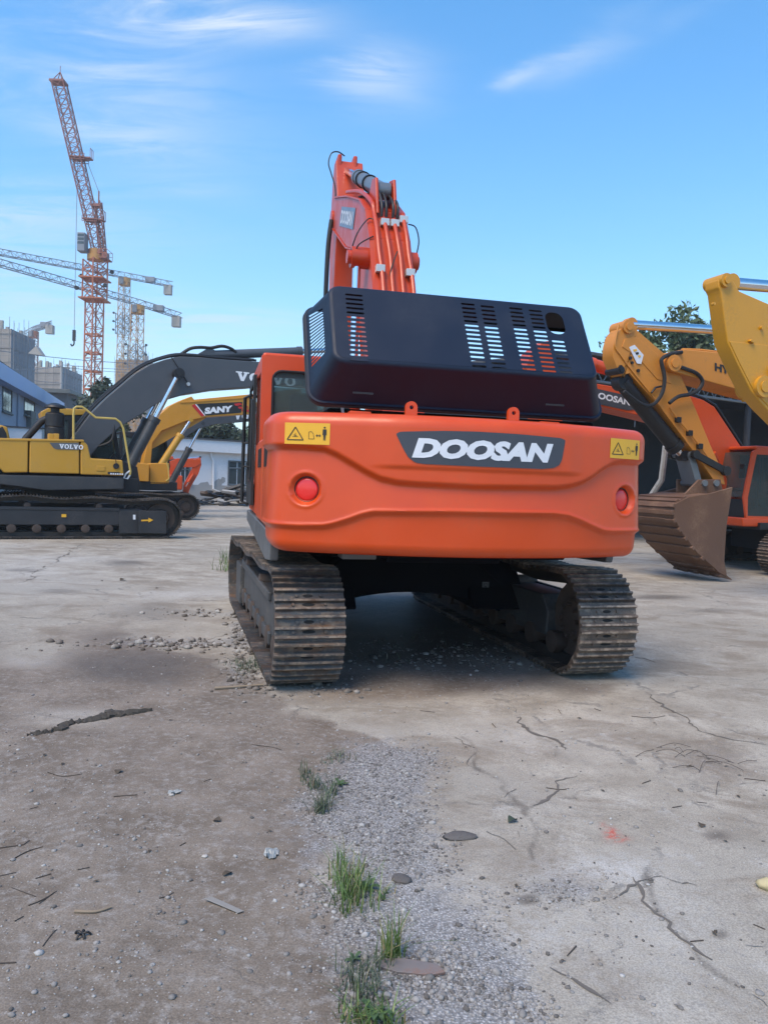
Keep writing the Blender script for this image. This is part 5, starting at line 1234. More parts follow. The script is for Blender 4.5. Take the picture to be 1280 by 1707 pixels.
for L_, wd, am in CRACKS:
    P = [atG(x, y) for x, y in L_]; q = []
    for a, c in zip(P[:-1], P[1:]):
        n_ = max(4, int((c - a).length / .03)); q += [a.lerp(c, k / n_) for k in range(n_)]
    q.append(P[-1])
    side = Vector((-(P[-1] - P[0]).y, (P[-1] - P[0]).x, 0)).normalized(); sd_ = random.uniform(0, 50); b = MB(); run = []
    sc_w = .0045 + .0008 * P[0].y
    for k, p in enumerate(q):
        off = (float(fbm(np.array([k * .11 + sd_]), np.array([sd_]), 5, 3)[0]) - .5) * .34 + random.uniform(-.008, .008)
        w_ = sc_w * max(0, float(fbm(np.array([k * .16 + sd_]), np.array([sd_ + 9]), 3, 8)[0]) * 3.2 - .95) * random.uniform(.6, 1.3) * min(1, k / 4, (len(q) - 1 - k) / 4)
        c = p + side * off; c.z = surf(c.x, c.y) + .003
        if w_ > .0008: run.append((c - side * w_, c + side * w_))
        if (w_ <= .0008 or k == len(q) - 1) and run:
            if len(run) > 2: b.add([v for pr in run for v in pr], [(2 * i, 2 * i + 1, 2 * i + 3, 2 * i + 2) for i in range(len(run) - 1)])
            run = []
    if b.v: b.build('crack', MT['crack'], None, smooth=0, kind='structure')

# ------------------------------------------------------------------ lattice towers
def lattice(p0, p1, w, bay, rc, rb, up=None, tri=False, w1=None):
    """square (or triangular) lattice girder between two points"""
    p0, p1 = Vector(p0), Vector(p1); d = (p1 - p0); L_ = d.length; d.normalize()
    up = Vector(up) if up else (Vector((0, 0, 1)) if abs(d.z) < .9 else Vector((math.sin(.6), math.cos(.6), 0)))
    a = d.cross(up).normalized(); c = a.cross(d).normalized(); w1 = w1 or w
    cs = [(-.5, 0), (.5, 0), (0, .9)] if tri else [(-.5, -.5), (.5, -.5), (.5, .5), (-.5, .5)]
    b = MB(); n = max(2, round(L_ / bay))
    def pt(i, k):
        q = i / n; ww = w + (w1 - w) * q; return p0 + d * (L_ * q) + a * (cs[k][0] * ww) + c * (cs[k][1] * ww)
    m = len(cs)
    for k in range(m): b.cyl(pt(0, k), pt(n, k), rc, n=5)
    for i in range(n):
        for k in range(m):
            j = (k + 1) % m
            b.cyl(pt(i, k) if (i + k) % 2 else pt(i, j), pt(i + 1, j) if (i + k) % 2 else pt(i + 1, k), rb, n=4, caps=False)
            b.cyl(pt(i, k), pt(i, j), rb, n=4, caps=False)
            if not tri: b.cyl(pt(i, j) if (i + k) % 2 else pt(i, k), pt(i + 1, k) if (i + k) % 2 else pt(i + 1, j), rb * .8, n=4, caps=False)
    return b
MT['cranered'] = paint('crane_orange', (0.42, 0.13, 0.055), .6, amt=.3, scale=.2)
MT['cranejib'] = paint('crane_brown', (0.24, 0.085, 0.06), .6, amt=.3, scale=.2)
MT['craneyel'] = paint('crane_yellow', (0.48, 0.235, 0.055), .6, amt=.3, scale=.2)
MT['cranegrey'] = paint('crane_grey', (0.20, 0.215, 0.24), .6, amt=.3, scale=.2)
MT['conc'] = paint('block_concrete', (0.33, 0.31, 0.28), .9, amt=.4, scale=.5)
GC = 'tower cranes on the building sites'
def Zat(px, py, Y): return atY(px, py, Y)
# luffing crane
Yc = 122.0
base = Zat(157, 560, Yc); top = Zat(157, 431, Yc)
lc = empty('tower_crane', (base.x, base.y, 0), 0, 'tall orange luffing tower crane with steeply raised jib and hook rope', 'tower crane', GC)
LO = Vector((base.x, base.y, 0))
def lo(px, py, Y=Yc): return Zat(px, py, Y) - LO
b = lattice((0, 0, 0), (0, 0, top.z - 6.0), 1.95, 2.3, .13, .065); mast = b.build('mast', MT['cranered'], lc, smooth=0)
for k in range(1, int((top.z - 6.5) / 2.85)):
    b = MB(); z_ = 2.85 * k
    for sx in (-1, 1):
        b.box((-1.1, sx * 1.0 - .09, z_ - .12), (1.1, sx * 1.0 + .09, z_ + .12)); b.box((sx * 1.0 - .09, -.9, z_ - .12), (sx * 1.0 + .09, .9, z_ + .12))
    b.build('mast_collar', MT['cranered'], lc, smooth=0)
b = lattice((0, 0, top.z - 6.4), (0, 0, top.z - .2), 2.6, 1.7, .13, .08); b.build('climbing_frame', MT['cranered'], lc, smooth=0)
b = MB()
for z_ in (top.z - 6.4, top.z - 3.2): b.box((-1.9, -1.9, z_ - .12), (1.9, 1.9, z_ + .06))
b.build('platform', MT['cranered'], lc)
for sx, sy, z_ in ((-2.2, -1.5, 1.2), (2.1, -1.2, 1.8), (2.4, .8, 4.4), (-2.3, .6, 3.6)):
    b = MB(); b.cyl((sx * .7, sy, top.z - 6.4 + z_), (sx, sy, top.z - 6.2 + z_), .06, n=5); b.cyl((sx, sy, top.z - 6.2 + z_), (sx, sy - .3, top.z - 6.25 + z_), .32, n=10); b.build('flood_lamp', MT['black'], lc)
b = MB(); b.cyl((0, 0, top.z - .3), (0, 0, top.z + .5), 1.25, n=20); b.cyl((0, 0, top.z + .5), (0, 0, top.z + 1.4), 1.0, n=20); b.build('slewing_ring', MT['craneyel'], lc)
b = MB(); b.box((-.9, -.8, top.z + .6), (1.1, .8, top.z + 1.3)); b.box((1.0, -1.3, top.z - .2), (2.2, 1.3, top.z - .02)); b.box((1.15, -.7, top.z), (1.95, .7, top.z + .9)); b.build('machine_deck', MT['cranejib'], lc, bevel=.05)
b = MB()
for yy in (-1.3, 1.3):
    for zz in (.6, 1.2): b.cyl((1.0, yy, top.z + zz), (2.2, yy, top.z + zz), .04, n=4)
    for xx in (1.0, 1.6, 2.2): b.cyl((xx, yy, top.z), (xx, yy, top.z + 1.2), .04, n=4)
b.cyl((2.2, -1.3, top.z + 1.2), (2.2, 1.3, top.z + 1.2), .04, n=4); b.build('deck_railing', MT['cranered'], lc, smooth=0)
c0, c1 = lo(137, 424), lo(150, 394)
b = MB(); b.box((c0.x, -2.0, c0.z), (c1.x, -.4, c1.z)); cabn = b.build('cab', MT['cranegrey'], lc, bevel=.08)
for k in range(3):
    z_ = c0.z + (c1.z - c0.z) * (.38 + .2 * k); b = MB(); b.box((c0.x + .1, -2.02, z_), (c1.x - .1, -2.0, z_ + .38)); b.build('window', MT['pane'], cabn)
j0, j1 = lo(166, 424), lo(99, 137); tp = lo(101, 120)
jm = j0.lerp(j1, .56)
b = lattice(j0, j1, 1.55, 1.5, .10, .05, up=(0, 1, 0), w1=1.75); jib = b.build('jib', MT['cranejib'], lc, smooth=0)
b = MB()
jd = (j1 - j0).normalized()
for o_ in ((-.8, -.8), (.8, -.8), (.8, .8), (-.8, .8)): b.cyl(j1 + Vector((o_[0], o_[1], -.2)), tp, .07, n=5)
b.box(j1 - Vector((1.2, .9, .18)), j1 + Vector((1.1, .9, .1))); b.cyl(tp, tp + Vector((0, 0, .9)), .05, n=5); b.build('jib_head', MT['cranejib'], jib, smooth=0)
for px_, py_ in ((133, 263), (154, 366)):
    q = lo(px_, py_); b = MB(); b.box(q - Vector((1.2, .95, .18)), q + Vector((1.1, .95, -.02)))
    for yy in (-.95, .95): b.cyl(q + Vector((-1.2, yy, .35)), q + Vector((1.1, yy, .35)), .05, n=4); b.cyl(q + Vector((-1.2, yy, -.5)), q + Vector((1.1, yy, -.5)), .06, n=4)
    for xx in (-1.2, -.4, .4, 1.1): b.cyl(q + Vector((xx, -.95, -.5)), q + Vector((xx, -.95, .35)), .05, n=4); b.cyl(q + Vector((xx, .95, -.5)), q + Vector((xx, .95, .35)), .05, n=4)
    b.box(q + Vector((-.3, -.5, -.5)), q + Vector((.3, .5, .1))); b.box(q + Vector((1.0, -.6, -.2)), q + Vector((1.9, .6, .0)))
    for k in range(3): b.cyl(q + Vector((1.9, -.6 + .6 * k, -.1)), q + Vector((1.9, -.6 + .6 * k, 1.3)), .05, n=4)
    b.cyl(q + Vector((1.9, -.6, 1.3)), q + Vector((1.9, .6, 1.3)), .05, n=4); b.build('jib_platform', MT['cranejib'], jib, smooth=0)
a0, a1 = lo(172, 424), lo(164, 336)
b = lattice(a0, a1, .9, 1.2, .09, .05, up=(0, 1, 0)); b.build('back_mast', MT['cranejib'], lc, smooth=0)
b = MB(); b.box(a1 - Vector((.9, .6, .9)), a1 + Vector((.5, .6, -.5))); b.cyl(a1 + Vector((.1, 0, -.3)), a1 + Vector((.1, 0, 1.6)), .12, n=6); b.build('back_mast_head', MT['cranejib'], lc, smooth=0)
b = MB(); b.cyl(a1 + Vector((.1, 0, 1.5)), lo(147, 272), .05, n=5); b.build('stay_rope', MT['cranegrey'], lc)
h0, h1_ = lo(130, 262), lo(117, 552)
h1_ = Vector((h0.x, h0.y, h1_.z))
b = MB(); b.cyl(h0, h1_, .045, n=5); b.build('hoist_rope', MT['cranegrey'], lc)
b = MB(); b.box(h1_ - Vector((.22, .15, 1.5)), h1_ + Vector((.22, .15, .2))); b.tube([h1_ - Vector((0, 0, 1.5)), h1_ - Vector((0, 0, 2.0)), h1_ - Vector((.3, 0, 2.3)), h1_ - Vector((.5, 0, 2.0))], .12, 6, smooth=3); b.build('hook_block', MT['black'], lc)

def flat_top(label, mast_px, mast_top, Y, jl, jr, jh, wm, cwt, mat):
    """mast at picture column mast_px; jib line through jl and jr (picture points at their own distances)"""
    t = Zat(mast_px, mast_top, Y); o = Vector((t.x, t.y, 0))
    c = empty('tower_crane', o, 0, label, 'tower crane', GC)
    b = lattice((0, 0, 0), (0, 0, t.z), wm, wm * 1.15, .11, .06); b.build('mast', mat, c, smooth=0)
    b = lattice((0, 0, t.z - 14), (0, 0, t.z - 8.5), wm * 1.35, wm, .11, .06); b.build('climbing_frame', MT['cranegrey'], c, smooth=0)
    for k in range(6):
        s = -1 if k % 2 else 1; z_ = t.z - 13.5 + 2.2 * (k // 2); b = MB(); b.cyl((s * wm * .6, -.5, z_), (s * wm * 1.15, -.5, z_ + .5), .06, n=4); b.cyl((s * wm * 1.15, -.5, z_ + .5), (s * wm * 1.15, -.8, z_ + .5), .3, n=8); b.build('flood_lamp', MT['black'], c)
    b = MB(); b.cyl((0, 0, t.z - .5), (0, 0, t.z + .6), wm * .75, n=14); b.box((-wm * .55, -wm * .55, t.z - 1.3), (wm * .55, wm * .55, t.z - .5)); b.build('slewing_ring', mat, c)
    a, r_ = jl - o, jr - o
    b = lattice(a, Vector((0, 0, t.z + .8)), 1.5, 1.9, .10, .05, tri=True); b.build('jib', MT['cranegrey'], c, smooth=0)
    b = lattice(Vector((0, 0, t.z + .8)), r_, 1.5, 1.7, .12, .055, tri=True); cj = b.build('counter_jib', MT['cranegrey'], c, smooth=0)
    d = (r_ - Vector((0, 0, t.z + .8))).normalized()
    b = MB(); p = r_ - d * 1.2; b.box(p - Vector((1.0, .8, cwt)), p + Vector((1.0, .8, .2))); b.build('counterweight', MT['conc'], cj, bevel=.05)
    b = MB(); p = r_ - d * 6; b.box(p - Vector((1.2, .8, -.1)), p + Vector((1.2, .8, 1.4))); b.build('winch', MT['cranegrey'], cj, bevel=.05)
    b = MB(); b.box((-.8, -1.8, t.z - 1.2), (.3, -.8, t.z + .5)); b.build('cab', MT['cranegrey'], c, bevel=.08)
    return c
flat_top('yellow flat-top tower crane whose jib runs level behind the orange crane, the upper one', 208, 468, 205, Zat(-160, 396, 150), Zat(288, 478, 212), 1.4, 2.1, 2.4, MT['craneyel'])
flat_top('yellow flat-top tower crane with lower jib and grey counterweight, right of the others', 230, 514, 182, Zat(-160, 398, 132), Zat(302, 531, 190), 1.4, 2.1, 2.4, MT['craneyel'])
flat_top('distant small orange crane peeking above the far left high-rise', 57, 556, 230, Zat(30, 566, 236), Zat(86, 543, 215), 1.2, 1.9, 2.2, MT['cranered'])

# ------------------------------------------------------------------ far buildings under construction
def net_mat(name, c1, c2, floor=3.0):
    m, n, l, b = principled(name)
    t = n.new('ShaderNodeTexCoord'); co = t.outputs['Object']
    big = mnoise(n, l, co, .12, 5, .6, (1, 1, .3)); fin = mnoise(n, l, co, .9, 5, .6, (1, 1, 3))
    c = mmix(n, l, mramp(n, l, big, .35, .68), c1, c2)
    c = mmix(n, l, mmath(n, l, 'MULTIPLY', mramp(n, l, fin, .5, .7), .35), c, tuple(x * .6 for x in c1))
    l.new(c, b.inputs['Base Color']); b.inputs['Roughness'].default_value = .9
    return m
MT['netbeige'] = net_mat('dust_net_beige', (.26, .235, .21), (.33, .30, .27))
MT['netblue'] = net_mat('dust_net_blue', (.13, .16, .20), (.20, .235, .28))
MT['nettan'] = net_mat('dust_net_tan', (.27, .21, .16), (.30, .27, .25))
MT['polemetal'] = paint('scaffold_pole', (.16, .16, .16), .6, amt=.2, scale=.4)
GB = 'high-rises under construction far away'
def highrise(label, faces, Y, zt, mats, floor, yaw, poles=10):
    """faces: (left px, corner px, right px) at distance Y; box turned so two sides show"""
    pl, pc, pr = faces
    c = Zat(pc, 700, Y); a = Zat(pl, 700, Y + abs(pc - pl) / 1280 * Y * math.tan(R(yaw))); d = Zat(pr, 700, Y + abs(pr - pc) / 1280 * Y * math.tan(R(90 - yaw)) * .55)
    z1 = Zat(pc, zt, Y).z
    o = Vector((c.x, c.y, 0)); root = empty('high_rise', o, 0, label, 'building', GB)
    C_, A_, D_ = Vector((0, 0, 0)), Vector((a.x, a.y, 0)) - o, Vector((d.x, d.y, 0)) - o
    B_ = A_ + D_
    def wall(p, q, mat, nm):
        n_ = (q - p).normalized().cross(Vector((0, 0, 1))) * -1
        b = MB(); nf = int(z1 / floor)
        b.add([p, q, q + Vector((0, 0, z1)), p + Vector((0, 0, z1))], [(0, 1, 2, 3)])
        w = b.build(nm, mat, root, smooth=0)
        L_ = (q - p).length; dd = (q - p).normalized(); out = Vector((dd.y, -dd.x, 0)); out = out if out.y < 0 or abs(out.x) > .7 else -out
        for k in range(max(1, int(z1 / 12)), nf + 1):
            z_ = min(k * floor, z1)
            b = MB(); b.add([p + out * .02 + Vector((0, 0, z_ - .12)), q + out * .02 + Vector((0, 0, z_ - .12)), q + out * .16 + Vector((0, 0, z_ - .12)), p + out * .16 + Vector((0, 0, z_ - .12)),
                             p + out * .02 + Vector((0, 0, z_ + .06)), q + out * .02 + Vector((0, 0, z_ + .06)), q + out * .16 + Vector((0, 0, z_ + .06)), p + out * .16 + Vector((0, 0, z_ + .06))],
                            [(0, 3, 2, 1), (4, 5, 6, 7), (0, 1, 5, 4), (1, 2, 6, 5), (2, 3, 7, 6), (3, 0, 4, 7)]); b.build('ledge', mat, w)
        npv_ = max(4, int(L_ / 2.4))
        for k in range(npv_ + 1):
            p0 = p + dd * (L_ * k / npv_) + out * .55
            b = MB(); b.cyl(p0 + Vector((0, 0, z1 * .3)), p0 + Vector((0, 0, z1 + random.uniform(.8, 3.4))), .05, n=4); b.build('scaffold_pole', MT['polemetal'], w)
        b = MB()
        for k in range(int(z1 / 1.8) + 1):
            if k * 1.8 > z1 * .45: b.cyl(p + out * .6 + Vector((0, 0, k * 1.8)), q + out * .6 + Vector((0, 0, k * 1.8)), .045, n=4, caps=False)
        nv = max(3, int(L_ / 1.9))
        for k in range(nv + 1):
            p0 = p + dd * (L_ * k / nv) + out * .6; b.cyl(p0 + Vector((0, 0, z1 * .45)), p0 + Vector((0, 0, z1 + random.uniform(.2, 1.6))), .045, n=4, caps=False)
        b.build('scaffold', MT['polemetal'], w, smooth=0)
        return w
    wall(A_, C_, mats[0], 'wall'); wall(C_, D_, mats[1], 'wall'); 
    b = MB(); b.add([A_, B_, B_ + Vector((0, 0, z1)), A_ + Vector((0, 0, z1))], [(0, 1, 2, 3)]); b.add([B_, D_, D_ + Vector((0, 0, z1)), B_ + Vector((0, 0, z1))], [(0, 1, 2, 3)])
    b.add([p + Vector((0, 0, z1 - .02)) for p in (A_, C_, D_, B_)], [(0, 1, 2, 3)]); b.build('roof_slab', MT['conc'], root, smooth=0)
    for k in range(poles):
        t, s = random.random(), random.random(); p = A_ * t + D_ * s + Vector((0, 0, z1))
        b = MB(); b.box(p - Vector((.3, .3, 0)), p + Vector((.3, .3, random.uniform(.6, 2.2)))); b.build('core_stub', MT['conc'], root)
    return root
hA = highrise('tall half-built high-rise at left edge with jagged scaffolded top', (-90, 17, 57), 165, 548, (MT['netbeige'], MT['netblue']), 3.0, 12, 16)
q = Zat(57, 590, 165) - hA.location
b = MB(); b.add([q + Vector((-1, -.5, 0)), q + Vector((2.0, -.5, -.3)), q + Vector((.6, -.5, 1.6)), q + Vector((-1, 1.5, 0)), q + Vector((2.0, 1.5, -.3)), q + Vector((.6, 1.5, 1.6))], [(0, 1, 2), (5, 4, 3), (0, 3, 4, 1), (1, 4, 5, 2), (2, 5, 3, 0)]); b.build('catch_platform', MT['conc'], hA, smooth=0)
highrise('lower beige and blue netted high-rise behind the blue shed roof', (50, 104, 136), 205, 612, (MT['netbeige'], MT['netblue']), 3.0, 10, 18)
highrise('distant tan high-rise block at the foot of the two yellow cranes', (191, 243, 256), 262, 600, (MT['nettan'], MT['netbeige']), 3.1, 10, 8)

# ------------------------------------------------------------------ building with the pale blue fascia, left
MT['wallblue'] = paint('wall_pale_blue', (.30, .34, .42), .85, dirt=(.2, .2, .2), amt=.35, scale=.5, streak=True)
MT['fascia'] = paint('fascia_blue', (.34, .42, .62), .6, dirt=(.3, .3, .3), amt=.2, scale=.6)
MT['whitewall'] = paint('wall_white', (.72, .73, .74), .9, dirt=(.40, .37, .34), amt=.45, scale=.7, streak=True)
MT['plaster'] = paint('worn_plaster', (.36, .355, .34), .95, dirt=(.17, .16, .15), amt=.8, scale=1.6)
MT['winframe'] = paint('window_frame_dark', (.10, .11, .11), .6, amt=.2)
MT['roofdark'] = paint('roof_sheet_dark', (.07, .075, .085), .8, amt=.4, scale=.6)
p0 = atY(0, 605, 46)
bb = Mach('workshop_building', (p0.x - .6, p0.y), 15.5, 'two-storey pale blue building with wide blue fascia at left edge', None, 'building'); B_ = bb.root
zT = p0.z
b = MB(); b.box((-9, -26, 0), (0, 26.5, zT - .5)); wB = b.build('wall', MT['wallblue'], B_, smooth=0)
b = MB(); b.box((-9.5, -26.6, zT - 1.0), (.75, 27.2, zT)); b.build('fascia', MT['fascia'], B_, bevel=.03)
b = MB(); b.prism([(-26.6, zT), (27.2, zT), (27.2, zT + .1), (0, zT + .35), (-26.6, zT + .1)], -9.5, .3); b.build('roof', MT['roofdark'], B_, smooth=0)
for k, (xa, ya, xb, yb) in enumerate(((5, 645, 19, 690), (41, 664, 57, 697))):
    P = [bb.L(xa, ya, 0), bb.L(xb, yb, 0)]
    f0, f1 = P[0].y, P[1].y; za, zb = P[1].z, P[0].z
    za = bb.L(xa, yb - 8, 0).z
    fr = MB(); 
    for a_, c_ in (((-.02, f0 - .08, zb), (.06, f1 + .08, zb + .1)), ((-.02, f0 - .08, za - .1), (.06, f1 + .08, za)), ((-.02, f0 - .08, za), (.06, f0, zb)), ((-.02, f1, za), (.06, f1 + .08, zb))): fr.box(a_, c_)
    w_ = fr.build('window', MT['winframe'], wB)
    for j in range(3):
        g0 = f0 + (f1 - f0) * j / 3; b = MB(); b.box((.0, g0 + .04, za), (.02, g0 + (f1 - f0) / 3 - .04, zb)); b.build('pane', MT['pane'], w_)
    b = MB(); b.box((-.01, f0 - .2, za - .22), (.3 if k else .15, f1 + .2, za - .12)); b.build('sill', MT['winframe'], w_)
b = MB(); b.box((-.01, 12.2, 4.2), (.35, 14.4, 5.9)); b.build('wall_unit', MT['winframe'], wB, bevel=.03)
b = MB(); b.cyl((.1, 8.5, 0), (.1, 8.5, zT - 1), .07, n=8); b.build('down_pipe', MT['wallblue'], wB)
# dark low roof beyond it
q = atY(78, 655, 84)
r2 = empty('shed_roof_building', (q.x, q.y, 0), .1, 'dark flat-roofed block showing just above the blue fascia', 'building')
b = MB(); b.box((-2.2, 0, 0), (2.2, 6, q.z)); b.build('wall', MT['roofdark'], r2, smooth=0)
b = MB(); b.box((-2.9, -.8, q.z), (2.7, 7, q.z + .45)); b.build('roof', MT['winframe'], r2, bevel=.03)

# ------------------------------------------------------------------ white building beyond the machines
wb = Mach('white_building', (-11.11, 45.8), -55, 'low white building with stained wall and grey window behind the machines', None, 'building'); W_ = wb.root
zp0, zp1 = wb.L(330, 753, 0).z, wb.L(330, 732, .35).z
b = MB(); b.box((-7, -16, .95), (0, 14, zp0 + .2)); ww = b.build('wall', MT['whitewall'], W_, smooth=0)
b = MB(); b.box((-7.05, -16.05, -.1), (.05, 14.05, .96)); b.build('plinth', MT['plaster'], W_, smooth=0)
b = MB(); b.box((-7.3, -16.4, zp0), (.38, 14.4, zp1)); b.build('parapet', MT['whitewall'], W_, bevel=.03)
b = MB(); b.box((-7.4, -16.5, zp1), (.46, 14.5, zp1 + .07)); b.build('coping', MT['roofdark'], W_)
dpx = [wb.L(x, y, .1) for x, y in ((352, 754), (352, 760), (356, 768), (356, 816), (353, 826))]
b = MB(); b.tube(dpx, .07, 8); b.build('down_pipe', MT['whitewall'], ww)
def wwin(xa, ya, xb, yb, nb):
    P0, P1 = wb.L(xa, yb, 0), wb.L(xb, ya, 0); f0, f1, za, zb = P0.y, P1.y, P0.z, wb.L(xa, ya, 0).z
    fr = MB()
    for a_, c_ in (((-.02, f0, zb - .06), (.05, f1, zb)), ((-.02, f0, za), (.05, f1, za + .06)), ((-.02, f0, za + .06), (.05, f0 + .06, zb - .06)), ((-.02, f1 - .06, za + .06), (.05, f1, zb - .06)),
                   ((-.02, f0 + .06, za + (zb - za) * .68), (.05, f1 - .06, za + (zb - za) * .68 + .05))): fr.box(a_, c_)
    w_ = fr.build('window', MT['winframe'], ww)
    for j in range(nb):
        for (r0, r1) in ((0.06, .67), (.73, .95)):
            g0 = f0 + .06 + (f1 - f0 - .12) * j / nb; g1 = f0 + .06 + (f1 - f0 - .12) * (j + 1) / nb
            b = MB(); b.box((.0, g0 + .03, za + (zb - za) * r0), (.02, g1 - .03, za + (zb - za) * r1)); b.build('pane', MT['pane'], w_)
    b = MB(); b.box((-.01, f0 - .12, za - .12), (.14, f1 + .12, za - .02)); b.build('sill', MT['plaster'], w_)
wwin(379.5, 767.5, 424, 809, 3); wwin(292, 772, 318, 804, 3)
b = MB()
for (x, y, rw, rh) in ((365, 806, .28, .3), (340, 815, .5, .5), (372, 800, .15, .2)):
    q = wb.L(x, y, 0); b.add([(.012, q.y + rw * math.cos(t) * random.uniform(.7, 1.2), q.z + rh * math.sin(t) * random.uniform(.7, 1.2)) for t in [2 * math.pi * k / 12 for k in range(12)]], [tuple(range(12))])
b.build('bare_plaster_patch', MT['plaster'], ww, smooth=0, kind='stuff')

# scrap heap in front of it
q = atG(393, 842); sc_ = empty('scrap_pile', q, -.6, 'dark heap of scrap iron and timber in front of white building', 'scrap pile')
for k in range(44):
    x, y = random.gauss(0, 1.3), random.gauss(0, .6); L_ = random.uniform(.5, 2.0); hgt_ = max(0, .95 - abs(x) * .34)
    b = MB(); b.box((-L_ / 2, -random.uniform(.05, .2), -random.uniform(.03, .10)), (L_ / 2, random.uniform(.05, .2), random.uniform(.03, .12)))
    o = b.build('scrap', MT[random.choice(['black', 'wheel', 'plaster', 'frame', 'frame'])], sc_, bevel=.01)
    o.location = (x, y, random.uniform(.08, .1 + hgt_)); o.rotation_euler = (random.uniform(-.5, .5), random.uniform(-.35, .35), random.uniform(-1.5, 1.5))
q = atG(342, 841); sc2 = empty('timber_pile', q, .9, 'low pile of grey broken boards beside the drain pipe', 'timber pile')
for k in range(12):
    L_ = random.uniform(.6, 1.9); b = MB(); b.box((-L_ / 2, -.08, -.02), (L_ / 2, .08, .03)); o = b.build('board', MT[random.choice(['plaster', 'skirt', 'frame'])], sc2, bevel=.006)
    o.location = (random.gauss(.2, .8), random.gauss(0, .35), .06 + .04 * (k % 5)); o.rotation_euler = (random.uniform(-.2, .2), random.uniform(-.2, .2), random.uniform(-.8, .8))

# ------------------------------------------------------------------ pole and wires
MT['pole'] = paint('pole_concrete', (.36, .35, .34), .9, amt=.3, scale=.8)
q = atY(103.5, 603, 88)
up_ = empty('utility_pole', (q.x, q.y, 0), .35, 'thin grey concrete utility pole above the blue fascia', 'utility pole')
b = MB(); b.cyl((0, 0, 0), (0, 0, q.z), .22, .15, n=12); b.build('pole', MT['pole'], up_)
b = MB(); b.box((-.9, -.06, q.z - .7), (.9, .06, q.z - .58)); b.build('cross_arm', MT['polemetal'], up_)
for k in range(3):
    b = MB(); b.cyl((-.8 + .8 * k, 0, q.z - .58), (-.8 + .8 * k, 0, q.z - .35), .06, n=8); b.build('insulator', MT['white'], up_)
for i, ((xa, ya, Ya), (xb, yb, Yb), lb) in enumerate((((-60, 577, 60), (330, 606, 90), 'uppermost overhead wire crossing in front of the cranes'), ((-60, 604, 62), (103, 610, 88), 'overhead wire running left from the utility pole'),
                                                   ((103, 608, 88), (330, 612, 120), 'overhead wire running right from the utility pole'), ((40, 633, 80), (330, 640, 95), 'lowest overhead wire in front of the netted building'), ((103, 612, 88), (330, 618, 120), 'second overhead wire right of the utility pole'))):
    a, c = atY(xa, ya, Ya), atY(xb, yb, Yb); b = MB()
    b.tube([a.lerp(c, t) - Vector((0, 0, .5 * math.sin(math.pi * t))) for t in np.linspace(0, 1, 12)], .03, 5)
    b.build('overhead_wire', MT['cranegrey'], None, label=lb, cat='wire', group='overhead wires')

# ------------------------------------------------------------------ dark open shed on the right
MT['sheddark'] = paint('shed_sheet_dark', (.018, .022, .032), .8, amt=.3, scale=.5)
MT['shedsteel'] = paint('shed_steel', (.17, .18, .19), .6, amt=.3, scale=1)
q = atY(1144, 657, 24.0)
sh_ = Mach('open_shed', (q.x, q.y), -58, 'large dark open steel shed with lattice girder on the right', None, 'shed'); H_ = sh_.root
zl_ = q.z; zu_ = zl_ + .62
f0, f1 = -4.6, 26
b = MB(); b.box((-8, f0, 0), (-7.8, f1, zu_ + .45)); b.build('back_wall', MT['sheddark'], H_, smooth=0)
b = MB(); b.box((-7.8, f0, 0), (-.3, f0 + .12, zu_ + .05)); b.build('end_wall', MT['sheddark'], H_, smooth=0)
b = MB(); b.box((-7.8, f1 - .12, 0), (-.3, f1, zu_ + .05)); b.build('end_wall', MT['sheddark'], H_, smooth=0)
b = MB(); b.add([(.35, f0 - .2, zu_ + .02), (.35, f1, zu_ + .02), (-8.2, f1, zu_ + .5), (-8.2, f0 - .2, zu_ + .5), (.35, f0 - .2, zu_ + .10), (.35, f1, zu_ + .10), (-8.2, f1, zu_ + .58), (-8.2, f0 - .2, zu_ + .58)], [(0, 1, 2, 3), (7, 6, 5, 4), (0, 4, 5, 1), (1, 5, 6, 2), (2, 6, 7, 3), (3, 7, 4, 0)]); b.build('roof', MT['roofdark'], H_, smooth=0)
b = MB(); b.cyl((0, f0, zl_), (0, f1, zl_), .045, n=8); b.build('bottom_chord', MT['shedsteel'], H_)
b = MB(); b.cyl((0, f0, zu_ - .08), (0, f1, zu_ - .08), .05, n=8); b.build('top_chord', MT['shedsteel'], H_)
n_ = int((f1 - f0) / .42)
for k in range(n_):
    a = f0 + (f1 - f0) * k / n_; c = f0 + (f1 - f0) * (k + 1) / n_
    for (z0, z1) in ((zl_, zu_ - .08), (zu_ - .08, zl_)):
        b = MB(); b.cyl((0, a, z0), (0, c, z1), .018, n=4, caps=False); b.build('lattice_bar', MT['shedsteel'], H_)
for f_ in (f0 + .1, 3.2, 14, 25):
    b = MB(); b.cyl((0, f_, 0), (0, f_, zl_), .11, n=10); b.build('post', MT['sheddark'], H_)
q = sh_.L(1057, 712, -.5); b = MB(); b.tube([(-.5, q.y, zl_), (-.5, q.y, q.z)], .02, 6); b.build('hanging_rod', MT['shedsteel'], H_)

# bent pale post leaning in front of the shed
MT['oldpost'] = paint('peeling_white_paint', (.46, .45, .43), .8, dirt=(.20, .15, .11), amt=1.0, scale=9)
pp = [atY(1109, 744, 18.3), atY(1102, 800, 18.5), atY(1080, 834, 19.0), atY(1066, 852, 19.2)]
pp.append(Vector((pp[-1].x - .35, pp[-1].y + .3, 0)))
b = MB(); b.tube(pp, .075, 8); b.build('leaning_post', MT['oldpost'], None, label='bent white post with peeling paint leaning behind the rusty bucket', cat='post')

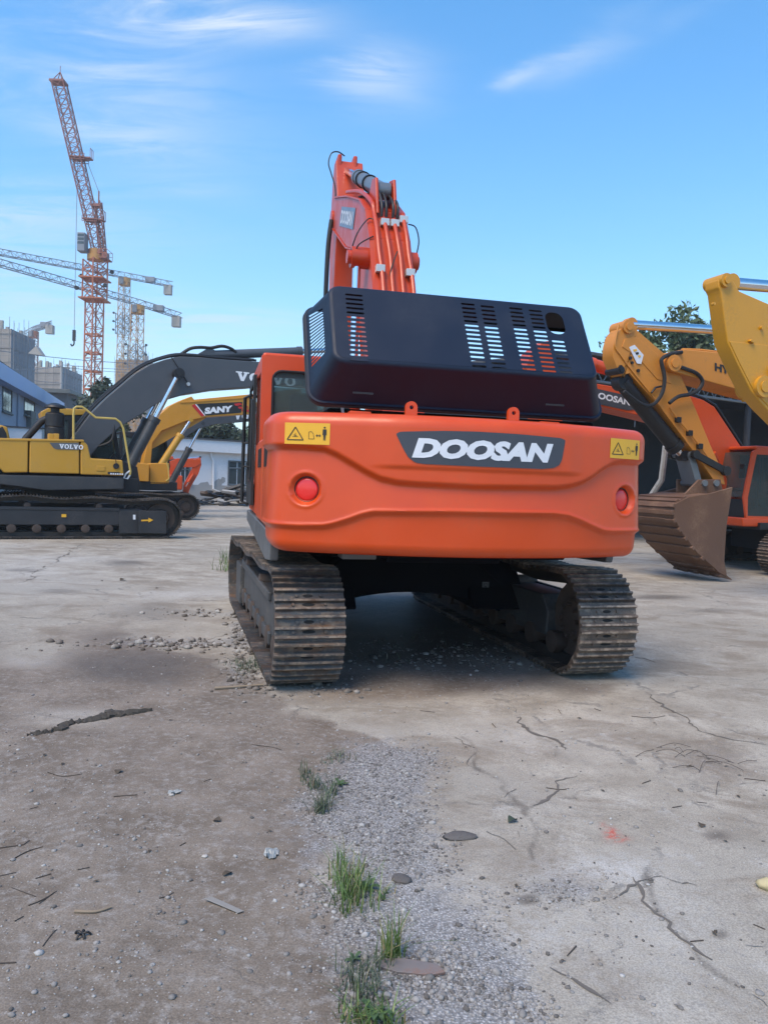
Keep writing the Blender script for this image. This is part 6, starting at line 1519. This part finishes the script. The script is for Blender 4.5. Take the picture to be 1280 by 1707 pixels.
# ------------------------------------------------------------------ trees
def leaf_mat(name, c1, c2):
    m, n, l, b = principled(name)
    oi = n.new('ShaderNodeAttribute'); oi.attribute_name = 'tone'
    l.new(mmix(n, l, oi.outputs['Fac'], c1, c2), b.inputs['Base Color']); b.inputs['Roughness'].default_value = .55
    return m
MT['leafdark'] = leaf_mat('leaf_dark', (.018, .030, .016), (.050, .070, .030))
MT['leafmid'] = leaf_mat('leaf_mid', (.052, .082, .038), (.135, .185, .080))
MT['bark'] = paint('bark', (.09, .07, .055), .9, amt=.4)
def tree(label, x, y, h, rad, n, mat, low=.35, leaf=.16, seed=1, kind='leafy', group=None):
    g = np.random.default_rng(seed)
    root = empty('tree', (x, y, 0), 0, label, 'tree', group)
    b = MB(); b.tube([(0, 0, 0), (.1, 0, h * .3), (-.05, .1, h * .6), (0, 0, h * .85)], [h * .022, h * .017, h * .011, h * .004], 8, smooth=3)
    tips = []
    for k in range(16):
        t = g.uniform(low, .95); a = g.uniform(0, 2 * math.pi); L_ = rad * g.uniform(.5, 1.0) * (1.15 - t * .75)
        p = Vector((0, 0, h * t)); e = p + Vector((math.cos(a) * L_, math.sin(a) * L_, L_ * g.uniform(.15, .8)))
        b.tube([p, p.lerp(e, .5) + Vector((0, 0, .1 * L_)), e], [h * .007, h * .005, h * .002], 5); tips.append(e); tips.append(p.lerp(e, .6))
    b.build('trunk', MT['bark'], root)
    cl = [(t + Vector(g.normal(0, rad * .10, 3)), rad * g.uniform(.16, .34)) for t in tips for _ in (0, 1)]
    n = int(n * 1.5)
    cl += [(Vector((g.normal(0, rad * .25), g.normal(0, rad * .25), h * g.uniform(.75, 1.0))), rad * g.uniform(.14, .26)) for _ in range(8)]
    V_, F_, T_ = [], [], []
    for _ in range(n):
        c, r_ = cl[g.integers(len(cl))]; d = g.normal(0, 1, 3); d /= np.linalg.norm(d); q = np.array(c) + d * r_ * g.uniform(.35, 1.05) * np.array([1, 1, .8])
        u = g.normal(0, 1, 3); u /= np.linalg.norm(u); w = np.cross(u, g.normal(0, 1, 3)); w /= np.linalg.norm(w); s = leaf * g.uniform(.6, 1.3)
        i = len(V_); V_ += [q - u * s, q + w * s * .42 + u * s * .1, q + u * s, q - w * s * .42 + u * s * .1]; F_.append((i, i + 1, i + 2, i + 3)); T_ += [g.uniform(0, 1)] * 4
    me = bpy.data.meshes.new('crown'); me.from_pydata([tuple(v) for v in V_], [], F_); me.materials.append(mat)
    at = me.attributes.new('tone', 'FLOAT', 'POINT'); at.data.foreach_set('value', np.array(T_, np.float32))
    link('crown', me, root)
    return root
GT = 'trees behind the yard'
for lb, px, top, Y, rad, n, mt, lf, sd in (
        ('dark broad tree rising behind the grey boom on the left', 196, 640, 62, 3.6, 5200, 'leafdark', .24, 3),
        ('dark lower tree between the blue building and the grey boom', 168, 668, 66, 2.6, 3200, 'leafdark', .24, 4),
        ('dark round tree above the white building roof', 350, 698, 64, 3.2, 4200, 'leafdark', .24, 5),
        ('small distant tree at right end of the white building', 408, 714, 75, 2.2, 1800, 'leafmid', .26, 6),
        ('dark tree hidden low behind the amber boom', 300, 706, 64, 2.8, 2400, 'leafdark', .24, 12),
        ('green tree with upright sprigs behind the chrome rod on the right', 1100, 529, 44, 3.3, 9000, 'leafmid', .19, 7),
        ('green tree behind the yellow arm on the right', 1160, 533, 46, 3.3, 9000, 'leafmid', .19, 8),
        ('green tree cut by the right edge behind the yellow arm', 1230, 545, 48, 2.8, 3600, 'leafmid', .18, 9),
        ('low green tree seen between hood and amber arm', 1002, 600, 42, 1.9, 3000, 'leafmid', .16, 10)):
    t = atY(px, top, Y); tree(lb, t.x, t.y, t.z * .93, rad, n, MT[mt], low=.30, leaf=lf, seed=sd, group=GT)
# ------------------------------------------------------------------ loose things on the yard
def gz(x, y):
    """ground height at a point"""
    i = min(max(np.searchsorted(gx, x) - 1, 0), nxg - 2); j = min(max(np.searchsorted(gy, y) - 1, 0), nyg - 2)
    return float(hgt[j:j + 2, i:i + 2].mean())
def base_stone(seed, sub=1):
    bm = bmesh.new(); bmesh.ops.create_icosphere(bm, subdivisions=sub, radius=1.0)
    g = np.random.default_rng(seed); s = g.uniform(.65, 1.15, 3) * np.array([1, 1, .62])
    for v in bm.verts: v.co = Vector(np.array(v.co) * s * g.uniform(.72, 1.2))
    vs = np.array([tuple(v.co) for v in bm.verts]); fs = np.array([[v.index for v in f.verts] for f in bm.faces]); bm.free(); return vs, fs
bases = [base_stone(k) for k in range(8)]
def stone_mat(name, c1, c2, c3):
    m, n, l, b = principled(name)
    a = n.new('ShaderNodeAttribute'); a.attribute_name = 'tone'; t = n.new('ShaderNodeTexCoord')
    c = mmix(n, l, mramp(n, l, a.outputs['Fac'], 0, .6), c1, c2); c = mmix(n, l, mramp(n, l, a.outputs['Fac'], .75, 1), c, c3)
    f = mnoise(n, l, t.outputs['Object'], 60, 4)
    h = n.new('ShaderNodeHueSaturation'); l.new(c, h.inputs['Color']); l.new(mramp(n, l, f, .3, .7, .8, 1.15), h.inputs['Value'])
    l.new(h.outputs[0], b.inputs['Base Color']); b.inputs['Roughness'].default_value = .9; return m
MT['chip'] = stone_mat('crushed_stone', (.11, .098, .088), (.28, .262, .245), (.40, .385, .365))
def scatter(name, X, Y, S, mat, lift=.15):
    """many little stones joined into one layer"""
    pick = rng.integers(0, len(bases), len(X)); Vs, Fs, Ts = [], [], []; off = 0
    ix = np.clip(np.searchsorted(gx, X) - 1, 0, nxg - 2); iy = np.clip(np.searchsorted(gy, Y) - 1, 0, nyg - 2)
    fx = (X - gx[ix]) / (gx[ix + 1] - gx[ix]); fy = (Y - gy[iy]) / (gy[iy + 1] - gy[iy])
    Z = (hgt[iy, ix] * (1 - fx) + hgt[iy, ix + 1] * fx) * (1 - fy) + (hgt[iy + 1, ix] * (1 - fx) + hgt[iy + 1, ix + 1] * fx) * fy
    for k, (vs, fs) in enumerate(bases):
        q = np.where(pick == k)[0]
        if not len(q): continue
        a = rng.uniform(0, 2 * np.pi, len(q)); ca, sa = np.cos(a), np.sin(a)
        v = np.repeat(vs[None], len(q), 0)
        x = (v[:, :, 0] * ca[:, None] - v[:, :, 1] * sa[:, None]) * S[q, None] + X[q, None]
        y = (v[:, :, 0] * sa[:, None] + v[:, :, 1] * ca[:, None]) * S[q, None] + Y[q, None]
        z = v[:, :, 2] * S[q, None] + (Z[q] + S[q] * lift)[:, None]
        Vs.append(np.stack([x, y, z], -1).reshape(-1, 3)); n = len(vs)
        Fs.append((fs[None] + (np.arange(len(q)) * n)[:, None, None] + off).reshape(-1, 3)); off += len(q) * n
        Ts.append(np.repeat(rng.uniform(0, 1, len(q)), n))
    Vs, Fs, Ts = np.concatenate(Vs), np.concatenate(Fs), np.concatenate(Ts)
    me = bpy.data.meshes.new(name); me.vertices.add(len(Vs)); me.vertices.foreach_set('co', Vs.ravel().astype(np.float32))
    me.loops.add(Fs.size); me.loops.foreach_set('vertex_index', Fs.ravel().astype(np.int32)); me.polygons.add(len(Fs))
    me.polygons.foreach_set('loop_start', np.arange(len(Fs), dtype=np.int32) * 3); me.update(calc_edges=True)
    at = me.attributes.new('tone', 'FLOAT', 'POINT'); at.data.foreach_set('value', Ts.astype(np.float32)); me.materials.append(mat)
    return tag(link(name, me), kind='stuff')
def sample(n, x0, x1, y0, y1, power=1.0):
    y = y0 * (y1 / y0) ** rng.uniform(0, 1, n); return rng.uniform(x0, x1, n) * 1.0, y
# gravel strip, chips in the dirt
X, Y_s = sample(700000, -2.6, 2.6, 1.9, 8.5)
d_, w_, g_, p_, _ = masks(X, Y_s)
pr = np.clip(g_ - .18, 0, 1) ** 1.0 * .42 + np.clip(d_, 0, 1) * .015 + .006
clump = fbm(X * 4, Y_s * 4, 4, 77); pr = pr * np.clip((clump - .30) * 2.6, 0.05, 1.5)
k = rng.uniform(0, 1, len(X)) < pr * np.clip(4.2 / Y_s, .2, 1) * np.where(np.abs(X) < Y_s * .62, 1, 0)
X, Y_s, g_ = X[k], Y_s[k], g_[k]
S = rng.lognormal(0, .45, len(X)) * .0048 * (1 + .5 * np.clip((3.0 - Y_s), 0, 1) * g_)
S = np.clip(S, .0025, .017)
scatter('gravel', X, Y_s, S, MT['chip'])
# rubble under the machine and beside the crawler
X, Y_s = sample(60000, -3.5, 3.0, 5.2, 9.5)
px, py = to_px(X, Y_s)
w2 = fbm(X * 4, Y_s * 4, 4, 5)
pr = blobs(px, py, [(760, 1085, 80, 14, .6), (640, 1105, 120, 10, .3), (840, 1105, 60, 12, .4), (415, 1045, 30, 28, .6), (300, 1074, 150, 9, .5), (405, 1120, 34, 30, .7), (350, 1022, 80, 8, .3), (450, 1150, 60, 14, .4), (560, 1145, 70, 12, .3)], w2)
k = rng.uniform(0, 1, len(X)) < np.clip(pr, 0, 1) * .22
MT['rubble'] = stone_mat('muddy_stone', (.07, .057, .046), (.165, .14, .118), (.28, .25, .22))
scatter('rubble', X[k], Y_s[k], np.clip(rng.lognormal(0, .5, k.sum()) * .013, .005, .04), MT['rubble'])

# single pale stones
st_me = []
for k in range(6):
    vs, fs = base_stone(100 + k, 2); me = bpy.data.meshes.new('stone'); me.from_pydata(vs.tolist(), [], fs.tolist()); me.polygons.foreach_set('use_smooth', [True] * len(me.polygons)); st_me.append(me)
MT['palestone'] = paint('pale_stone', (.40, .37, .335), .9, dirt=(.20, .17, .14), amt=.6, scale=5, vary=.25)
MT['darkstone'] = paint('dark_stone', (.125, .112, .104), .95, dirt=(.22, .20, .18), amt=.9, scale=9, bump=.5)
for me in st_me: me.materials.append(MT['palestone'])
def put(me, px, py, s, name, label, cat, group=None, sink=.25, sc=(1, 1, 1), rz=None):
    p = atG(px, py); o = link(name, me); o.location = (p.x, p.y, gz(p.x, p.y) + s * sc[2] * sink); o.scale = (s * sc[0], s * sc[1], s * sc[2]); o.rotation_euler = (0, 0, random.uniform(0, 6.28) if rz is None else rz)
    return tag(o, label, cat, group)
XX, YY, SS = [], [], []
for k in range(110):
    t = random.random()
    if t < .5: x, y = random.gauss(300, 85), random.gauss(1074, 4) - (random.random() * 6)
    elif t < .85: x, y = random.gauss(405, 16), random.gauss(1065, 30)
    else: x, y = random.gauss(345, 50), random.gauss(1020, 5)
    if x > 436: x = 436 - random.random() * 30
    p = atG(x, y); XX.append(p.x); YY.append(p.y); SS.append(random.uniform(.014, .044))
scatter('broken_stones', np.array(XX), np.array(YY), np.array(SS), stone_mat('broken_stone', (.13, .11, .092), (.25, .225, .20), (.38, .36, .33)), .3)
XX, YY, SS = [], [], []
for (x, y, s) in ((52, 1314, .016), (330, 1255, .010), (318, 1460, .012), (392, 1424, .010), (266, 1640, .009), (250, 1620, .009), (160, 1580, .008), (90, 1508, .011), (58, 1650, .012), (716, 1632, .020), (708, 1690, .018), (644, 1664, .015), (735, 1665, .014), (610, 1330, .010), (700, 1480, .017), (760, 1560, .012), (232, 1480, .011), (410, 1560, .010), (365, 1650, .011), (20, 1690, .012), (110, 1690, .010)):
    p = atG(x, y); XX.append(p.x); YY.append(p.y); SS.append(s)
scatter('pebbles', np.array(XX), np.array(YY), np.array(SS), MT['chip'], .3)
put(st_me[3], 731, 1600, .018, 'stone', 'pale rounded stone just above the rusty iron shard', 'stone')
put(st_me[4], 286, 1321, .015, 'stone', 'pale pebble beside the white plastic crumb on the dirt', 'stone')
put(st_me[5], 342, 1424, .013, 'stone', 'lone pale pebble on the brown dirt left of the plastic scrap', 'stone')
me = st_me[0].copy(); me.materials.clear(); me.materials.append(MT['darkstone'])
put(me, 765, 1392, .062, 'stone', 'flat dark stone alone on the pale concrete right of the gravel', 'stone', sc=(1.25, .8, .35), rz=.1)
me2 = st_me[1].copy(); me2.materials.clear(); me2.materials.append(MT['darkstone'])
put(me2, 669, 1463, .045, 'stone', 'flat grey-brown stone slab in the gravel beside the grass', 'stone', sc=(.7, 1.2, .35), rz=.6)
MT['sandstone'] = paint('sandstone', (.50, .42, .24), .9, amt=.3, scale=8)
me3 = st_me[2].copy(); me3.materials.clear(); me3.materials.append(MT['sandstone'])
put(me3, 1276, 1480, .048, 'stone', 'yellowish stone at right edge of the concrete', 'stone', sc=(1, .8, .8), sink=.5)

# sticks, twigs, leaves, scraps
MT['twig'] = paint('twig_brown', (.055, .043, .035), .9, amt=.3, scale=9)
MT['drywood'] = paint('dry_wood', (.26, .20, .14), .9, amt=.3, scale=9)
MT['dryleaf'] = paint('dry_leaf', (.075, .055, .035), .8, amt=.3, scale=20)
def stick(pts, r, name, label, cat, mat, group=None, lift=1.0):
    P = []
    for x, y in pts: p = atG(x, y); P.append(Vector((p.x, p.y, gz(p.x, p.y) + r * lift)))
    o = P[0].copy(); b = MB(); b.tube([p - o for p in P], [r * (1 - .4 * i / (len(P) - 1)) for i in range(len(P))], 6, smooth=4)
    e = b.build(name, mat, None); e.location = o; return tag(e, label, cat, group)
stick([(358, 1149), (392, 1147), (440, 1144)], .013, 'stick', 'straight pale stick lying left of the crawler track', 'stick', MT['drywood'])
stick([(125, 1517), (160, 1516), (186, 1508)], .007, 'stick', 'dark curved twig ending blunt on the left foreground dirt', 'stick', MT['drywood'])
for pts, lb in ((((18, 1430), (45, 1415), (72, 1407)), 'thin dark twig uppermost of the crossed twigs at left edge'), (((48, 1505), (70, 1496), (96, 1480)), 'dark straight twig slanting below the crossed twigs on the left'),
                (((72, 1575), (86, 1555), (96, 1545)), 'short dark twig left of the knotted rubber strip'), (((266, 1491), (280, 1486), (290, 1480)), 'short twig in the middle of the brown dirt'),
                (((80, 1283), (105, 1290), (138, 1286)), 'curved thin twig on the grey dirt under the mud strip'), (((190, 1325), (230, 1321)), 'thin twig left of the white plastic crumb'),
                (((1052, 1193), (1085, 1196), (1108, 1192)), 'long bent twig on the concrete right of the machine'), (((910, 1312), (935, 1315), (948, 1313)), 'dark twig lying along the crack in the concrete'),
                (((960, 1574), (945, 1590)), 'short dark twig on the pale concrete at lower right'), (((1058, 1095), (1075, 1097), (1092, 1103)), 'thin wire-like twig beside the right crawler track'), (((420, 1241), (455, 1245), (470, 1250)), 'thin curved root on the dirt above the gravel strip')):
    stick(pts, random.uniform(.002, .0032), 'twig', lb, 'twig', MT['twig'])
b = MB()
for pts in (((0, 1455), (28, 1449)), ((66, 1502), (90, 1484)), ((0, 1605), (28, 1603)), ((0, 1408), (40, 1403), (50, 1396)), ((50, 1345), (64, 1341)), ((130, 1445), (150, 1441)), ((1160, 1335), (1178, 1337)), ((1070, 1305), (1084, 1300)), ((1150, 1568), (1172, 1566)), ((990, 1180), (1001, 1184)),
            ((1240, 1295), (1275, 1300)), ((1120, 1345), (1136, 1342)), ((700, 1185), (725, 1187)), ((820, 1205), (826, 1212)), ((930, 1182), (935, 1190)), ((1255, 1540), (1275, 1548)), ((25, 1530), (40, 1522)), ((340, 1300), (352, 1296)), ((300, 1405), (310, 1400)), ((60, 1460), (86, 1452)), ((20, 1475), (60, 1490))):
    P = []
    for x, y in pts: p = atG(x, y); P.append(Vector((p.x, p.y, gz(p.x, p.y) + .003)))
    b.tube(P, random.uniform(.0013, .0024), 5)
tag(b.build('twig_bits', MT['twig'], None), kind='stuff')
def leaf(px, py, s, label, mat, group=None, curl=.3):
    p = atG(px, py); b = MB(); n = 7; vs = []
    for i in range(n):
        t = i / (n - 1); w = math.sin(math.pi * min(max(t, .04), .97)) * .42
        for sgn in (-1, 0, 1): vs.append((t - .5, sgn * w, (sgn * sgn) * curl * w + .12 * math.sin(t * 3)))
    b.add(vs, [(i * 3 + j, i * 3 + 3 + j, i * 3 + 4 + j, i * 3 + 1 + j) for i in range(n - 1) for j in range(2)])
    o = b.build('leaf', mat, None, smooth=60); o.location = (p.x, p.y, gz(p.x, p.y) + .004); o.scale = (s, s, s); o.rotation_euler = (random.uniform(-.2, .2), random.uniform(-.2, .2), random.uniform(0, 6.28)); return tag(o, label, 'leaf', group)
for x, y, s, lb in ((198, 1284, .05, 'dry brown leaf on the dirt below the mud strip'), (380, 1452, .045, 'dry brown leaf by the plastic scrap on the dirt'), (1168, 1376, .045, 'dry leaf beside the damp spot right of the red paint mark'), (205, 967, .11, 'dark leaf on the concrete in front of the left machines'), (362, 1366, .045, 'dry leaf on the brown dirt left of the grass')):
    leaf(x, y, s, lb, MT['dryleaf'])
b = MB()
for (x, y, s) in ((75, 1256, .05), (105, 1270, .04), (374, 1452, .03), (250, 1412, .03), (161, 1464, .03), (1230, 1326, .035), (1208, 1404, .03), (965, 1197, .04), (1004, 1318, .03), (842, 1580, .02), (938, 1598, .02), (950, 1345, .025), (1192, 1552, .03), (1020, 1210, .02), (450, 1380, .03), (285, 1198, .04), (170, 968, .08), (252, 988, .06), (262, 980, .07), (1090, 1205, .03), (1030, 1250, .025), (870, 1268, .025), (776, 1245, .025), (1210, 1275, .03), (1180, 1262, .03), (1232, 1290, .03), (1150, 1275, .03), (1190, 1555, .03), (990, 1440, .02), (1060, 1560, .02), (860, 1475, .03)):
    p = atG(x, y); z = gz(p.x, p.y) + .004; a_ = random.uniform(0, 6.28); c_, d_ = math.cos(a_) * s * .5, math.sin(a_) * s * .5
    b.add([(p.x - c_, p.y - d_, z), (p.x + d_ * .45, p.y - c_ * .45, z + s * .14), (p.x + c_, p.y + d_, z + .002), (p.x - d_ * .45, p.y + c_ * .45, z + s * .1)], [(0, 1, 2, 3)])
tag(b.build('leaf_litter', MT['dryleaf'], None, smooth=0), kind='stuff')
MT['greenleaf'] = paint('green_leaf', (.045, .06, .035), .6, amt=.2, scale=20)
leaf(854, 1369, .06, 'single dark green curled leaf on the pale concrete', MT['greenleaf'], curl=.6)
def scrap(px, py, poly, t, label, name, cat, mat, rz, tilt=0.0):
    p = atG(px, py); b = MB(); b.prism(poly, 0, t, fn=lambda a, c, z: (a, c, z)); o = b.build(name, mat, None, bevel=.002)
    o.location = (p.x, p.y, gz(p.x, p.y) + .006); o.rotation_euler = (tilt, 0, rz); return tag(o, label, cat)
scrap(688, 1616, [(-.12, -.02), (-.05, -.035), (.06, -.03), (.11, -.01), (.08, .02), (-.03, .025), (-.1, .015)], .012, 'rusty flat iron shard lying in the gravel near the grass', 'iron_shard', 'metal scrap', paint('shard_rust', (.17, .15, .145), .6, dirt=(.22, .08, .03), amt=1.0, scale=14), -.15, .2)
scrap(376, 1503, [(-.09, .03), (-.06, .045), (.08, -.045), (.06, -.06)], .003, 'thin pale splinter of board on the brown dirt', 'splinter', 'splinter', paint('grey_board', (.25, .235, .215), .9, amt=.5, scale=16), 0)
MT['plastic'] = paint('dirty_plastic', (.33, .34, .33), .5, amt=.4, scale=20)
def crumple(px, py, s, label, seed):
    g = np.random.default_rng(seed); c = atG(px, py); n = 7; vs = []
    for i in range(n):
        for j in range(n):
            u, v = (i / (n - 1) - .5), (j / (n - 1) - .5); rr = 1 - .35 * (abs(u * v) * 4) + g.uniform(-.16, .16)
            vs.append((u * rr * s * 1.5, v * rr * s, abs(g.normal(0, .14)) * s + .003))
    b = MB(); b.add(vs, [(i * n + j, i * n + j + 1, (i + 1) * n + j + 1, (i + 1) * n + j) for i in range(n - 1) for j in range(n - 1)])
    o = b.build('plastic_scrap', MT['plastic'], None, smooth=0); o.location = (c.x, c.y, gz(c.x, c.y)); o.rotation_euler = (0, 0, g.uniform(0, 3)); return tag(o, label, 'plastic scrap')
crumple(453, 1420, .062, 'crumpled pale plastic scrap between dirt and gravel', 3)
crumple(292, 1318, .045, 'white plastic crumb beside pale pebbles on the dirt', 4)
p = atG(137, 1557); b = MB()
for a, L_ in ((.3, .05), (1.6, .04), (2.7, .05), (4.4, .045), (5.4, .04)): b.tube([(0, 0, .012), (math.cos(a) * L_ * .6, math.sin(a) * L_ * .6, .022), (math.cos(a) * L_, math.sin(a) * L_, .004)], .007, 6, smooth=3)
o = b.build('rag_knot', MT['rubber'], None); o.scale = (.62, .62, .62); o.location = (p.x, p.y, gz(p.x, p.y)); tag(o, 'knotted black strip of rubber on the left foreground dirt', 'rubber scrap')
# ridge of dark dried mud, left
pts = [(44, 1224), (62, 1222), (80, 1217), (100, 1214), (120, 1203), (140, 1201), (165, 1196), (188, 1190), (215, 1186), (252, 1181)]
P = [atG(x, y) for x, y in pts]; o0 = P[0].copy(); b = MB(); rr_ = [.02, .035, .03, .045, .035, .03, .05, .055, .04, .02]
q = []
for i, p in enumerate(P): q.append(Vector((p.x - o0.x, p.y - o0.y + random.uniform(-.02, .02), -.018)))
b.tube(q, rr_, 7, smooth=6)
for i, v in enumerate(b.v): b.v[i] = (v[0] + random.uniform(-.012, .012), v[1] + random.uniform(-.02, .02), v[2] * .8 + random.uniform(-.008, .012))
o = b.build('mud_ridge', paint('dried_mud', (.06, .052, .042), .95, dirt=(.12, .10, .08), amt=.6, scale=12, bump=.6), None, smooth=20); o.location = (o0.x, o0.y, gz(o0.x, o0.y)); tag(o, 'long ragged strip of dark dried mud on the left concrete', 'mud strip')
# dry bundle of wire and roots on the right
p = atG(1195, 1278); b = MB(); g_r = random.Random(4)
for k in range(16):
    x, y = g_r.gauss(0, .20), g_r.gauss(0, .16); a = g_r.uniform(-1.2, 1.2); L_ = g_r.uniform(.03, .13)
    b.tube([(x - L_ * math.cos(a), y - L_ * math.sin(a), .006), (x, y, g_r.uniform(.01, .04)), (x + L_ * math.cos(a), y + L_ * math.sin(a), .006)], .0016, 5, smooth=3)
o = b.build('twig_litter', MT['twig'], None); o.location = (p.x, p.y, gz(p.x, p.y)); tag(o, kind='stuff')

# ------------------------------------------------------------------ grass tufts
def grass_mat(name, c1, c2, c3):
    m, n, l, b = principled(name); a = n.new('ShaderNodeAttribute'); a.attribute_name = 'tone'
    c = mmix(n, l, mramp(n, l, a.outputs['Fac'], 0, .7), c1, c2); c = mmix(n, l, mramp(n, l, a.outputs['Fac'], .85, .9), c, c3)
    l.new(c, b.inputs['Base Color']); b.inputs['Roughness'].default_value = .5; b.inputs['Subsurface Weight'].default_value = 0.0; return m
MT['grassb'] = grass_mat('grass_bright', (.050, .095, .022), (.125, .195, .050), (.28, .23, .11))
MT['grassd'] = grass_mat('grass_grey', (.040, .058, .035), (.095, .125, .070), (.20, .18, .12))
def tuft(label, spots, mat, n, hmin, hmax, w, lean=.5, seed=0, sp=.03):
    g = random.Random(seed); c = atG(*spots[len(spots) // 2]); Vs, Fs, Ts = [], [], []
    for _ in range(n):
        s = g.choice(spots); p = atG(*s); x, y = p.x - c.x + g.gauss(0, sp), p.y - c.y + g.gauss(0, sp * 1.3)
        h = g.uniform(hmin, hmax); a = g.uniform(0, 6.28); ln = abs(g.gauss(0, lean)) * h; ww = w * g.uniform(.6, 1.2); t_ = g.random(); pa_ = a + 1.57
        z0 = gz(p.x, p.y) - .005; i = len(Vs)
        for k in range(5):
            t = k / 4; f = ww * (1 - t) ** .7 * .5 + .0003; bx, by, bz = x + math.cos(a) * ln * t * t, y + math.sin(a) * ln * t * t, z0 + h * (t - .18 * t * t * ln / h)
            Vs += [(bx - math.cos(pa_) * f, by - math.sin(pa_) * f, bz), (bx + math.cos(pa_) * f, by + math.sin(pa_) * f, bz)]; Ts += [t_, t_]
        Fs += [(i + 2 * k, i + 2 * k + 1, i + 2 * k + 3, i + 2 * k + 2) for k in range(4)]
    me = bpy.data.meshes.new('grass_tuft'); me.from_pydata(Vs, [], Fs); me.materials.append(mat)
    at = me.attributes.new('tone', 'FLOAT', 'POINT'); at.data.foreach_set('value', np.array(Ts, np.float32))
    o = link('grass_tuft', me); o.location = (c.x, c.y, 0); return tag(o, label, 'grass', 'grass tufts along the gravel strip')
tuft('tallest bright green grass clump in the middle of the gravel strip', [(562, 1440), (568, 1465), (575, 1490), (590, 1500), (600, 1490), (572, 1515), (585, 1475), (605, 1515), (598, 1465)], MT['grassb'], 230, .03, .165, .0055, .5, 1, .024)
tuft('spreading grey-green grass tuft above the bright clump', [(534, 1350), (530, 1346), (538, 1346), (545, 1340), (550, 1325), (556, 1318)], MT['grassd'], 120, .05, .13, .0055, .9, 2, .016)
tuft('dark wilted weed topmost in the gravel strip', [(506, 1285), (512, 1295), (520, 1305), (526, 1312)], MT['grassd'], 110, .03, .10, .006, .8, 3, .022)
tuft('short dry yellowish grass patch near the brown mound', [(558, 1262), (566, 1258), (548, 1268), (575, 1262)], MT['grassd'], 80, .02, .06, .005, .9, 4, .03)
tuft('grass tuft with long drooping blades beside the rusty shard', [(646, 1605), (640, 1600), (652, 1602), (660, 1596)], MT['grassb'], 70, .06, .20, .0055, .55, 5, .012)
tuft('thin green grass patch below the drooping tuft', [(606, 1630), (598, 1650), (612, 1665), (620, 1640), (588, 1640), (625, 1620), (600, 1690)], MT['grassd'], 190, .03, .10, .0045, .6, 6, .03)
tuft('little yellow-green sprig right of the bright clump', [(638, 1490), (634, 1496), (646, 1488)], MT['grassb'], 34, .02, .06, .007, .8, 7, .012)
tuft('green clump cut by the bottom edge of the picture', [(596, 1702), (605, 1708), (640, 1704), (588, 1712), (650, 1712)], MT['grassb'], 130, .03, .08, .007, .8, 8, .025)
tuft('mossy grass clump against the left crawler track', [(405, 1112), (415, 1106), (425, 1112), (395, 1104), (432, 1104), (412, 1118)], MT['grassd'], 200, .02, .09, .007, .9, 9, .05)
tuft('small weed behind the left crawler track near its front', [(378, 938), (376, 950), (380, 930)], MT['grassb'], 90, .10, .30, .012, .5, 10, .08)
tuft('low weeds on the mound under the machine', [(700, 1060), (660, 1075), (720, 1050), (640, 1100), (760, 1075)], MT['grassd'], 120, .02, .07, .007, .9, 11, .12)
def weed(px, py, s, n, label, mat, seed):
    """low broad-leaved rosette"""
    g = random.Random(seed); c = atG(px, py); b = MB()
    for k in range(n):
        a = 6.283 * k / n + g.uniform(-.3, .3); L_ = s * g.uniform(.6, 1.1); w = L_ * g.uniform(.16, .26); up = g.uniform(.15, .75)
        d = Vector((math.cos(a), math.sin(a), 0)); e = Vector((-d.y, d.x, 0)); vs = []
        for i, (t, ww) in enumerate(((0, .12), (.3, .8), (.6, 1.0), (.85, .6), (1, .05))):
            m_ = d * (L_ * t) + Vector((0, 0, L_ * up * math.sin(t * 2.2))); vs += [m_ - e * w * ww + Vector((0, 0, w * .25)), m_, m_ + e * w * ww + Vector((0, 0, w * .25))]
        b.add(vs, [(3 * i + j, 3 * i + 3 + j, 3 * i + 4 + j, 3 * i + 1 + j) for i in range(4) for j in range(2)])
    o = b.build('weed', mat, None, smooth=60); o.location = (c.x, c.y, gz(c.x, c.y)); return tag(o, label, 'weed', 'weeds along the gravel strip')
MT['weedleaf'] = paint('weed_leaf', (.055, .10, .035), .6, dirt=(.10, .11, .05), amt=.6, scale=20)
weed(612, 1478, .055, 9, 'small broad-leaved weed right beside the bright grass clump', MT['weedleaf'], 1)
weed(566, 1306, .05, 8, 'broad-leaved weed touching the spreading grey-green tuft', MT['weedleaf'], 2)
weed(628, 1700, .06, 10, 'broad-leaved weed at the bottom edge of the picture', MT['weedleaf'], 3)
weed(590, 1600, .04, 7, 'tiny broad-leaved weed in the dirt above the thin grass patch', MT['weedleaf'], 4)
# ------------------------------------------------------------------ humid air
b = MB(); b.box((-420, -160, -1.2), (420, 420, 84)); me = b.mesh('haze', [], 0)
hm = bpy.data.materials.new('haze'); hm.use_nodes = True; hn = hm.node_tree.nodes; hn.clear()
ho = hn.new('ShaderNodeOutputMaterial'); hv = hn.new('ShaderNodeVolumePrincipled'); hv.inputs['Density'].default_value = 0.0007; hv.inputs['Color'].default_value = (.88, .94, 1.0, 1)
hm.node_tree.links.new(hv.outputs[0], ho.inputs['Volume']); me.materials.append(hm); tag(link('haze', me), kind='stuff')
